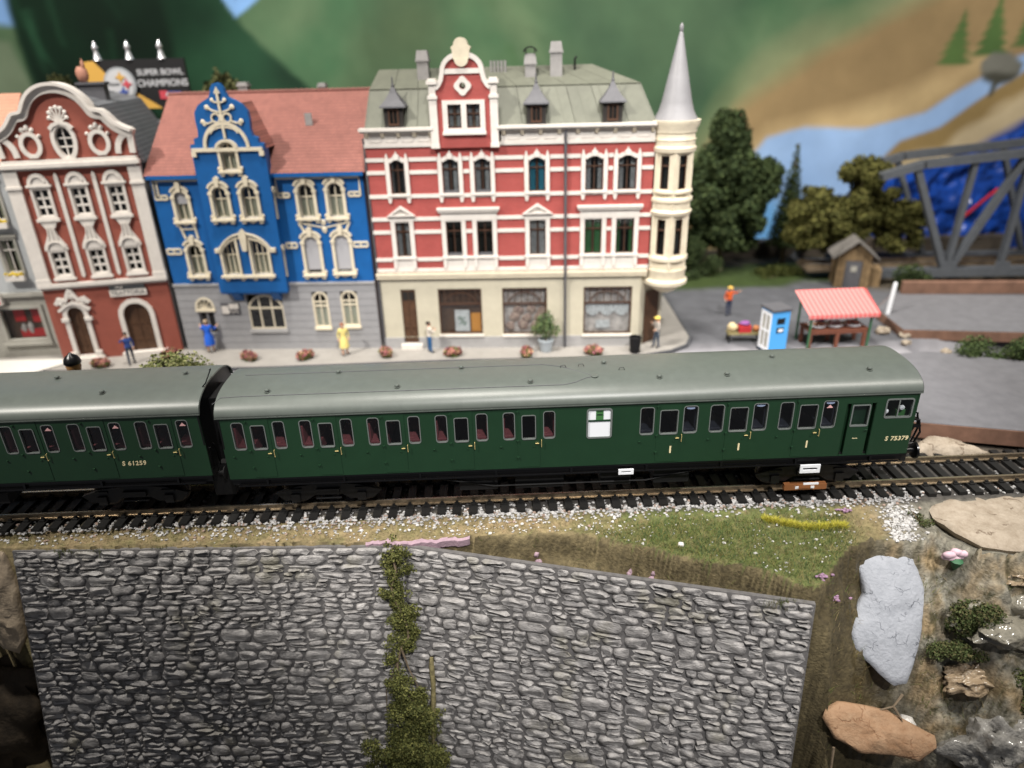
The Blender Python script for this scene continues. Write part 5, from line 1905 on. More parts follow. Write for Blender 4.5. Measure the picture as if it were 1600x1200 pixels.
# chimneys
for a, b, zt, cap in ((3.52, 4.12, 16.55, 0), (10.62, 11.25, 16.8, 0), (9.28, 9.85, 16.25, 1)):
    q = MB().box(a, b, 1.95, 2.6, 14.5, zt - .5).box(a - .06, b + .06, 1.9, 2.65, zt - .55, zt - .45)
    V = []
    for (w_, z) in ((.34, zt - .45), (.27, zt)):
        V += [((a + b) / 2 - w_, 2.275 - w_, z), ((a + b) / 2 + w_, 2.275 - w_, z), ((a + b) / 2 + w_, 2.275 + w_, z), ((a + b) / 2 - w_, 2.275 + w_, z)]
    q.add(V, [(0, 1, 5, 4), (1, 2, 6, 5), (2, 3, 7, 6), (3, 0, 4, 7), (4, 5, 6, 7)])
    c_ = q.build('chimney', 'chimney_grey', red)
    if cap:
        MB().ribbon(arcpts((a + b) / 2, zt + .02, .36, 10, 170, 8, .3), .07, 1.9, 2.6).box(a + .03, a + .08, 1.95, 2.5, zt, zt + .2).box(b - .08, b - .03, 1.95, 2.5, zt, zt + .2).build('chimney_cap', 'black_matt', c_)
for k in range(5):
    MB().lathe([(.06, 15.3), (.075, 15.95), (.06, 15.95), (.05, 15.3)], (7.45 + .19 * k, 2.6, 0), 8).build('chimney_pot', 'chimney_grey', red)
MB().tube([(11.95, 2.6, 15.3), (11.95, 2.6, 15.95), (12.05, 2.6, 16.05)], .06, 5).build('vent_pipe', 'black_matt', red)
# turret
TC_ = (17.12, .42)
RT = .95
sides = []
for k in range(6):
    a = R(-124 + 60 * k)
    w_ = RT * math.tan(R(30))
    nx__, ny__ = math.cos(a), math.sin(a)
    fn = lambda p, z, d, nx__=nx__, ny__=ny__: (TC_[0] + nx__ * (RT - d) - ny__ * p, TC_[1] + ny__ * (RT - d) + nx__ * p, z)
    q = MB().plate(rect(-w_, w_, 4.9, 11.7), [rect(-.24, .24, 9.5, 11.22), rect(-.24, .24, 5.95, 7.9)], 0, .12, fn=fn)
    q.ribbon([(-w_ + .07, 5.2), (-w_ + .07, 11.5)], .13, -.05, .02, fn=fn)
    q.build('turret_wall', 'ivory_trim', red)
    for z0, z1 in ((9.5, 11.22), (5.95, 7.9)):
        b = MB().plate(rect(-.24, .24, z0, z1), [rect(-.18, .18, z0 + .05, z1 - .05)], .05, .1, fn=fn)
        b.plate(rect(-.23, .23, z0 + (z1 - z0) * .68, z0 + (z1 - z0) * .73), [], .045, .1, fn=fn)
        w = b.build('turret_window', 'frame_brown', red)
        MB().plate(rect(-.22, .22, z0 + .02, z1 - .02), [], .085, .09, fn=fn).build('pane', 'dark_glass', w)
MB().lathe([(.72, 4.9), (.72, 11.9)], (*TC_, 0), 12).build('turret_core', 'dark_room', red)
rings = [[(.3, 3.62), (.55, 3.75), (.95, 4.05), (1.22, 4.22), (1.24, 4.42), (1.08, 4.52), (1.10, 4.9), (1.14, 5.0), (1.14, 5.1), (1.0, 5.12)],
         [(1.0, 5.55), (1.16, 5.62), (1.16, 5.8), (1.0, 5.86)], [(1.0, 8.05), (1.14, 8.12), (1.20, 8.3), (1.08, 8.42), (1.08, 8.75), (1.18, 8.85), (1.18, 9.0), (1.0, 9.1)],
         [(1.0, 9.25), (1.15, 9.3), (1.15, 9.42), (1.0, 9.46)],
         [(1.0, 11.3), (1.16, 11.4), (1.2, 11.6), (1.1, 11.7), (1.1, 11.95), (1.15, 12.0), (1.08, 12.1), (1.08, 12.3), (1.14, 12.36), (1.14, 12.5), (1.28, 12.75), (1.30, 12.95), (.6, 12.97)]]
for r_ in rings:
    MB().lathe(r_, (*TC_, 0), 24).build('turret_moulding', 'ivory_trim', red, smooth=35)
MB().lathe([(1.14, 12.96), (1.10, 13.02), (.92, 13.35), (.78, 13.8), (.10, 17.0), (.07, 17.05), (.10, 17.15), (.10, 17.3), (.04, 17.42), (0, 17.45)], (*TC_, 0), 28).build('spire', 'spire_grey', red, smooth=35)

# ------------------------------------------------------------------ blue house
blue = empty('blue_house', (-19.55, 17.1, 0), R(-2.6))
tag(blue, 'blue house with cream ornament, ornate gable and grey ground floor', 'house', 'town houses')
IVR = 'ivory_trim'
L3 = arched(1.12, 1.86, 8.22, 9.82, .30)
L2 = arched(1.22, 2.02, 5.08, 6.86, .30)
R3 = [arched(8.08, 8.92, 8.28, 10.1, .36), arched(9.73, 10.55, 8.28, 10.14, .36)]
R2 = [arched(8.0, 8.84, 5.06, 7.22, .36), arched(9.74, 10.6, 5.12, 7.28, .36)]
MB().plate(rect(-.05, 11.75, 4.5, 10.75), [L3, L2] + R3 + R2, 0, .3).build('wall', 'blue_wall', blue)
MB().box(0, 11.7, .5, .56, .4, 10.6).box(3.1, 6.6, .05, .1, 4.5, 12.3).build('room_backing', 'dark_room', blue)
# projecting bay with gable
BX0, BX1, BY = 2.88, 6.80, -.52
B3 = [arched(3.52, 4.34, 8.42, 10.12, .34), arched(5.13, 5.95, 8.42, 10.14, .34)]
B2 = [[(3.45, 5.22), (4.28, 5.22), (4.28, 7.2), (3.95, 7.1), (3.45, 6.75)], [(5.13, 5.22), (6.04, 5.22), (6.04, 6.8), (5.6, 7.1), (5.13, 7.22)]]
GW = arched(4.42, 5.24, 10.98, 12.40, .38)
c4 = 4.84
half = [(1.98, 12.05), (1.98, 12.3), (1.72, 12.35), (1.72, 12.6), (1.46, 12.7), (1.40, 13.0), (1.44, 13.5), (1.40, 13.9), (1.15, 14.25), (.82, 14.45), (.5, 14.6), (.38, 14.85), (.34, 15.05), (.2, 15.25), (0, 15.3)]
gpoly = [(c4 - 1.98, 4.15), (c4 + 1.98, 4.15)] + [(c4 + a, z) for a, z in half] + [(c4 - a, z) for a, z in reversed(half[:-1])]
MB().plate(gpoly, B3 + B2 + [GW], BY, BY + .3).build('bay_wall', 'blue_wall', blue)
MB().box(BX0, BX0 + .25, BY + .3, .2, 4.15, 12.0).box(BX1 - .25, BX1 - .02, BY + .3, .2, 4.15, 12.0).box(BX0 + .05, BX1 - .05, BY + .05, 0, 4.05, 4.2).build('bay_side', 'blue_wall', blue)
for x in (3.7, 6.0):
    MB().plate([(BY, 4.1), (.0, 4.1), (.0, 3.5), (-.2, 3.65)], [], x - .25, x + .25, fn=lambda p, z, t: (t, p, z)).build('bay_bracket', 'blue_wall', blue)
# roof behind the gable
pt = MB()
pt.add([(c4 - 1.9, BY + .3, 12.0), (c4, BY + .3, 14.2), (c4, 4.2, 14.2), (c4 - 1.9, 1.6, 12.0)], [(0, 1, 2, 3)])
pt.add([(c4 + 1.9, BY + .3, 12.0), (c4, BY + .3, 14.2), (c4, 4.2, 14.2), (c4 + 1.9, 1.6, 12.0)], [(3, 2, 1, 0)])
pt.build('gable_roof', 'pink_tiles', blue)
rf = MB()
def slab(P, n_off):
    P = [Vector(p) for p in P]
    n = (P[1] - P[0]).cross(P[3] - P[0]).normalized() * n_off
    V = P + [p - n for p in P]
    return V, [(0, 1, 2, 3), (7, 6, 5, 4), (0, 4, 5, 1), (1, 5, 6, 2), (2, 6, 7, 3), (3, 7, 4, 0)]
rf.add(*slab([(-.25, -.22, 10.72), (11.95, -.22, 10.72), (11.75, 4.6, 14.62), (-.2, 4.6, 14.62)], .15))
rf.add(*slab([(11.95, 9.4, 10.72), (-.25, 9.4, 10.72), (-.2, 4.6, 14.62), (11.75, 4.6, 14.62)], .15))
rfo = rf.build('roof', 'pink_tiles', blue)
rt_ = MB()
for k in range(40):
    rt_.tube([(-.2 + .3 * k, 4.6, 14.64), (-.2 + .3 * k + .3, 4.6, 14.62)], [.11, .095], 6)
rt_.build('ridge_tiles', 'pink_tiles', rfo)
MB().box(-.1, BX0, -.3, .1, 10.52, 10.70).box(BX1, 11.85, -.3, .1, 10.52, 10.70).build('gutter', 'blue_wall', blue)
MB().box(-.05, .2, .3, 9.2, .4, 10.7).box(11.5, 11.75, .3, 9.2, .4, 10.7).box(-.05, 11.75, 9.0, 9.3, .4, 10.7).build('side_wall', 'grey_wall', blue)
MB().box(8.28, 8.68, 2.55, 2.62, 12.95, 13.6).build('skylight_frame', 'chimney_grey', rfo, rot=None, loc=(0, -.12, -.05))
for a, b, y, zt in ((3.9, 4.45, 4.7, 15.15), (8.55, 8.95, 4.9, 15.0)):
    MB().box(a, b, y, y + .5, 13.6, zt).box(a - .06, b + .06, y - .06, y + .56, zt - .22, zt - .12).build('chimney', 'chimney_grey', blue)
def surround(root, poly, m_, y=0.0, w=.16, head=.28, sill=True, key=True, name='window_surround'):
    xs_ = [p[0] for p in poly]
    zs_ = [p[1] for p in poly]
    x0, x1, z0, z1 = min(xs_), max(xs_), min(zs_), max(zs_)
    q = MB()
    q.plate(inset(poly, -w), [poly], y - .10, y + .03)
    top = poly[2:]
    q.ribbon([(x0 + (p[0] - (x0 + x1) / 2) * 1.35 + (x1 - x0) / 2, p[1] + head) for p in top], .13, y - .14, y)
    for s, x in ((-1, x0 - w * .5), (1, x1 + w * .5)):
        q.box(x - .12, x + .12, y - .13, y, top[0][1] - .08, top[0][1] + .06)
        q.box(x - .10, x + .10, y - .12, y, z0 - .3, z0)
        q.blob((x + s * .14, y - .05, z0 + .1), (.1, .06, .12), 1, .2, 1)
    if sill:
        q.box(x0 - w - .10, x1 + w + .10, y - .2, y, z0 - .14, z0 - .02)
        q.blob(((x0 + x1) / 2, y - .05, z0 - .2), (.22, .06, .1), 1, .2, 1)
    if key:
        q.plate([((x0 + x1) / 2 - .09, z1), ((x0 + x1) / 2 + .09, z1), ((x0 + x1) / 2 + .15, z1 + head + .18), ((x0 + x1) / 2, z1 + head + .3), ((x0 + x1) / 2 - .15, z1 + head + .18)], [], y - .18, y)
    return q.build(name, m_, root)
def awin(p, y, curtain='curtain_grey', cover=1.0, hb=(.62,)):
    return win(blue, p, IVR, vb=(.5,), hb=hb, curtain=curtain, y=y + .08, fw=.07, bw=.06, cover=cover, cz=(.02, .62))
for p in [L3, L2] + R3 + R2:
    surround(blue, p, IVR)
for p in B3:
    surround(blue, p, IVR, BY)
surround(blue, GW, IVR, BY, .14, .1, key=False)
for p in B3:
    awin(p, BY)
awin(GW, BY)
for p in [L2] + R3:
    awin(p, 0)
w = awin(L3, 0)
MB().plate([(q_[0], max(q_[1], 9.15)) for q_ in inset(L3, .03)], [], .04, .07).build('roller_blind', 'shutter_grey', w)
for p in R2:
    w = win(blue, p, IVR, vb=(), hb=(), y=.08, fw=.06)
    MB().plate([(q_[0], max(q_[1], 5.3)) for q_ in inset(p, .02)], [], .02, .06).build('roller_blind', 'shutter_grey', w)
# paired bay window of the second floor under one broad arch
q = MB()
for p in B2:
    q.plate(inset(p, -.13), [p], BY - .10, BY + .03)
arc = [(c4 - 1.72, 6.55)] + arcpts(c4 - .02, 5.95, 1.62, 152, 28, 12, 1.62) + [(c4 + 1.68, 6.6)]
q.ribbon(arc, .10, BY - .16, BY)
q.ribbon([(a_, z_ - .2) for a_, z_ in arc[1:-1]], .07, BY - .12, BY)
q.box(c4 - 1.75, c4 - 1.45, BY - .14, BY, 6.5, 6.75).box(c4 + 1.4, c4 + 1.7, BY - .14, BY, 6.5, 6.75)
q.plate([(c4 - .14, 6.6), (c4 + .1, 6.6), (c4 + .2, 7.6), (c4 - .02, 7.85), (c4 - .24, 7.6)], [], BY - .2, BY)
q.box(3.2, 6.3, BY - .2, BY, 5.06, 5.2)
for x in (3.5, 4.4, 5.1, 6.0):
    q.blob((x, BY - .05, 4.98), (.16, .06, .14), 1, .2, 1)
q.build('window_surround', IVR, blue)
for p in B2:
    win(blue, p, IVR, vb=(.33, .67), hb=(.58,), curtain='curtain_grey', y=BY + .08, fw=.06, bw=.05, cz=(.02, .6))
# gable lattice ornament
q = MB()
Y0, Y1 = BY - .09, BY + .01
q.box(c4 - 1.9, c4 + 1.9, BY - .12, BY, 11.95, 12.13).box(c4 - 1.95, c4 - 1.7, BY - .12, BY, 11.7, 11.95).box(c4 + 1.7, c4 + 1.95, BY - .12, BY, 11.7, 11.95)
q.ribbon(arcpts(c4, 12.15, 1.16, 0, 180, 16, 1.2), .17, Y0, Y1)
q.ribbon(arcpts(c4, 12.85, .72, 0, 180, 10, .32), .08, Y0, Y1)
q.ribbon([(c4, 12.6), (c4, 15.0)], .12, Y0, Y1)
for s in (-1, 1):
    q.ribbon(arcpts(c4 + s * .30, 13.62, .22, 0, 360, 12), .08, Y0, Y1)
    q.ribbon([(c4 + s * .5, 13.45), (c4 + s * .8, 13.35), (c4 + s * 1.0, 13.45)], .08, Y0, Y1)
    q.ribbon([(c4 + s * .1, 13.9), (c4 + s * .45, 14.0), (c4 + s * .62, 14.15)], .08, Y0, Y1)
    q.ribbon([(c4, 14.35), (c4 + s * .25, 14.4), (c4 + s * .33, 14.5)], .07, Y0, Y1)
    for x, z, r_ in ((1.02, 13.45, .14), (.66, 14.15, .15), (.33, 14.5, .11), (.95, 13.3, .09)):
        q.blob((c4 + s * x, BY - .04, z), (r_, .06, r_), 2, .5, 1, 3)
q.plate([(c4 - .16, 14.8), (c4 + .16, 14.8), (c4, 15.12)], [], Y0, Y1)
q.build('gable_ornament', IVR, blue)
# fretwork frames and links between the storeys
q = MB()
def fret(a, b, z0, z1, y=0.0):
    q = MB()
    q.ribbon([(a, z0), (b, z0)], .10, y - .07, y)
    q.ribbon([(a, z1), (b, z1)], .10, y - .07, y)
    n = max(1, int((b - a) / .28))
    for k in range(n + 1):
        q.ribbon([(a + (b - a) * k / n, z0), (a + (b - a) * k / n, z1)], .09, y - .07, y)
    q.build('fretwork', IVR, blue)
fret(.08, .75, 9.42, 9.62)
MB().ribbon([(.1, 9.6), (.1, 10.42), (2.75, 10.42)], .11, -.07, 0).build('fretwork_frame', IVR, blue)
fret(.1, .3, 9.62, 10.42)
MB().ribbon([(6.95, 9.62), (6.95, 10.42), (11.55, 10.42), (11.55, 9.62)], .11, -.07, 0).build('fretwork_frame', IVR, blue)
fret(10.9, 11.55, 9.42, 9.62)
fret(6.95, 7.6, 9.42, 9.62)
fret(.05, .85, 6.35, 6.62)
fret(7.0, 7.6, 6.6, 6.85)
fret(10.85, 11.65, 6.6, 6.85)
q = MB()
q.ribbon([(1.1, 7.95), (1.3, 7.2)], .12, -.08, 0).ribbon([(1.95, 7.95), (2.0, 7.2)], .12, -.08, 0).ribbon([(1.2, 7.75), (1.95, 7.75)], .07, -.07, 0)
q.build('storey_link', IVR, blue)
q = MB()
q.ribbon([(7.9, 8.0), (8.15, 7.5)], .14, -.08, 0).ribbon([(10.75, 8.0), (10.5, 7.5)], .14, -.08, 0).ribbon([(8.1, 7.95), (9.3, 7.7), (10.55, 7.95)], .08, -.07, 0)
q.build('storey_link', IVR, blue)
for x, z in ((9.32, 7.6), (9.3, 8.0), (1.6, 7.2), (8.5, 10.42), (10.15, 10.42), (1.5, 10.4)):
    MB().blob((x, -.05, z), (.16, .06, .18), 3, .6, 1, 3).build('rosette', IVR, blue)
for z0, z1 in ((8.3, 10.1), (5.0, 6.9)):
    MB().ribbon(arcpts(BX1, z1 - .25, .14, 0, 360, 10), .1, -.34, -.2, fn=lambda a_, z_, y_: (BX1 + .02 + (y_ + .34) * .6, -.26 + (a_ - BX1), z_)).box(BX1 - .01, BX1 + .08, -.34, -.18, z0, z1 - .4).build('bay_post', IVR, blue)
# grey ground floor of boards, with openings
og = [(1.05, 2.0, .4, 3.7), (4.1, 6.2, 1.7, 3.85), (8.0, 8.92, 1.78, 3.95), (9.68, 10.68, 1.84, 4.0)]
nb, zb = 9, .42
bh = (4.42 - zb) / nb
for k in range(nb):
    z0, z1 = zb + k * bh, zb + (k + 1) * bh - .03
    cuts = [(a, b) for a, b, c, d in og if c < (z0 + z1) / 2 < d]
    for a, b in spans(-.08, 11.78, cuts):
        MB().box(a, b, -.03, .2, z0, z1).build('siding_board', 'grey_wall', blue)
MB().box(-.06, 11.76, 0.0, .18, .4, 4.45).build('ground_floor_core', 'grey_wall', blue) if False else None
q = MB()
for a, b in spans(-.06, 11.76, [(a_, b_) for a_, b_, c, d in og]):
    q.box(a, b, .0, .16, .4, 4.44)
for a_, b_, c, d in og:
    q.box(a_, b_, .0, .16, d, 4.44)
    if c > .5:
        q.box(a_, b_, .0, .16, .4, c)
q.build('ground_floor_wall', 'grey_wall', blue)
MB().box(-.1, BX0, -.1, .1, 4.42, 4.56).build('belt_course', 'grey_plinth', blue)
MB().box(BX1, 11.8, -.1, .1, 4.42, 4.56).build('belt_course', 'grey_plinth', blue)
# ground floor door, fanlight and windows
fan = arched(1.0, 2.05, 2.98, 3.68, .5)
q = MB().plate(inset(fan, -.05), [inset(fan, .07)], -.06, .1)
for t in (30, 60, 90, 120, 150):
    q.ribbon([(1.52, 3.0), (1.52 + .5 * math.cos(R(t)), 3.0 + .55 * math.sin(R(t)))], .05, -.04, .06)
q.box(.92, 2.12, -.08, .1, 2.86, 2.98)
w = q.build('fanlight', IVR, blue)
MB().plate(fan, [], .06, .07).build('pane', 'dark_glass', w)
d = MB().plate(rect(1.05, 2.0, .42, 2.86), [rect(1.13, 1.48, 1.5, 2.75), rect(1.57, 1.92, 1.5, 2.75)], .06, .14).build('door', 'grey_wall', blue)
MB().box(1.1, 1.95, .11, .13, 1.45, 2.8).build('pane', 'dark_room', d)
big = arched(4.1, 6.2, 1.72, 3.82, .75)
w = win(blue, big, IVR, vb=(.33, .67), hb=(.62,), y=-.02, fw=.08, bw=.09)
MB().box(4.0, 6.3, -.14, .05, 1.5, 1.68).build('window_sill', 'grey_plinth', blue)
for a, b, z0, z1 in ((8.05, 8.87, 1.8, 3.9), (9.74, 10.62, 1.86, 3.95)):
    p = arched(a, b, z0, z1, .36)
    q = MB().plate(inset(p, -.06), [p], -.06, .05)
    q.build('window_surround', IVR, blue)
    win(blue, p, IVR, vb=(.5,), hb=(.62, .74), curtain='curtain_grey', y=-.01, fw=.07, bw=.06, cz=(.02, .66))
    MB().box(a - .1, b + .1, -.14, .05, z0 - .16, z0 - .02).build('window_sill', IVR, blue)
sg = MB().box(2.5, 3.6, -.09, -.03, 2.66, 3.38).build('sign_board', 'zinc', blue)
MB().box(2.54, 2.95, -.11, -.09, 2.72, 3.2).box(3.0, 3.56, -.11, -.09, 3.02, 3.33).build('sign_panel', 'white_trim', sg)
MB().tube([(2.95, -.11, 2.8), (3.1, -.11, 2.95), (3.2, -.11, 2.75), (3.35, -.11, 2.95), (3.5, -.11, 2.78)], .03, 5).build('sign_script', 'white_trim', sg)

# ------------------------------------------------------------------ rust red baroque house
bar = empty('baroque_house', (-26.5, 15.8, 0), R(10.5))
tag(bar, 'rust red baroque house with white curved gable and two arched doors', 'house', 'town houses')
WT = 'white_trim'
hg = [(3.36, 11.85), (3.36, 12.0), (3.36, 12.9), (2.9, 13.1), (2.55, 13.35), (2.3, 13.7), (2.1, 13.95), (1.75, 13.95), (1.6, 14.1), (1.45, 14.45), (1.15, 14.85), (.75, 15.12), (.35, 15.25), (0, 15.28)]
cb_ = 3.36
cols3 = (1.48, 3.35, 5.22)
w3 = [rect(c - .38, c + .38, 8.86, 10.3) for c in cols3]
w2 = [rect(c - .38, c + .38, 5.55, 6.9) for c in (1.44, 3.38, 5.25)]
egg = [(3.36 + .42 * math.cos(R(t)) * (1 + .12 * math.sin(R(t))), 12.65 + .78 * math.sin(R(t))) for t in range(0, 360, 20)]
egg = [(x - .02, z) for x, z in egg]
d1 = arched(.98, 1.86, .72, 3.7, .44)
d2 = arched(3.92, 5.36, .66, 3.65, .72)
gp_ = [(cb_ - 3.3, 11.8), (cb_ + 3.3, 11.8)] + [(cb_ + a, z) for a, z in hg[2:]] + [(cb_ - a, z) for a, z in reversed(hg[2:-1])]
MB().plate(rect(.02, 6.68, 5.05, 11.85), w3 + w2, 0, .3).build('wall', 'rust_wall', bar)
MB().plate(rect(.02, 6.68, .42, 5.0), [d1, d2], 0, .3).build('ground_floor_wall', 'rust_wall', bar)
MB().plate(gp_, [egg], 0, .3).build('gable', 'rust_wall', bar)
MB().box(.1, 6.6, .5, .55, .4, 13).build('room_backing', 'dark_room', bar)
q = MB()
path = [(cb_ - a, z) for a, z in hg[2:]] + [(cb_ + a, z) for a, z in reversed(hg[2:-1])]
sm_path = []
for i in range(len(path) - 1):
    for j in range(3):
        t = j / 3
        sm_path.append((path[i][0] + (path[i + 1][0] - path[i][0]) * t, path[i][1] + (path[i + 1][1] - path[i][1]) * t))
sm_path.append(path[-1])
for _ in range(2):
    sm_path = [sm_path[0]] + [((a[0] + b[0] * 2 + c[0]) / 4, (a[1] + b[1] * 2 + c[1]) / 4) for a, b, c in zip(sm_path, sm_path[1:], sm_path[2:])] + [sm_path[-1]]
q.ribbon(sm_path, .46, -.16, .5)
q.ribbon([(a, z + .2) for a, z in sm_path], .16, -.30, .5)
q.build('gable_coping', WT, bar)
for s in (-1, 1):     # volutes where the gable meets the cornice
    q = MB()
    q.ribbon([(cb_ + s * 3.25, 13.0), (cb_ + s * 3.2, 11.95)], .3, -.14, .1)
    q.ribbon(arcpts(cb_ + s * 3.1, 11.95, .62, 90, 90 + s * 90, 6, .95), .28, -.12, .05)
    q.build('volute', WT, bar)
MB().box(-.1, 6.8, -.28, .1, 11.42, 11.62).box(.0, 6.7, -.18, .1, 11.62, 11.8).box(.1, 6.6, -.12, .1, 11.3, 11.42).build('cornice', WT, bar)
MB().box(-.08, 6.78, -.22, .1, 4.92, 5.12).box(0, 6.7, -.12, .1, 4.78, 4.92).build('belt_course', WT, bar)
for a, b in ((-.05, .62), (6.1, 6.75)):
    q = MB().box(a, b, -.16, .05, 5.12, 11.3).box(a - .05, b + .05, -.22, .05, 10.35, 10.5).box(a - .04, b + .04, -.2, .05, 5.12, 5.4)
    q.build('pilaster', WT, bar)
for x in (2.42, 4.29):
    MB().plate([(x - .10, 5.5), (x, 5.35), (x + .10, 5.5), (x + .10, 10.95), (x, 11.15), (x - .10, 10.95)], [], -.08, .02).build('pilaster_strip', WT, bar)
for c, c2, p3, p2 in zip(cols3, (1.44, 3.38, 5.25), w3, w2):
    q = MB()
    q.plate(rect(c - .50, c + .50, 8.66, 10.5), [p3], -.1, .05).box(c - .58, c + .58, -.16, .05, 8.58, 8.74).box(c - .62, c + .62, -.16, .05, 10.42, 10.54)
    q.plate([(c - .54, 10.54), (c + .54, 10.54)] + arcpts(c, 10.54, .53, 0, 180, 10, .60), [], -.12, .03)
    q.ribbon(arcpts(c, 10.6, .36, 10, 170, 8, .38), .07, -.17, -.1)
    q.build('window_surround', WT, bar)
    win(bar, p3, WT, vb=(.5,), hb=(.345, .67), y=0.0, fw=.07, bw=.10)
    q = MB()
    q.plate(rect(c2 - .50, c2 + .50, 5.36, 7.05), [p2], -.1, .05).box(c2 - .58, c2 + .58, -.16, .05, 5.28, 5.42)
    q.build('window_surround', WT, bar)
    win(bar, p2, WT, vb=(.5,), hb=(.345, .67), y=0.0, fw=.07, bw=.10)
    q = MB()     # bell shaped ornament between the storeys
    mid = [(.60, 7.0), (.56, 7.25), (.40, 7.55), (.24, 7.85), (.20, 8.15), (.32, 8.36), (.42, 8.55)]
    q.plate([(c2 + a, z) for a, z in mid] + [(c2 - a, z) for a, z in reversed(mid)], [], -.12, .02)
    q.ribbon(arcpts(c2, 7.12, .42, 0, 180, 8, .36), .08, -.18, -.1)
    for s in (-.14, 0, .14):
        q.ribbon([(c2 + s * 1.6, 7.6), (c2 + s, 8.3)], .05, -.17, -.1)
    q.build('bell_ornament', WT, bar)
q = MB().plate(inset(egg, -.2), [egg], -.12, .03)
q.ribbon([(3.34 + a, 13.4 + z) for a, z in ((-.55, -.1), (-.35, .1), (0, .22), (.35, .1), (.55, -.1))], .18, -.16, .02)
for t in range(0, 181, 30):
    q.blob((3.34 + .42 * math.cos(R(t)), -.06, 13.85 + .5 * math.sin(R(t))), (.12, .06, .12), t, .4, 1)
    q.ribbon([(3.34, 13.6), (3.34 + .4 * math.cos(R(t)), 13.85 + .45 * math.sin(R(t)))], .07, -.1, 0)
q.build('window_surround', WT, bar)
w = win(bar, egg, WT, vb=(.5,), hb=(.34, .62), y=.02, fw=.05, bw=.07)
for c in (1.68, 5.02):
    e2 = [(c + .34 * math.cos(R(t)), 12.55 + .46 * math.sin(R(t))) for t in range(0, 360, 20)]
    q = MB().plate(inset(e2, -.2), [e2], -.12, .03)
    q.plate([(c - .2, 11.9), (c + .2, 11.9), (c + .28, 12.05), (c - .28, 12.05)], [], -.13, .02)
    for s in (-1, 1):
        q.blob((c + s * .5, -.05, 13.0), (.13, .06, .1), s, .5, 1)
        q.blob((c + s * .22, -.05, 13.3), (.14, .06, .12), s + 3, .5, 1)
    q.blob((c, -.05, 13.42), (.14, .06, .16), 4, .5, 1)
    q.build('oval_cartouche', WT, bar)
# doors
q = MB().plate(inset(d1, -.24), [[(x, z) for x, z in d1]], -.14, .05)
q.box(.62, 1.0, -.2, .05, 2.85, 3.05).box(1.84, 2.24, -.2, .05, 2.85, 3.05)
for x in (.72, 2.1):
    q.box(x - .16, x + .16, -.24, .05, .44, .95)
q.ribbon([(.55, 3.9), (.75, 4.2), (1.1, 4.1), (1.25, 4.4), (1.42, 4.75), (1.6, 4.4), (1.75, 4.1), (2.1, 4.2), (2.3, 3.9)], .22, -.18, .02)
q.ribbon([(.6, 3.5), (1.0, 3.8), (1.42, 3.95), (1.85, 3.8), (2.25, 3.5)], .16, -.2, .02)
for x, z in ((.85, 3.95), (1.42, 4.3), (2.0, 3.95), (1.42, 4.6)):
    q.blob((x, -.1, z), (.2, .1, .2), x, .5, 1)
q.box(.5, 2.35, -.3, .05, .42, .6)
q.build('door_surround', WT, bar)
for dp in (d1, d2):
    b = MB().plate(dp, [], .1, .16)
    xa, xb = dp[0][0], dp[1][0]
    b.box((xa + xb) / 2 - .03, (xa + xb) / 2 + .03, .07, .1, .7, 3.4)
    for z in (1.3, 2.3):
        b.box(xa + .08, xb - .08, .075, .1, z, z + .06)
    b.build('door', 'dark_wood', bar)
q = MB().plate(inset(d2, -.26), [d2], -.12, .05).box(3.4, 5.9, -.35, .05, .42, .68)
q.build('door_surround', WT, bar)
mat('sign_dark', (.06, .065, .07), .6)
s1 = MB().box(3.52, 5.5, -.13, -.05, 4.12, 4.48).build('sign_board', WT, bar)
inst('lettering', text_mesh('lettering', 'TRATTORIA', .34, 'sign_dark', .004, .003), s1, (4.5, -.135, 4.3), (R(90), 0, 0))
s2 = MB().box(3.55, 5.45, -.11, -.05, 4.5, 4.78).build('sign_board', 'sign_dark', bar)
MB().tube([(3.9, -.115, 4.62), (4.05, -.115, 4.7), (4.15, -.115, 4.58), (4.3, -.115, 4.68)], .03, 5).build('sign_script', WT, s2)
# slate roof
q = MB()
q.add(*slab([(6.9, .3, 11.4), (6.9, 8.5, 11.4), (5.3, 8.5, 14.35), (5.3, .3, 14.35)], .1))
q.add(*slab([(5.3, .3, 14.35), (5.3, 8.5, 14.35), (3.36, 8.5, 14.9), (3.36, .3, 14.9)], .1))
q.add(*slab([(3.36, .3, 14.9), (3.36, 8.5, 14.9), (.1, 8.5, 13.2), (.1, .3, 13.2)], .1))
q.build('roof', 'slate', bar)
MB().box(6.4, 6.7, .3, 8.5, .4, 11.4).box(0, .3, .3, 8.5, .4, 13).box(0, 6.7, 8.3, 8.5, .4, 13).build('side_wall', 'grey_wall', bar)
MB().box(3.6, 4.9, 3.2, 4.0, 14.4, 15.3).box(3.5, 5.0, 3.1, 4.1, 15.3, 15.42).build('chimney', 'zinc', bar)
st_ = MB().blob((0, 0, .4), (.32, .2, .42), 3, .3, 2).blob((.15, 0, .85), (.12, .1, .35), 4, .3, 1)
mat('clay', (.34, .16, .11), .7, nscale=4, namt=.2)
so_ = st_.build('clay_figure', 'clay', smooth=60)
so_.location = bar.matrix_basis @ Vector((3.85, 3.6, 15.42))
tag(so_, 'small clay coloured figure on the chimney behind the curved gable', 'figurine')

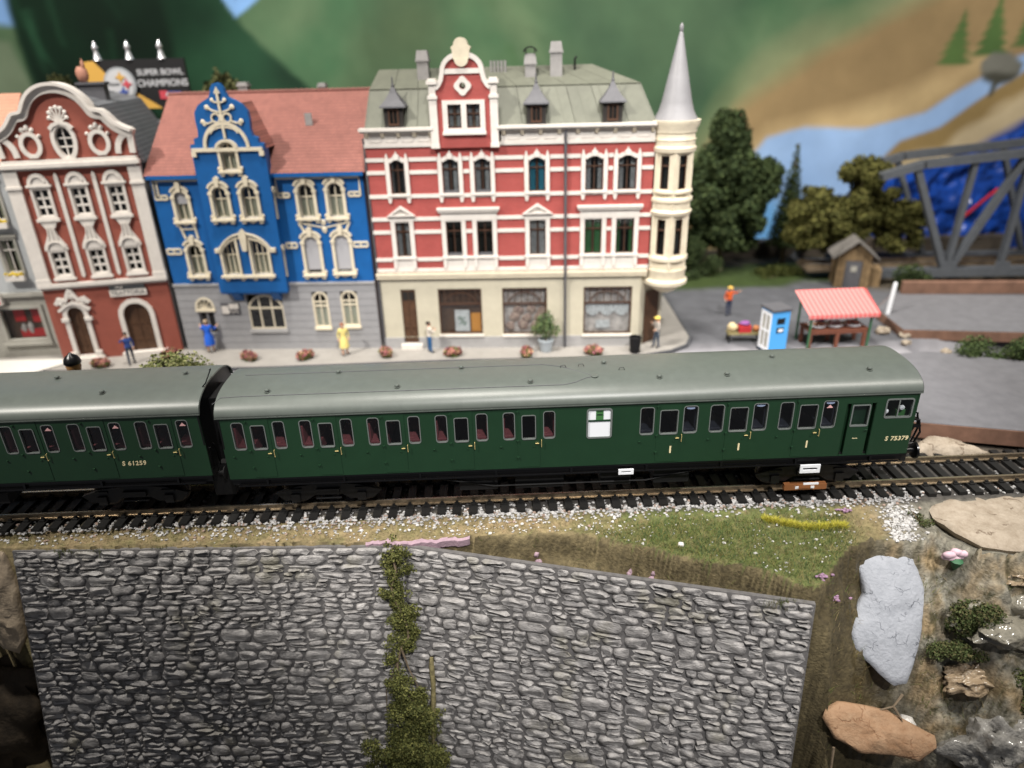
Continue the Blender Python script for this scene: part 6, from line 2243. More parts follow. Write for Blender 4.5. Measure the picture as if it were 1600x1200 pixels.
# ------------------------------------------------------------------ pale house at the frame edge
gr = empty('pale_house', (-33.5, 16.35, 0), R(4.5))
tag(gr, 'pale grey house with flower boxes and a red shop sign', 'house', 'town houses')
wins_ = [rect(c - .42, c + .42, z0, z1) for c in (1.2, 3.1, 5.25) for z0, z1 in ((5.6, 7.5), (8.6, 10.6))]
MB().plate(rect(0, 6.45, 4.3, 11.6), wins_, 0, .3).build('wall', 'pale_wall', gr)
shopw = rect(3.6, 5.9, 1.5, 3.5)
MB().plate(rect(0, 6.45, .42, 4.3), [shopw], 0, .3).build('shop_wall', 'stone_grey', gr)
MB().box(-.05, 6.5, -.2, .1, 4.2, 4.42).build('belt_course', 'stone_grey', gr)
MB().box(-.05, 6.5, -.25, .1, 11.4, 11.7).build('cornice', 'stone_grey', gr)
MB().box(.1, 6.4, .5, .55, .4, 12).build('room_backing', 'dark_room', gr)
mat('flower_yellow', (.5, .36, .03), .8, nscale=8, namt=.5)
mat('sign_red', (.55, .02, .02), .4)
for p in wins_:
    x0, x1, z0, z1 = p[0][0], p[1][0], p[0][1], p[2][1]
    q = MB().plate(rect(x0 - .14, x1 + .14, z0 - .1, z1 + .14), [p], -.08, .04).box(x0 - .22, x1 + .22, -.14, .02, z1 + .14, z1 + .26)
    q.build('window_surround', 'stone_grey', gr)
    win(gr, p, WT, vb=(.5,), hb=(.68,), y=.05, curtain='curtain_grey', cover=.6)
    MB().box(x0 - .1, x1 + .1, -.35, -.1, z0 - .42, z0 - .12).build('flower_box', WT, gr)
    f = MB()
    for j in range(9):
        f.blob((x0 + (x1 - x0) * random.random(), -.24 + random.uniform(-.1, .1), z0 - .05 + random.uniform(-.06, .1)), (.12, .1, .1), j, .5, 1)
    f.build('flowers', 'flower_yellow', gr)
q = MB().plate(inset(shopw, -.16), [inset(shopw, .06)], -.1, .15).box(3.3, 6.1, -.2, .02, 1.2, 1.36)
w = q.build('shop_window', 'stone_grey', gr)
MB().plate(shopw, [], .12, .13).build('pane', 'dark_glass', w)
MB().box(3.7, 5.8, .30, .34, 1.5, 3.5).build('display_back', 'dark_wood', w)
MB().box(4.3, 5.7, .24, .28, 1.6, 2.1).box(4.2, 4.8, .24, .28, 2.6, 3.3).box(5.2, 5.7, .24, .28, 2.5, 3.4).build('display_poster', 'sign_red', w)
MB().blob((4.55, .24, 2.2), (.2, .08, .3), 1, .4, 1).blob((4.95, .24, 2.15), (.18, .08, .35), 2, .4, 1).build('display_goods', 'goods_pale', w)
sgn = MB().box(2.2, 4.1, -.34, -.05, 3.78, 4.42).build('shop_sign', WT, gr)
MB().box(2.28, 4.02, -.36, -.34, 3.86, 4.34).build('sign_face', 'sign_red', sgn)
MB().ribbon(arcpts(3.66, 4.07, .12, 0, 330, 10), .05, -.375, -.36).ribbon([(3.55, 4.1), (3.62, 4.25), (3.72, 4.3)], .05, -.375, -.36).build('sign_mark', WT, sgn)
q = MB()
q.add(*slab([(-.3, -.35, 11.6), (6.7, -.35, 11.6), (6.5, 3.6, 14.95), (-.3, 3.6, 14.95)], .12))
q.add(*slab([(6.7, 7.6, 11.6), (-.3, 7.6, 11.6), (-.3, 3.6, 14.95), (6.5, 3.6, 14.95)], .12))
q.build('roof', 'orange_tiles', gr)
MB().box(4.3, 5.0, 3.2, 3.8, 14.6, 15.55).box(4.22, 5.08, 3.12, 3.88, 15.3, 15.42).build('chimney', WT, gr)
MB().box(0, .2, .3, 7.4, .4, 11.6).box(6.25, 6.45, .3, 7.4, .4, 11.6).box(0, 6.45, 7.2, 7.4, .4, 11.6).build('side_wall', 'pale_wall', gr)
tag(MB().plate([(-36, 13.2), (-27.3, 14.0), (-26.1, 15.3), (-26.6, 16.0), (-36, 16.1)], [], 0, .06, fn=lambda a, b, y: (a, b, .50 - y)).build('pavement', mat('pale_paving', (.62, .60, .56), .7, nscale=2, namt=.05)), 'bright white paving in front of the pale house', kind='structure')

# ================================================================== PEOPLE
mat('skin', (.55, .32, .22), .6)
def person(loc, h, rz, shirt, trousers, label, hair=(.03, .02, .015), pose='stand', skirt=False, shoes=(.02, .02, .02), hat=None, walk=.12, arms=None):
    k = h / 1.8
    J = {'pelvis': (0, 0, .95), 'chest': (0, 0, 1.32), 'neck': (0, 0, 1.50), 'head': (0, -.02, 1.64), 'crown': (0, -.01, 1.74),
         'shL': (-.19, 0, 1.43), 'shR': (.19, 0, 1.43), 'hipL': (-.10, 0, .90), 'hipR': (.10, 0, .90),
         'knL': (-.11, -walk * .6, .50), 'knR': (.11, walk * .3, .50), 'anL': (-.12, -walk, .08), 'anR': (.12, walk, .08), 'toL': (-.13, -walk - .17, .04), 'toR': (.14, walk - .17, .04)}
    A = arms or {'elL': (-.27, .05, 1.16), 'haL': (-.26, -.06, .90), 'elR': (.27, .05, 1.16), 'haR': (.26, -.06, .90)}
    J.update(A)
    for s in 'LR':       # a mitten of the hand's end: fingertip and thumb
        e, q = Vector(J['el' + s]), Vector(J['ha' + s])
        d = (q - e).normalized()
        J['fi' + s] = tuple(q + d * .11)
        J['th' + s] = tuple(q + d * .05 + Vector((0, -.05, 0)))
    E = [('pelvis', 'chest'), ('chest', 'neck'), ('neck', 'head'), ('head', 'crown'), ('chest', 'shL'), ('chest', 'shR'), ('shL', 'elL'), ('elL', 'haL'), ('haL', 'fiL'), ('haL', 'thL'), ('shR', 'elR'), ('elR', 'haR'), ('haR', 'fiR'), ('haR', 'thR'), ('pelvis', 'hipL'), ('pelvis', 'hipR'), ('hipL', 'knL'), ('knL', 'anL'), ('anL', 'toL'), ('hipR', 'knR'), ('knR', 'anR'), ('anR', 'toR')]
    rad = {'pelvis': (.16, .12), 'chest': (.18, .13), 'neck': (.06, .06), 'head': (.095, .115), 'crown': (.07, .08), 'sh': (.075, .075), 'el': (.05, .05), 'ha': (.04, .03), 'fi': (.022, .02), 'th': (.016, .016), 'hip': (.10, .105), 'kn': (.07, .07), 'an': (.048, .05), 'to': (.05, .035)}
    names = list(J)
    me = bpy.data.meshes.new('person')
    me.from_pydata([Vector(J[n]) * k for n in names], [(names.index(a), names.index(b)) for a, b in E], [])
    ob = bpy.data.objects.new('tmp_person', me)
    COL.objects.link(ob)
    md = ob.modifiers.new('skin', 'SKIN')
    ob.modifiers.new('sub', 'SUBSURF').levels = 2
    lay = me.skin_vertices[0].data if me.skin_vertices else None
    if lay is None:
        bm = bmesh.new()
        bm.from_mesh(me)
        bm.verts.layers.skin.verify()
        bm.to_mesh(me)
        bm.free()
        lay = me.skin_vertices[0].data
    for i, n in enumerate(names):
        r_ = rad.get(n) or rad[n[:-1]]
        lay[i].radius = (r_[0] * k, r_[1] * k)
        lay[i].use_root = (n == 'pelvis')
    dg = bpy.context.evaluated_depsgraph_get()
    m2 = bpy.data.meshes.new_from_object(ob.evaluated_get(dg))
    bpy.data.objects.remove(ob)
    m2.materials.clear()
    def cm(c):
        return mat('cloth_%d_%d_%d' % tuple(int(q * 255) for q in c), c, .75)
    for q in (cm(shirt), cm(trousers), MATS['skin'], cm(shoes)):
        m2.materials.append(q)
    hands = [Vector(J[q]) * k for q in ('haL', 'haR', 'fiL', 'fiR', 'thL', 'thR')]
    for p in m2.polygons:
        c = p.center
        z = c.z / k
        mi = 0
        if z > 1.50:
            mi = 2
        elif any((c - q).length < .09 * k for q in hands):
            mi = 2
        elif z < .10:
            mi = 3
        elif z < .97 and abs(c.x) < .24 * k:
            mi = 1
        if skirt and z < .5 and z >= .1:
            mi = 2
        p.material_index = mi
    m2.shade_smooth()
    o = bpy.data.objects.new('person', m2)
    COL.objects.link(o)
    o.location = loc
    o.rotation_euler = (0, 0, rz)
    tag(o, label, 'person', 'model people')
    hc = hat or hair
    hb = MB().blob((0, .02 * k, 1.70 * k), (.115 * k, .125 * k, .10 * k), 1, .15, 2)
    if hat:
        hb.lathe([(.17 * k, 1.69 * k), (.17 * k, 1.71 * k), (.1 * k, 1.72 * k)], (0, -.02 * k, 0), 12)
    hb.build('hat' if hat else 'hair', cm(hc), o, smooth=60)
    # face
    f = MB()
    for s in (-1, 1):
        f.blob((s * .04 * k, -.125 * k, 1.66 * k), (.012 * k, .01 * k, .012 * k), 1, 0, 1)
    f.box(-.03 * k, .03 * k, -.135 * k, -.11 * k, 1.575 * k, 1.585 * k)
    f.build('face_features', cm((.05, .02, .02)), o)
    MB().blob((0, -.135 * k, 1.62 * k), (.014 * k, .03 * k, .03 * k), 1, 0, 1).build('nose', 'skin', o, smooth=60)
    if skirt:
        MB().lathe([(.13 * k, 1.12 * k), (.14 * k, 1.02 * k), (.21 * k, .9 * k), (.26 * k, .45 * k), (.24 * k, .45 * k), (.12 * k, .9 * k)], (0, 0, 0), 14).build('skirt', cm(shirt), o, smooth=50)
    return o
PZ = .43
person((-22.1, 15.1, PZ), 1.95, R(25), (.03, .07, .26), (.03, .045, .07), 'person in a blue jacket raising an arm to the head by the arched doors', arms={'elL': (-.34, -.1, 1.3), 'haL': (-.14, -.2, 1.55), 'elR': (.27, .05, 1.16), 'haR': (.24, -.1, .90)})
person((-18.0, 16.55, PZ), 2.1, R(180), (.01, .10, .55), (.02, .08, .4), 'person in a bright blue dress carrying a tray at the grey doorway', hair=(.4, .3, .2), skirt=True, walk=.04, arms={'elL': (-.3, -.1, 1.2), 'haL': (-.42, -.25, 1.38), 'elR': (.3, -.1, 1.2), 'haR': (.42, -.25, 1.38)})
person((-9.75, 15.55, PZ), 2.0, R(20), (.62, .52, .18), (.5, .3, .2), 'person in a pale yellow dress standing before the grey wall', hair=(.25, .1, .05), skirt=True, walk=.06)
person((-4.75, 15.55, PZ), 1.95, R(115), (.60, .55, .48), (.02, .10, .25), 'person in a cream shirt and blue jeans beside the shop door', walk=.03, arms={'elL': (-.24, -.12, 1.2), 'haL': (-.12, -.3, 1.3), 'elR': (.24, -.12, 1.2), 'haR': (.12, -.3, 1.32)})
person((8.5, 15.35, PZ), 1.95, R(-70), (.32, .29, .26), (.05, .07, .10), 'worker in a grey jacket and yellow hard hat at the house corner', hat=(.72, .55, .12), walk=.08, arms={'elL': (-.26, -.12, 1.2), 'haL': (-.14, -.25, 1.42), 'elR': (.28, -.08, 1.2), 'haR': (.2, -.25, 1.1)})
person((14.35, 21.0, .26), 2.0, R(10), (.60, .10, .02), (.03, .04, .08), 'worker in an orange vest and yellow helmet on the open asphalt', hat=(.7, .45, .1), walk=.06, arms={'elL': (-.27, .05, 1.16), 'haL': (-.26, -.1, .95), 'elR': (.32, -.05, 1.35), 'haR': (.5, -.2, 1.5)})
person((18.6, 16.75, .26), 1.9, R(180), (.02, .08, .22), (.03, .03, .05), 'stall keeper in a blue shirt under the red striped awning', walk=.02, hair=(.1, .06, .03))
# head of a tall figurine behind the coach roof
hd = empty('capped_figurine', (-19.05, 5.35, .46))
tag(hd, 'brown figurine with a glossy black cap peeking over the coach roof', 'figurine')
mat('tan_face', (.33, .17, .06), .45)
MB().lathe([(.5, 0), (.55, 1.2), (.42, 2.4), (.3, 3.2), (.2, 3.5), (.2, 3.7), (.27, 3.8), (.31, 4.0), (.29, 4.3), (.2, 4.4)], n=16).build('body', 'tan_face', hd, smooth=50)
cp_ = MB().lathe([(.33, 4.10), (.36, 4.15), (.33, 4.28), (.24, 4.44), (.08, 4.55), (.05, 4.6), (0, 4.62)], n=16)
cp_.build('cap', 'black_gloss', hd, smooth=50)

# ================================================================== STREET FURNITURE AND PLANTS
FLc = [(.44, .17, .13), (.36, .13, .13), (.48, .27, .17), (.28, .10, .13), (.12, .13, .04)]
FLg = [(.10, .12, .03), (.07, .09, .025)]
spots = [(-23.75, 14.75, 'pink flower clump in front of the baroque house door'), (-20.25, 15.9, 'pink flower clump between the baroque and blue houses'), (-15.3, 15.2, 'pink flower clump under the wide ground floor window'), (-12.0, 15.1, 'pink and purple flower clump left of the yellow dress'), (-7.3, 15.2, 'pink flower clump beside the brown shop door'), (-3.35, 14.95, 'pink flower clump in front of the poster shop window'), (.9, 14.65, 'pink flower clump in front of the potted shrub'), (4.75, 14.6, 'pink flower clump below the curtained shop window')]
for k, (x, y, lb) in enumerate(spots):
    r_ = empty('flower_clump', (x, y, PZ))
    r_.scale = (.82, .82, .85)
    r_.rotation_euler = (0, 0, k * 1.3)
    tag(r_, lb, 'flowers', 'pink flower clumps on the pavement')
    cloud_obj('leaves', [((0, 0, .18), (.62, .4, .28))], 500, .07, FLg, r_, k + 50, .7)
    cloud_obj('blossoms', [((0, 0, .36), (.66, .42, .30)), ((.3, .0, .3), (.4, .4, .26)), ((-.3, 0, .3), (.4, .4, .26))], 650, .075, FLc, r_, k + 80, .9)
pt_ = empty('potted_shrub', (2.05, 15.35, PZ))
tag(pt_, 'leafy shrub in a grey pot in front of the shop', 'potted plant')
MB().lathe([(.32, 0), (.42, .6), (.47, .62), (.47, .72), (.40, .72), (.36, .62), (.1, .6)], n=16).build('pot', mat('pot_grey', (.36, .40, .43), .5), pt_, smooth=40)
cloud_obj('foliage', [((0, 0, 1.4), (.5, .45, .55)), ((-.3, 0, 1.7), (.35, .35, .5)), ((.25, 0, 1.8), (.3, .3, .45)), ((-.55, 0, 1.3), (.35, .3, .35)), ((.1, 0, 2.2), (.25, .2, .35)), ((.55, 0, 1.25), (.3, .3, .3))], 900, .10, [(.10, .15, .06), (.14, .18, .07), (.07, .11, .05)], pt_, 5, .35)
b = MB()
for k in range(7):
    a = k * .9
    b.tube([(0, 0, .6), (.15 * math.cos(a), .15 * math.sin(a), 1.2), (.75 * math.cos(a), .5 * math.sin(a), 2.0 + .25 * math.sin(k * 2))], [.03, .02, .01], 4)
b.build('stem', 'twig', pt_)
bn = empty('litter_bin', (7.15, 14.75, PZ))
tag(bn, 'round black litter bin near the house corner', 'bin')
MB().lathe([(.27, 0), (.32, .85), (.36, .86), (.36, .95), (.30, .95), (.28, .8), (.1, .78)], n=18).build('body', 'black', bn, smooth=40)
for k in range(12):
    a = 2 * math.pi * k / 12
    MB().tube([(.285 * math.cos(a), .285 * math.sin(a), .04), (.33 * math.cos(a), .33 * math.sin(a), .82)], .015, 4).build('rib', 'black', bn)
hedge = empty('hedge_bush', (-15.25, 6.5, .25))
tag(hedge, 'rounded yellow green bush behind the coach roof', 'bush')
MB().tube([(0, 0, 0), (.1, 0, 1.5), (0, .1, 3.0)], [.3, .2, .08], 7).build('stem', 'twig', hedge)
cloud_obj('foliage', [((.0, 0, 2.25), (2.0, 1.5, 1.95)), ((.9, 0, 2.0), (1.3, 1.2, 1.6)), ((-1.0, 0, 2.0), (1.2, 1.2, 1.5)), ((-.3, -.3, 3.2), (.9, .8, .85))], 16000, .085, [(.14, .16, .055), (.19, .20, .08), (.10, .12, .04), (.25, .25, .11)], hedge, 31, .6)
bush('hedge_bush', (26.9, 12.3, -.3), (2.3, 1.3, 2.0), 10000, [(.055, .085, .03), (.04, .065, .022), (.08, .11, .04)], 'green bush below the grey board edge', 32, .08, 'bush')
# telephone booth
mat('booth_blue', (.07, .33, .72), .45)
bt = empty('telephone_booth', (15.1, 14.85, .26), R(14))
bt.scale = (1.12, 1.12, 1.16)
tag(bt, 'bright blue booth with white door and dark flat roof', 'booth')
q = MB().box(-.5, .5, -.5, .5, .08, 2.2)
q.build('body', 'booth_blue', bt, bevel=.03)
MB().box(-.57, .57, -.57, .57, 2.2, 2.34).build('roof', 'zinc', bt, bevel=.03)
MB().box(-.54, .54, -.54, .54, 0, .09).build('base', 'black', bt)
dq = MB().plate(rect(-.44, .44, .14, 2.12), [rect(-.3, -.04, 1.2, 1.95), rect(.04, .3, 1.2, 1.95), rect(-.3, -.04, .3, 1.1), rect(.04, .3, .3, 1.1)], -.53, -.49, fn=lambda a, z, y: (y, a, z)).build('door', 'white_plastic', bt)
MB().box(-.505, -.49, -.36, .36, .25, 2.0).build('door_glass', 'stone_grey', bt)
MB().box(-.22, .22, -.515, -.49, 1.55, 1.85).build('panel', 'black', bt)
MB().box(-.2, .2, -.515, -.49, 1.1, 1.38).build('notice', 'black', bt)
MB().box(-.1, .16, -.522, -.513, 1.16, 1.3).build('notice_paper', 'white_plastic', bt)
# market stall with striped awning
stl = empty('market_stall', (18.9, 15.6, .26), R(2))
tag(stl, 'market stall with red and white striped awning and brown counter', 'market stall')
mat('stall_wood', (.17, .06, .035), .6, nscale=5, namt=.2)
mat('awning_red', (.56, .105, .10), .7)
mat('awning_white', (.58, .21, .20), .7)
q = MB().box(-1.75, 1.75, -.65, .65, 1.02, 1.14).box(-1.72, 1.72, -.62, -.56, .86, 1.02)
q.build('counter', 'stall_wood', stl)
for x in (-1.6, 0, 1.6):
    for y in (-.55, .55):
        MB().box(x - .09, x + .09, y - .09, y + .09, 0, 1.02).build('leg', 'stall_wood', stl)
for x in (-1.75, 1.75):
    for y in (-.72, .9):
        MB().box(x - .05, x + .05, y - .05, y + .05, 0, 2.2 if y < 0 else 2.95).build('post', 'leaf_green', stl)
ns = 30
for k in range(ns):
    xa, xb = -2.05 + 4.1 * k / ns, -2.05 + 4.1 * (k + 1) / ns
    b = MB().add(*slab([(xa, -1.0, 2.18), (xb, -1.0, 2.18), (xb - .12, 1.0, 3.05), (xa - .12, 1.0, 3.05)], .04))
    b.plate([(xa, 2.18), (xb, 2.18), (xb, 2.0), ((xa + xb) / 2, 1.93), (xa, 2.0)], [], -1.03, -.99)
    b.build('awning_stripe', 'awning_red' if k % 2 else 'awning_white', stl)
MB().plate([(-1.0, 2.16), (1.0, 3.02), (1.0, 2.4), (-1.0, 1.95)], [], 2.03, 2.06, fn=lambda a, z, t: (t, a, z)).build('awning_side', 'awning_red', stl)
for x, c_, lb in ((-1.1, (.50, .26, .16), 'peach coloured produce bowl on the stall counter'), (-.1, (.52, .42, .42), 'pale produce bowl in the middle of the stall counter'), (1.0, (.45, .22, .16), 'reddish produce bowl at the right of the stall counter')):
    cr = empty('produce_bowl', (18.9 + x, 15.45 + x * .035, .26 + 1.141))
    tag(cr, lb, 'bowl', 'produce bowls on the stall')
    MB().lathe([(.3, 0), (.5, .12), (.52, .18), (.45, .18), (.1, .12)], n=14).build('bowl', 'goods_white', cr, smooth=40)
    f = MB()
    for j in range(10):
        f.blob((random.uniform(-.3, .3), random.uniform(-.2, .2), .2 + random.uniform(0, .08)), (.11, .11, .1), j, .2, 1)
    f.build('produce', mat('produce_%d' % int(x * 10 + 20), c_, .6), cr, smooth=60)
# bench with goods
bc = empty('bench', (13.95, 16.4, .26), R(-4))
tag(bc, 'low dark bench with goods on it beside the blue booth', 'bench')
MB().box(-1.0, 1.0, -.35, .35, .5, .6).build('seat', 'bark', bc)
for x in (-.9, .9):
    for y in (-.28, .28):
        MB().box(x - .05, x + .05, y - .05, y + .05, 0, .5).build('leg', 'black_matt', bc)
mat('sack_cream', (.52, .42, .24), .8, nscale=5, namt=.15)
mat('box_red', (.42, .025, .03), .6)
mat('cloth_purple', (.22, .08, .25), .8)
tag(MB().blob((13.25, 16.45, 1.12), (.3, .26, .3), 2, .3, 2).build('sack', 'sack_cream', smooth=60), 'cream sack on the bench end', 'sack')
tag(MB().box(13.6, 14.3, 16.15, 16.65, .862, 1.28).build('red_box', 'box_red', bevel=.03), 'red box in the middle of the bench', 'box')
tag(MB().blob((13.95, 16.4, 1.40), (.33, .25, .13), 4, .3, 2).build('folded_cloth', 'cloth_purple', smooth=60), 'purple cloth bundle on top of the red box', 'cloth')
tag(MB().blob((14.65, 16.4, 1.05), (.22, .22, .2), 5, .3, 2).build('sack', mat('sack_orange', (.5, .2, .08), .8), smooth=60), 'small orange sack on the bench next to the blue booth', 'sack')
# white post and boards
tag(MB().lathe([(.14, 0), (.13, 2.4), (.1, 2.55), (0, 2.62)], (0, 0, 0), 12).build('white_post', 'white_plastic', loc=(23.8, 19.0, .26), rot=(0, R(3), 0), smooth=40), 'plain white upright post beside the market stall', 'post')
mat('board_edge', (.19, .105, .072), .7, nscale=1.2, namt=.25, bump=.2, bscale=20)
def board(name, poly, z, th, label):
    r_ = MB().plate(poly, [], 0, th, fn=lambda a, b, y: (a, b, z - y)).build(name, 'asphalt')
    ed = MB()
    ed.ribbon(poly, .12, z - th - .02, z - .03, closed=True, fn=lambda a, b, y: (a, b, y))
    ed.build('wooden_edge', 'board_edge', r_)
    tag(r_, label, 'board')
    return r_
board('grey_board', [(18.3, 5.15), (22.5, 4.05), (34, 1.6), (36, 9.3), (27.6, 11.5), (23.2, 13.2), (21.6, 13.0), (18.7, 8)], .62, .75, 'grey topped board with brown wooden edge beyond the train end')
board('grey_board', [(23.4, 16.2), (38, 14.0), (40, 21), (26, 22.8), (23.6, 20)], .8, .6, 'grey topped board with brown edge behind the market stall')
tag(MB().box(0, 12, -.2, .2, 0, .85).build('timber_beam', 'board_edge', loc=(26.6, 22.9, .8), rot=(0, 0, R(-5)), bevel=.03), 'long brown timber beam along the back of the grey board', 'beam')
# rubble between the boards
for k, (x, y, r_, lb) in enumerate(((22.6, 17.0, .42, 'pale rubble stone beside the stall awning end'), (23.6, 16.3, .35, 'pale rubble stone at the corner of the rear grey board'), (23.1, 15.2, .28, 'small rubble stone below the rear grey board corner'), (24.6, 13.7, .3, 'rubble stone in the gap between the two boards'))):
    tag(MB().blob((x, y, .25 + r_ * .4), (r_, r_ * .8, r_ * .7), k + 60, .5, 2, 2).build('rubble_stone', 'tan_stone', smooth=40), lb, 'stone', 'rubble stones by the boards')

# ================================================================== TREES, SHED, BRIDGE
def tree(name, base, trunk_h, pts, n, size, cols, label, seed, r0=.35):
    root = empty(name, base)
    tag(root, label, 'tree')
    b = MB()
    b.tube([(0, 0, -.1), (.05, 0, trunk_h * .5), (0, .05, trunk_h), (.1, 0, trunk_h * 1.5)], [r0, r0 * .75, r0 * .55, r0 * .25], 8)
    rs = random.Random(seed)
    for c_, r_ in pts:
        b.tube([(0, 0, trunk_h * .7), tuple(Vector(c_) * .5 + Vector((0, 0, trunk_h * .35))), tuple(c_)], [r0 * .4, r0 * .25, r0 * .1], 5)
    b.build('trunk', 'twig', root, smooth=60)
    clumps = []
    for c_, r_ in pts:
        for k in range(26):
            d = Vector((rs.gauss(0, 1), rs.gauss(0, 1), rs.gauss(0, 1))).normalized() * rs.uniform(.5, 1.0)
            q = rs.uniform(.26, .46)
            clumps.append(((c_[0] + d.x * r_[0], c_[1] + d.y * r_[1], c_[2] + d.z * r_[2]), (r_[0] * q, r_[1] * q, r_[2] * q)))
    cloud_obj('crown', clumps, n, size, cols, root, seed, .7)
    return root
DK = [(.036, .056, .02), (.026, .042, .016), (.052, .074, .026)]
tree('deciduous_tree', (16.6, 31.5, .2), 2.4, [((0, 0, 8.2), (2.2, 1.8, 3.0)), ((-1.2, 0, 5.6), (2.2, 1.8, 2.2)), ((1.6, 0, 5.8), (2.0, 1.8, 2.4)), ((.2, 0, 3.6), (2.6, 2, 1.8)), ((3.0, 0, 7.2), (1.1, 1.2, 1.6)), ((-2.2, 0, 3.4), (1.2, 1.2, 1.6)), ((.3, 0, 10.0), (1.1, 1, 1.4))], 52000, .16, DK, 'tall dark green leafy tree beside the turret', 71)
tree('deciduous_tree', (25.6, 29.3, .2), 2.0, [((.2, 0, 7.0), (1.9, 1.4, 1.9)), ((-2.4, 0, 5.2), (2.0, 1.4, 1.6)), ((2.6, 0, 4.9), (1.9, 1.4, 1.5)), ((-3.0, 0, 3.3), (1.8, 1.4, 1.2)), ((.4, 0, 4.6), (2.0, 1.4, 1.5)), ((3.6, 0, 3.0), (1.5, 1.2, 1.5)), ((-1.2, 0, 3.6), (1.8, 1.2, 1.4)), ((4.3, 0, 4.6), (1.2, 1.0, 1.0))], 36000, .14, [(.085, .085, .022), (.065, .068, .018), (.11, .105, .03)], 'broad olive green tree above the wooden shed', 72)
cf = empty('conifer', (22.3, 33.2, .2))
tag(cf, 'slender dark conifer between the two leafy trees', 'tree')
MB().tube([(0, 0, 0), (0, 0, 9.3)], [.2, .04], 6).build('trunk', 'twig', cf)
cloud_obj('crown', [((0, 0, 1.8 + .55 * k), (1.5 * (1 - k / 15), 1.5 * (1 - k / 15), .45)) for k in range(14)], 7000, .12, DK, cf, 73, .4)
bush('undergrowth_bush', (13.6, 29.8, .2), (1.6, 1.2, 1.8), 4000, DK, 'dark low bush at the foot of the tall dark tree', 74, .1, 'bush')
bush('undergrowth_bush', (28.6, 25.3, .3), (1.5, .9, 1.6), 4200, DK, 'dark green bush next to the wooden shed', 75, .1, 'bush')
bush('undergrowth_bush', (21.2, 29.5, .2), (1.8, .8, 1.0), 3000, [(.06, .07, .015), (.045, .055, .014)], 'low olive bush left of the wooden shed', 76, .1, 'bush')
for k, (x, z, lb) in enumerate(((-31.0, 13.2, 'dark olive tree top left of the black billboard'), (-19.6, 13.2, 'dark olive tree top right of the black billboard'))):
    tree('background_tree', (x, 30.5, .2), 9, [((0, 0, z), (1.5, 1.2, 2.0)), ((.9, 0, z - 1.4), (1.3, 1.1, 1.4)), ((-.9, 0, z - 1.6), (1.3, 1.1, 1.5)), ((.1, 0, z + 1.5), (.7, .7, .9))], 7000, .14, [(.075, .08, .03), (.055, .06, .022), (.095, .095, .04)], lb, 90 + k, .3)
# wooden shed
sh = empty('wooden_shed', (24.9, 26.9, .26), R(-14))
tag(sh, 'small brown wooden shed with gabled roof', 'shed')
mat('shed_wood', (.20, .135, .07), .8, nscale=3, namt=.3, rand=.15)
mat('shed_roof', (.15, .14, .13), .8, nscale=3, namt=.25)
for k in range(8):
    xa = -1.15 + 2.3 * k / 8
    xb = -1.15 + 2.3 * (k + 1) / 8 - .03
    zt = lambda x: 2.35 + (1.15 - abs(x)) * .8
    if xb < -.5 or xa > .5:
        MB().plate([(xa, 0), (xb, 0), (xb, zt(xb)), (xa, zt(xa))], [], -.9, -.8).build('plank', 'shed_wood', sh)
    else:
        MB().plate([(xa, 2.0), (xb, 2.0), (xb, zt(xb)), (xa, zt(xa))], [], -.9, -.8).build('plank', 'shed_wood', sh)
MB().box(-1.14, 1.14, -.78, 1.2, 0, 2.35).build('wall', 'shed_wood', sh)
sd = MB().box(-.56, .52, -.88, -.82, 0, 2.0).build('door', 'zinc', sh)
MB().box(-.2, .2, -.9, -.88, 1.2, 1.6).build('pane', 'stone_grey', sd)
rfm = MB()
rfm.add(*slab([(-1.5, -1.2, 2.15), (0, -1.2, 3.4), (0, 1.4, 3.4), (-1.5, 1.4, 2.15)][::-1], .1))
rfm.add(*slab([(1.5, -1.2, 2.15), (0, -1.2, 3.4), (0, 1.4, 3.4), (1.5, 1.4, 2.15)], .1))
rfm.build('roof', 'shed_roof', sh)
MB().box(1.2, 2.0, -.4, 1.0, 0, 1.3).build('lean_to', 'shed_wood', sh)
# steel truss bridge
mat('bridge_steel', (.085, .093, .105), .5, nscale=2, namt=.12)
br = empty('truss_bridge', (26.2, 27.0, .3), R(-2))
tag(br, 'grey steel truss bridge crossing behind the boards', 'bridge')
def beam(name, p, q_, w_=.32, d=.5):
    w_, d = w_ * .8, d * .9
    a, b = Vector(p), Vector(q_)
    t = (b - a).normalized()
    s = Vector((0, 1, 0))
    n = t.cross(s).normalized()
    V = []
    for c_ in (a, b):
        for i, j in ((-1, -1), (1, -1), (1, 1), (-1, 1)):
            V.append(c_ + n * i * w_ / 2 + s * j * d / 2)
    f = MB().add(V, [(0, 1, 2, 3), (7, 6, 5, 4), (0, 4, 5, 1), (1, 5, 6, 2), (2, 6, 7, 3), (3, 7, 4, 0)])
    for j in (-1, 1):     # flanges make an I section
        V2 = []
        for c_ in (a, b):
            for i, jj in ((-1.0, -.12), (1.0, -.12), (1.0, .12), (-1.0, .12)):
                V2.append(c_ + n * i * w_ * .78 + s * (j * d / 2 + jj * .5))
        f.add(V2, [(0, 1, 2, 3), (7, 6, 5, 4), (0, 4, 5, 1), (1, 5, 6, 2), (2, 6, 7, 3), (3, 7, 4, 0)])
    return f.build(name, 'bridge_steel', br)
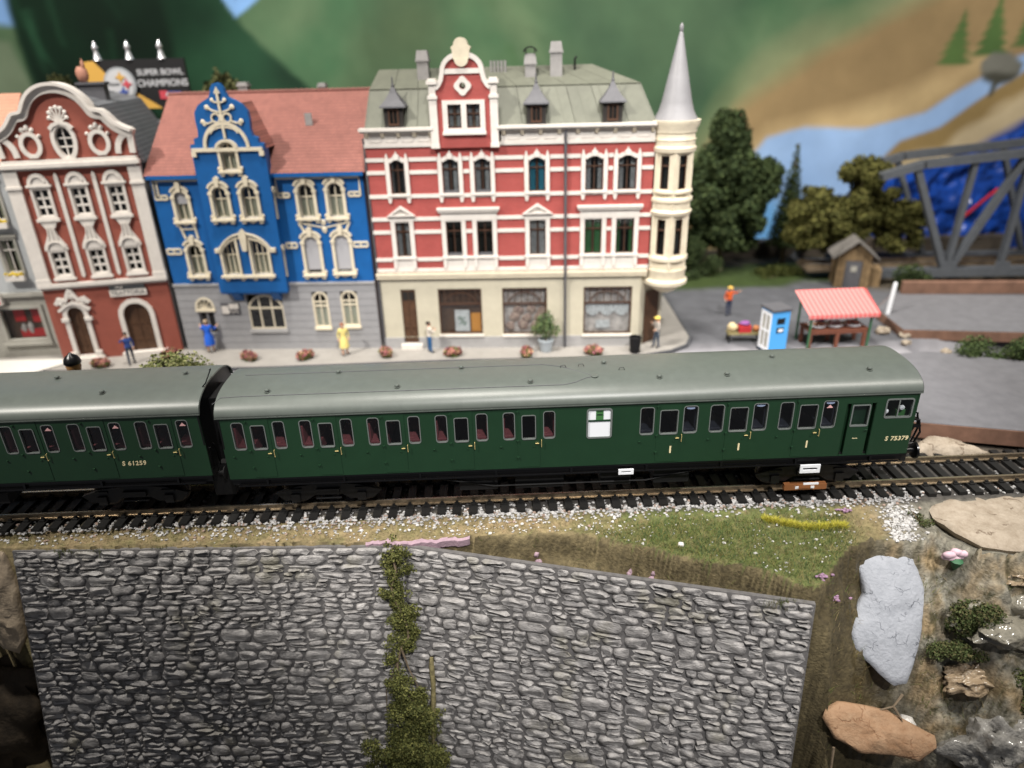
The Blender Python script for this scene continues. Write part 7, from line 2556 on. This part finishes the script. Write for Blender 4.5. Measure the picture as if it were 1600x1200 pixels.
for yy, dx in ((0, 0), (4.2, .6)):
    o_ = lambda x, z: (x + dx, yy, z)
    beam('top_chord', o_(-.3, 7.6), o_(2.5, 8.4), .42, .6)
    beam('top_chord', o_(2.3, 8.37), o_(26, 10.5), .42, .6)
    beam('bottom_chord', o_(-2, .75), o_(26, .75), .5, .6)
    beam('end_post', o_(-4.5, .75), o_(1.0, 8.1), .4, .5) if yy else None
    if yy:
        beam('diagonal', o_(2.0, 8.2), o_(5.4, .95), .26, .36)
        beam('diagonal', o_(9.5, 8.9), o_(13.0, .95), .26, .36)
        continue
    beam('diagonal', o_(2.0, 8.2), o_(5.4, .95), .34, .42)
    beam('vertical_post', o_(5.9, 8.6), o_(5.6, .95), .28, .36)
    beam('diagonal', o_(9.3, 8.9), o_(5.8, .95), .34, .42)
    beam('vertical_post', o_(9.5, 8.9), o_(9.4, .95), .28, .36)
    beam('diagonal', o_(9.5, 8.9), o_(13.0, .95), .34, .42)
    beam('vertical_post', o_(13.2, 9.2), o_(13.1, .95), .28, .36)
    for x_ in (5.6, 9.4, 13.1):
        MB().plate([(x_ - .7, .6), (x_ + .7, .6), (x_ + .5, 1.5), (x_ - .5, 1.5)], [], yy - .32, yy - .25).build('gusset_plate', 'bridge_steel', br)
for k in range(12):
    MB().box(-1 + 2 * k, -.7 + 2 * k, -.2, 4.4, .3, .6).build('cross_beam', 'bridge_steel', br)
mat('deck_brown', (.10, .075, .05), .8, nscale=2, namt=.3)
MB().box(-4, 26, .9, 3.3, .62, .85).build('deck', 'deck_brown', br)
for y in (1.4, 2.8):
    MB().box(-4, 26, y - .06, y + .06, .86, 1.1).build('deck_rail', 'rail_steel', br)
mat('red_paint', (.45, .02, .03), .5)
tag(MB().tube([(36.6, 34.0, 3.2), (38.9, 33.8, 5.6)], .12, 6).build('red_rod', 'red_paint'), 'thin red rod slanting behind the truss bridge', 'rod')
# low dark rear platform behind the trees
tag(MB().box(0, 24, 0, 1.2, 0, 1.1).box(0, 24, .0, 1.2, 1.1, 1.25).build('rear_ledge', mat('ledge_brown', (.055, .045, .035), .8, nscale=1, namt=.4), loc=(18.0, 35.4, 0.2), rot=(0, 0, R(-1)), bevel=.05), 'dark brown ledge along the foot of the backdrop behind the trees', 'ledge')
# crinkled blue tarpaulin
mat('tarp_blue', (.006, .042, .25), .3, nscale=.8, namt=.35, spec=.5)
V, F = [], []
nx_, nz_ = 90, 40
for j in range(nz_ + 1):
    for i in range(nx_ + 1):
        x = 29.5 + 24 * i / nx_
        ztop = 5.6 + (x - 29.5) * .34
        z = -.5 + (ztop + .5) * j / nz_
        y = 36.4 + 1.0 * (1 - j / nz_) * -.8 + .55 * fbm(x * .5, z * .4, 3) + .3 * abs(fbm(x * 1.1, z * .5, 7)) * 2 + .12 * fbm(x * 2.5, z * 2.5, 9)
        V.append((x + .3 * fbm(z * .6, 2.0, x * .2), min(y, 37.8), z))
for j in range(nz_):
    for i in range(nx_):
        a = j * (nx_ + 1) + i
        F.append((a, a + 1, a + nx_ + 2, a + nx_ + 1))
tp = MB().add(V, F).build('tarpaulin', 'tarp_blue', smooth=60)
tag(tp, 'crinkled deep blue plastic sheet hanging behind the bridge', 'tarpaulin')

# ================================================================== BILLBOARD
bb = empty('billboard', (-23.6, 27.0, .2))
tag(bb, 'black billboard with a round emblem and white championship lettering', 'billboard')
mat('board_black', (.008, .008, .009), .5)
mat('gold', (.52, .30, .06), .5)
mat('emblem_white', (.45, .46, .48), .5)
mat('emblem_ring', (.30, .32, .34), .4)
mat('emblem_red', (.45, .05, .07), .5)
mat('emblem_blue', (.03, .06, .25), .5)
mat('trophy_silver', (.75, .75, .78), .25, .6)
zz = .2
MB().box(-2.9, 3.15, 0, .25, 13.6 - zz, 16.55 - zz).build('panel', 'board_black', bb)
MB().plate([(-3.45, 16.45 - zz), (-2.6, 16.5 - zz), (-1.9, 15.6 - zz), (.6, 14.0 - zz), (1.2, 13.6 - zz), (-2.9, 13.6 - zz)], [], -.06, .2).build('gold_panel', 'gold', bb)
for x in (-1.8, 2.6):
    MB().box(x - .15, x + .15, .05, .25, 0, 13.8 - zz).build('post', 'board_black', bb)
ec = (-1.15, 15.1 - zz)
em = MB().lathe([(1.02, 0), (1.02, .12), (.9, .14)], (0, 0, 0), 32, axis='y').build('emblem', 'emblem_ring', bb, loc=(ec[0], -.2, ec[1]))
MB().lathe([(.88, -.03), (.88, .02), (.4, .03)], (0, 0, 0), 32, axis='y').build('emblem_disc', 'emblem_white', em)
def star4(cx_, cz_, r_):
    P = []
    for k in range(4):
        for j in range(6):
            t = (k + j / 6) * 90
            e = abs(j / 6 * 2 - 1)
            rr_ = r_ * (.42 + .58 * e ** 2)
            P.append((cx_ + rr_ * math.cos(R(t)), cz_ + rr_ * math.sin(R(t))))
    return P
for c_, m_ in (((.12, .42), 'gold'), ((.46, .0), 'emblem_red'), ((.16, -.46), 'emblem_blue')):
    MB().plate(star4(*c_, .34), [], -.07, -.03).build('emblem_star', m_, em)
inst('lettering', text_mesh('emblem_letters', 'STEELERS', .2, 'sign_dark', .004, .004), em, (-.42, -.045, 0), (R(90), 0, 0))
inst('lettering', text_mesh('letters_top', 'SUPER BOWL', .50, 'emblem_white', .01, .010), bb, (1.5, -.03, 15.75 - zz), (R(90), 0, 0))
inst('lettering', text_mesh('letters_low', 'CHAMPIONS', .58, 'emblem_white', .01, .012), bb, (1.52, -.03, 15.1 - zz), (R(90), 0, 0))
MB().box(1.2, 2.6, -.04, 0, 14.2 - zz, 14.6 - zz).build('lower_emblem', 'emblem_blue', bb)
MB().box(1.2, 1.7, -.06, -.04, 14.15 - zz, 14.65 - zz).build('lower_emblem_red', 'emblem_red', bb)
MB().box(2.2, 2.5, -.06, -.04, 14.25 - zz, 14.5 - zz).build('lower_emblem_red', 'emblem_red', bb)
inst('lettering', text_mesh('letters_nfl', 'AFC', .34, 'emblem_white', .01, .01), bb, (1.9, -.08, 14.4 - zz), (R(90), 0, 0))
for x in (-2.35, -.3, 1.75):
    MB().lathe([(.26, 16.55 - zz), (.22, 16.62 - zz), (.12, 17.0 - zz), (.10, 17.1 - zz), (.17, 17.18 - zz), (.18, 17.3 - zz), (.10, 17.45 - zz), (.03, 17.62 - zz), (0, 17.64 - zz)], (x, .1, 0), 12).build('trophy', 'trophy_silver', bb, smooth=40)
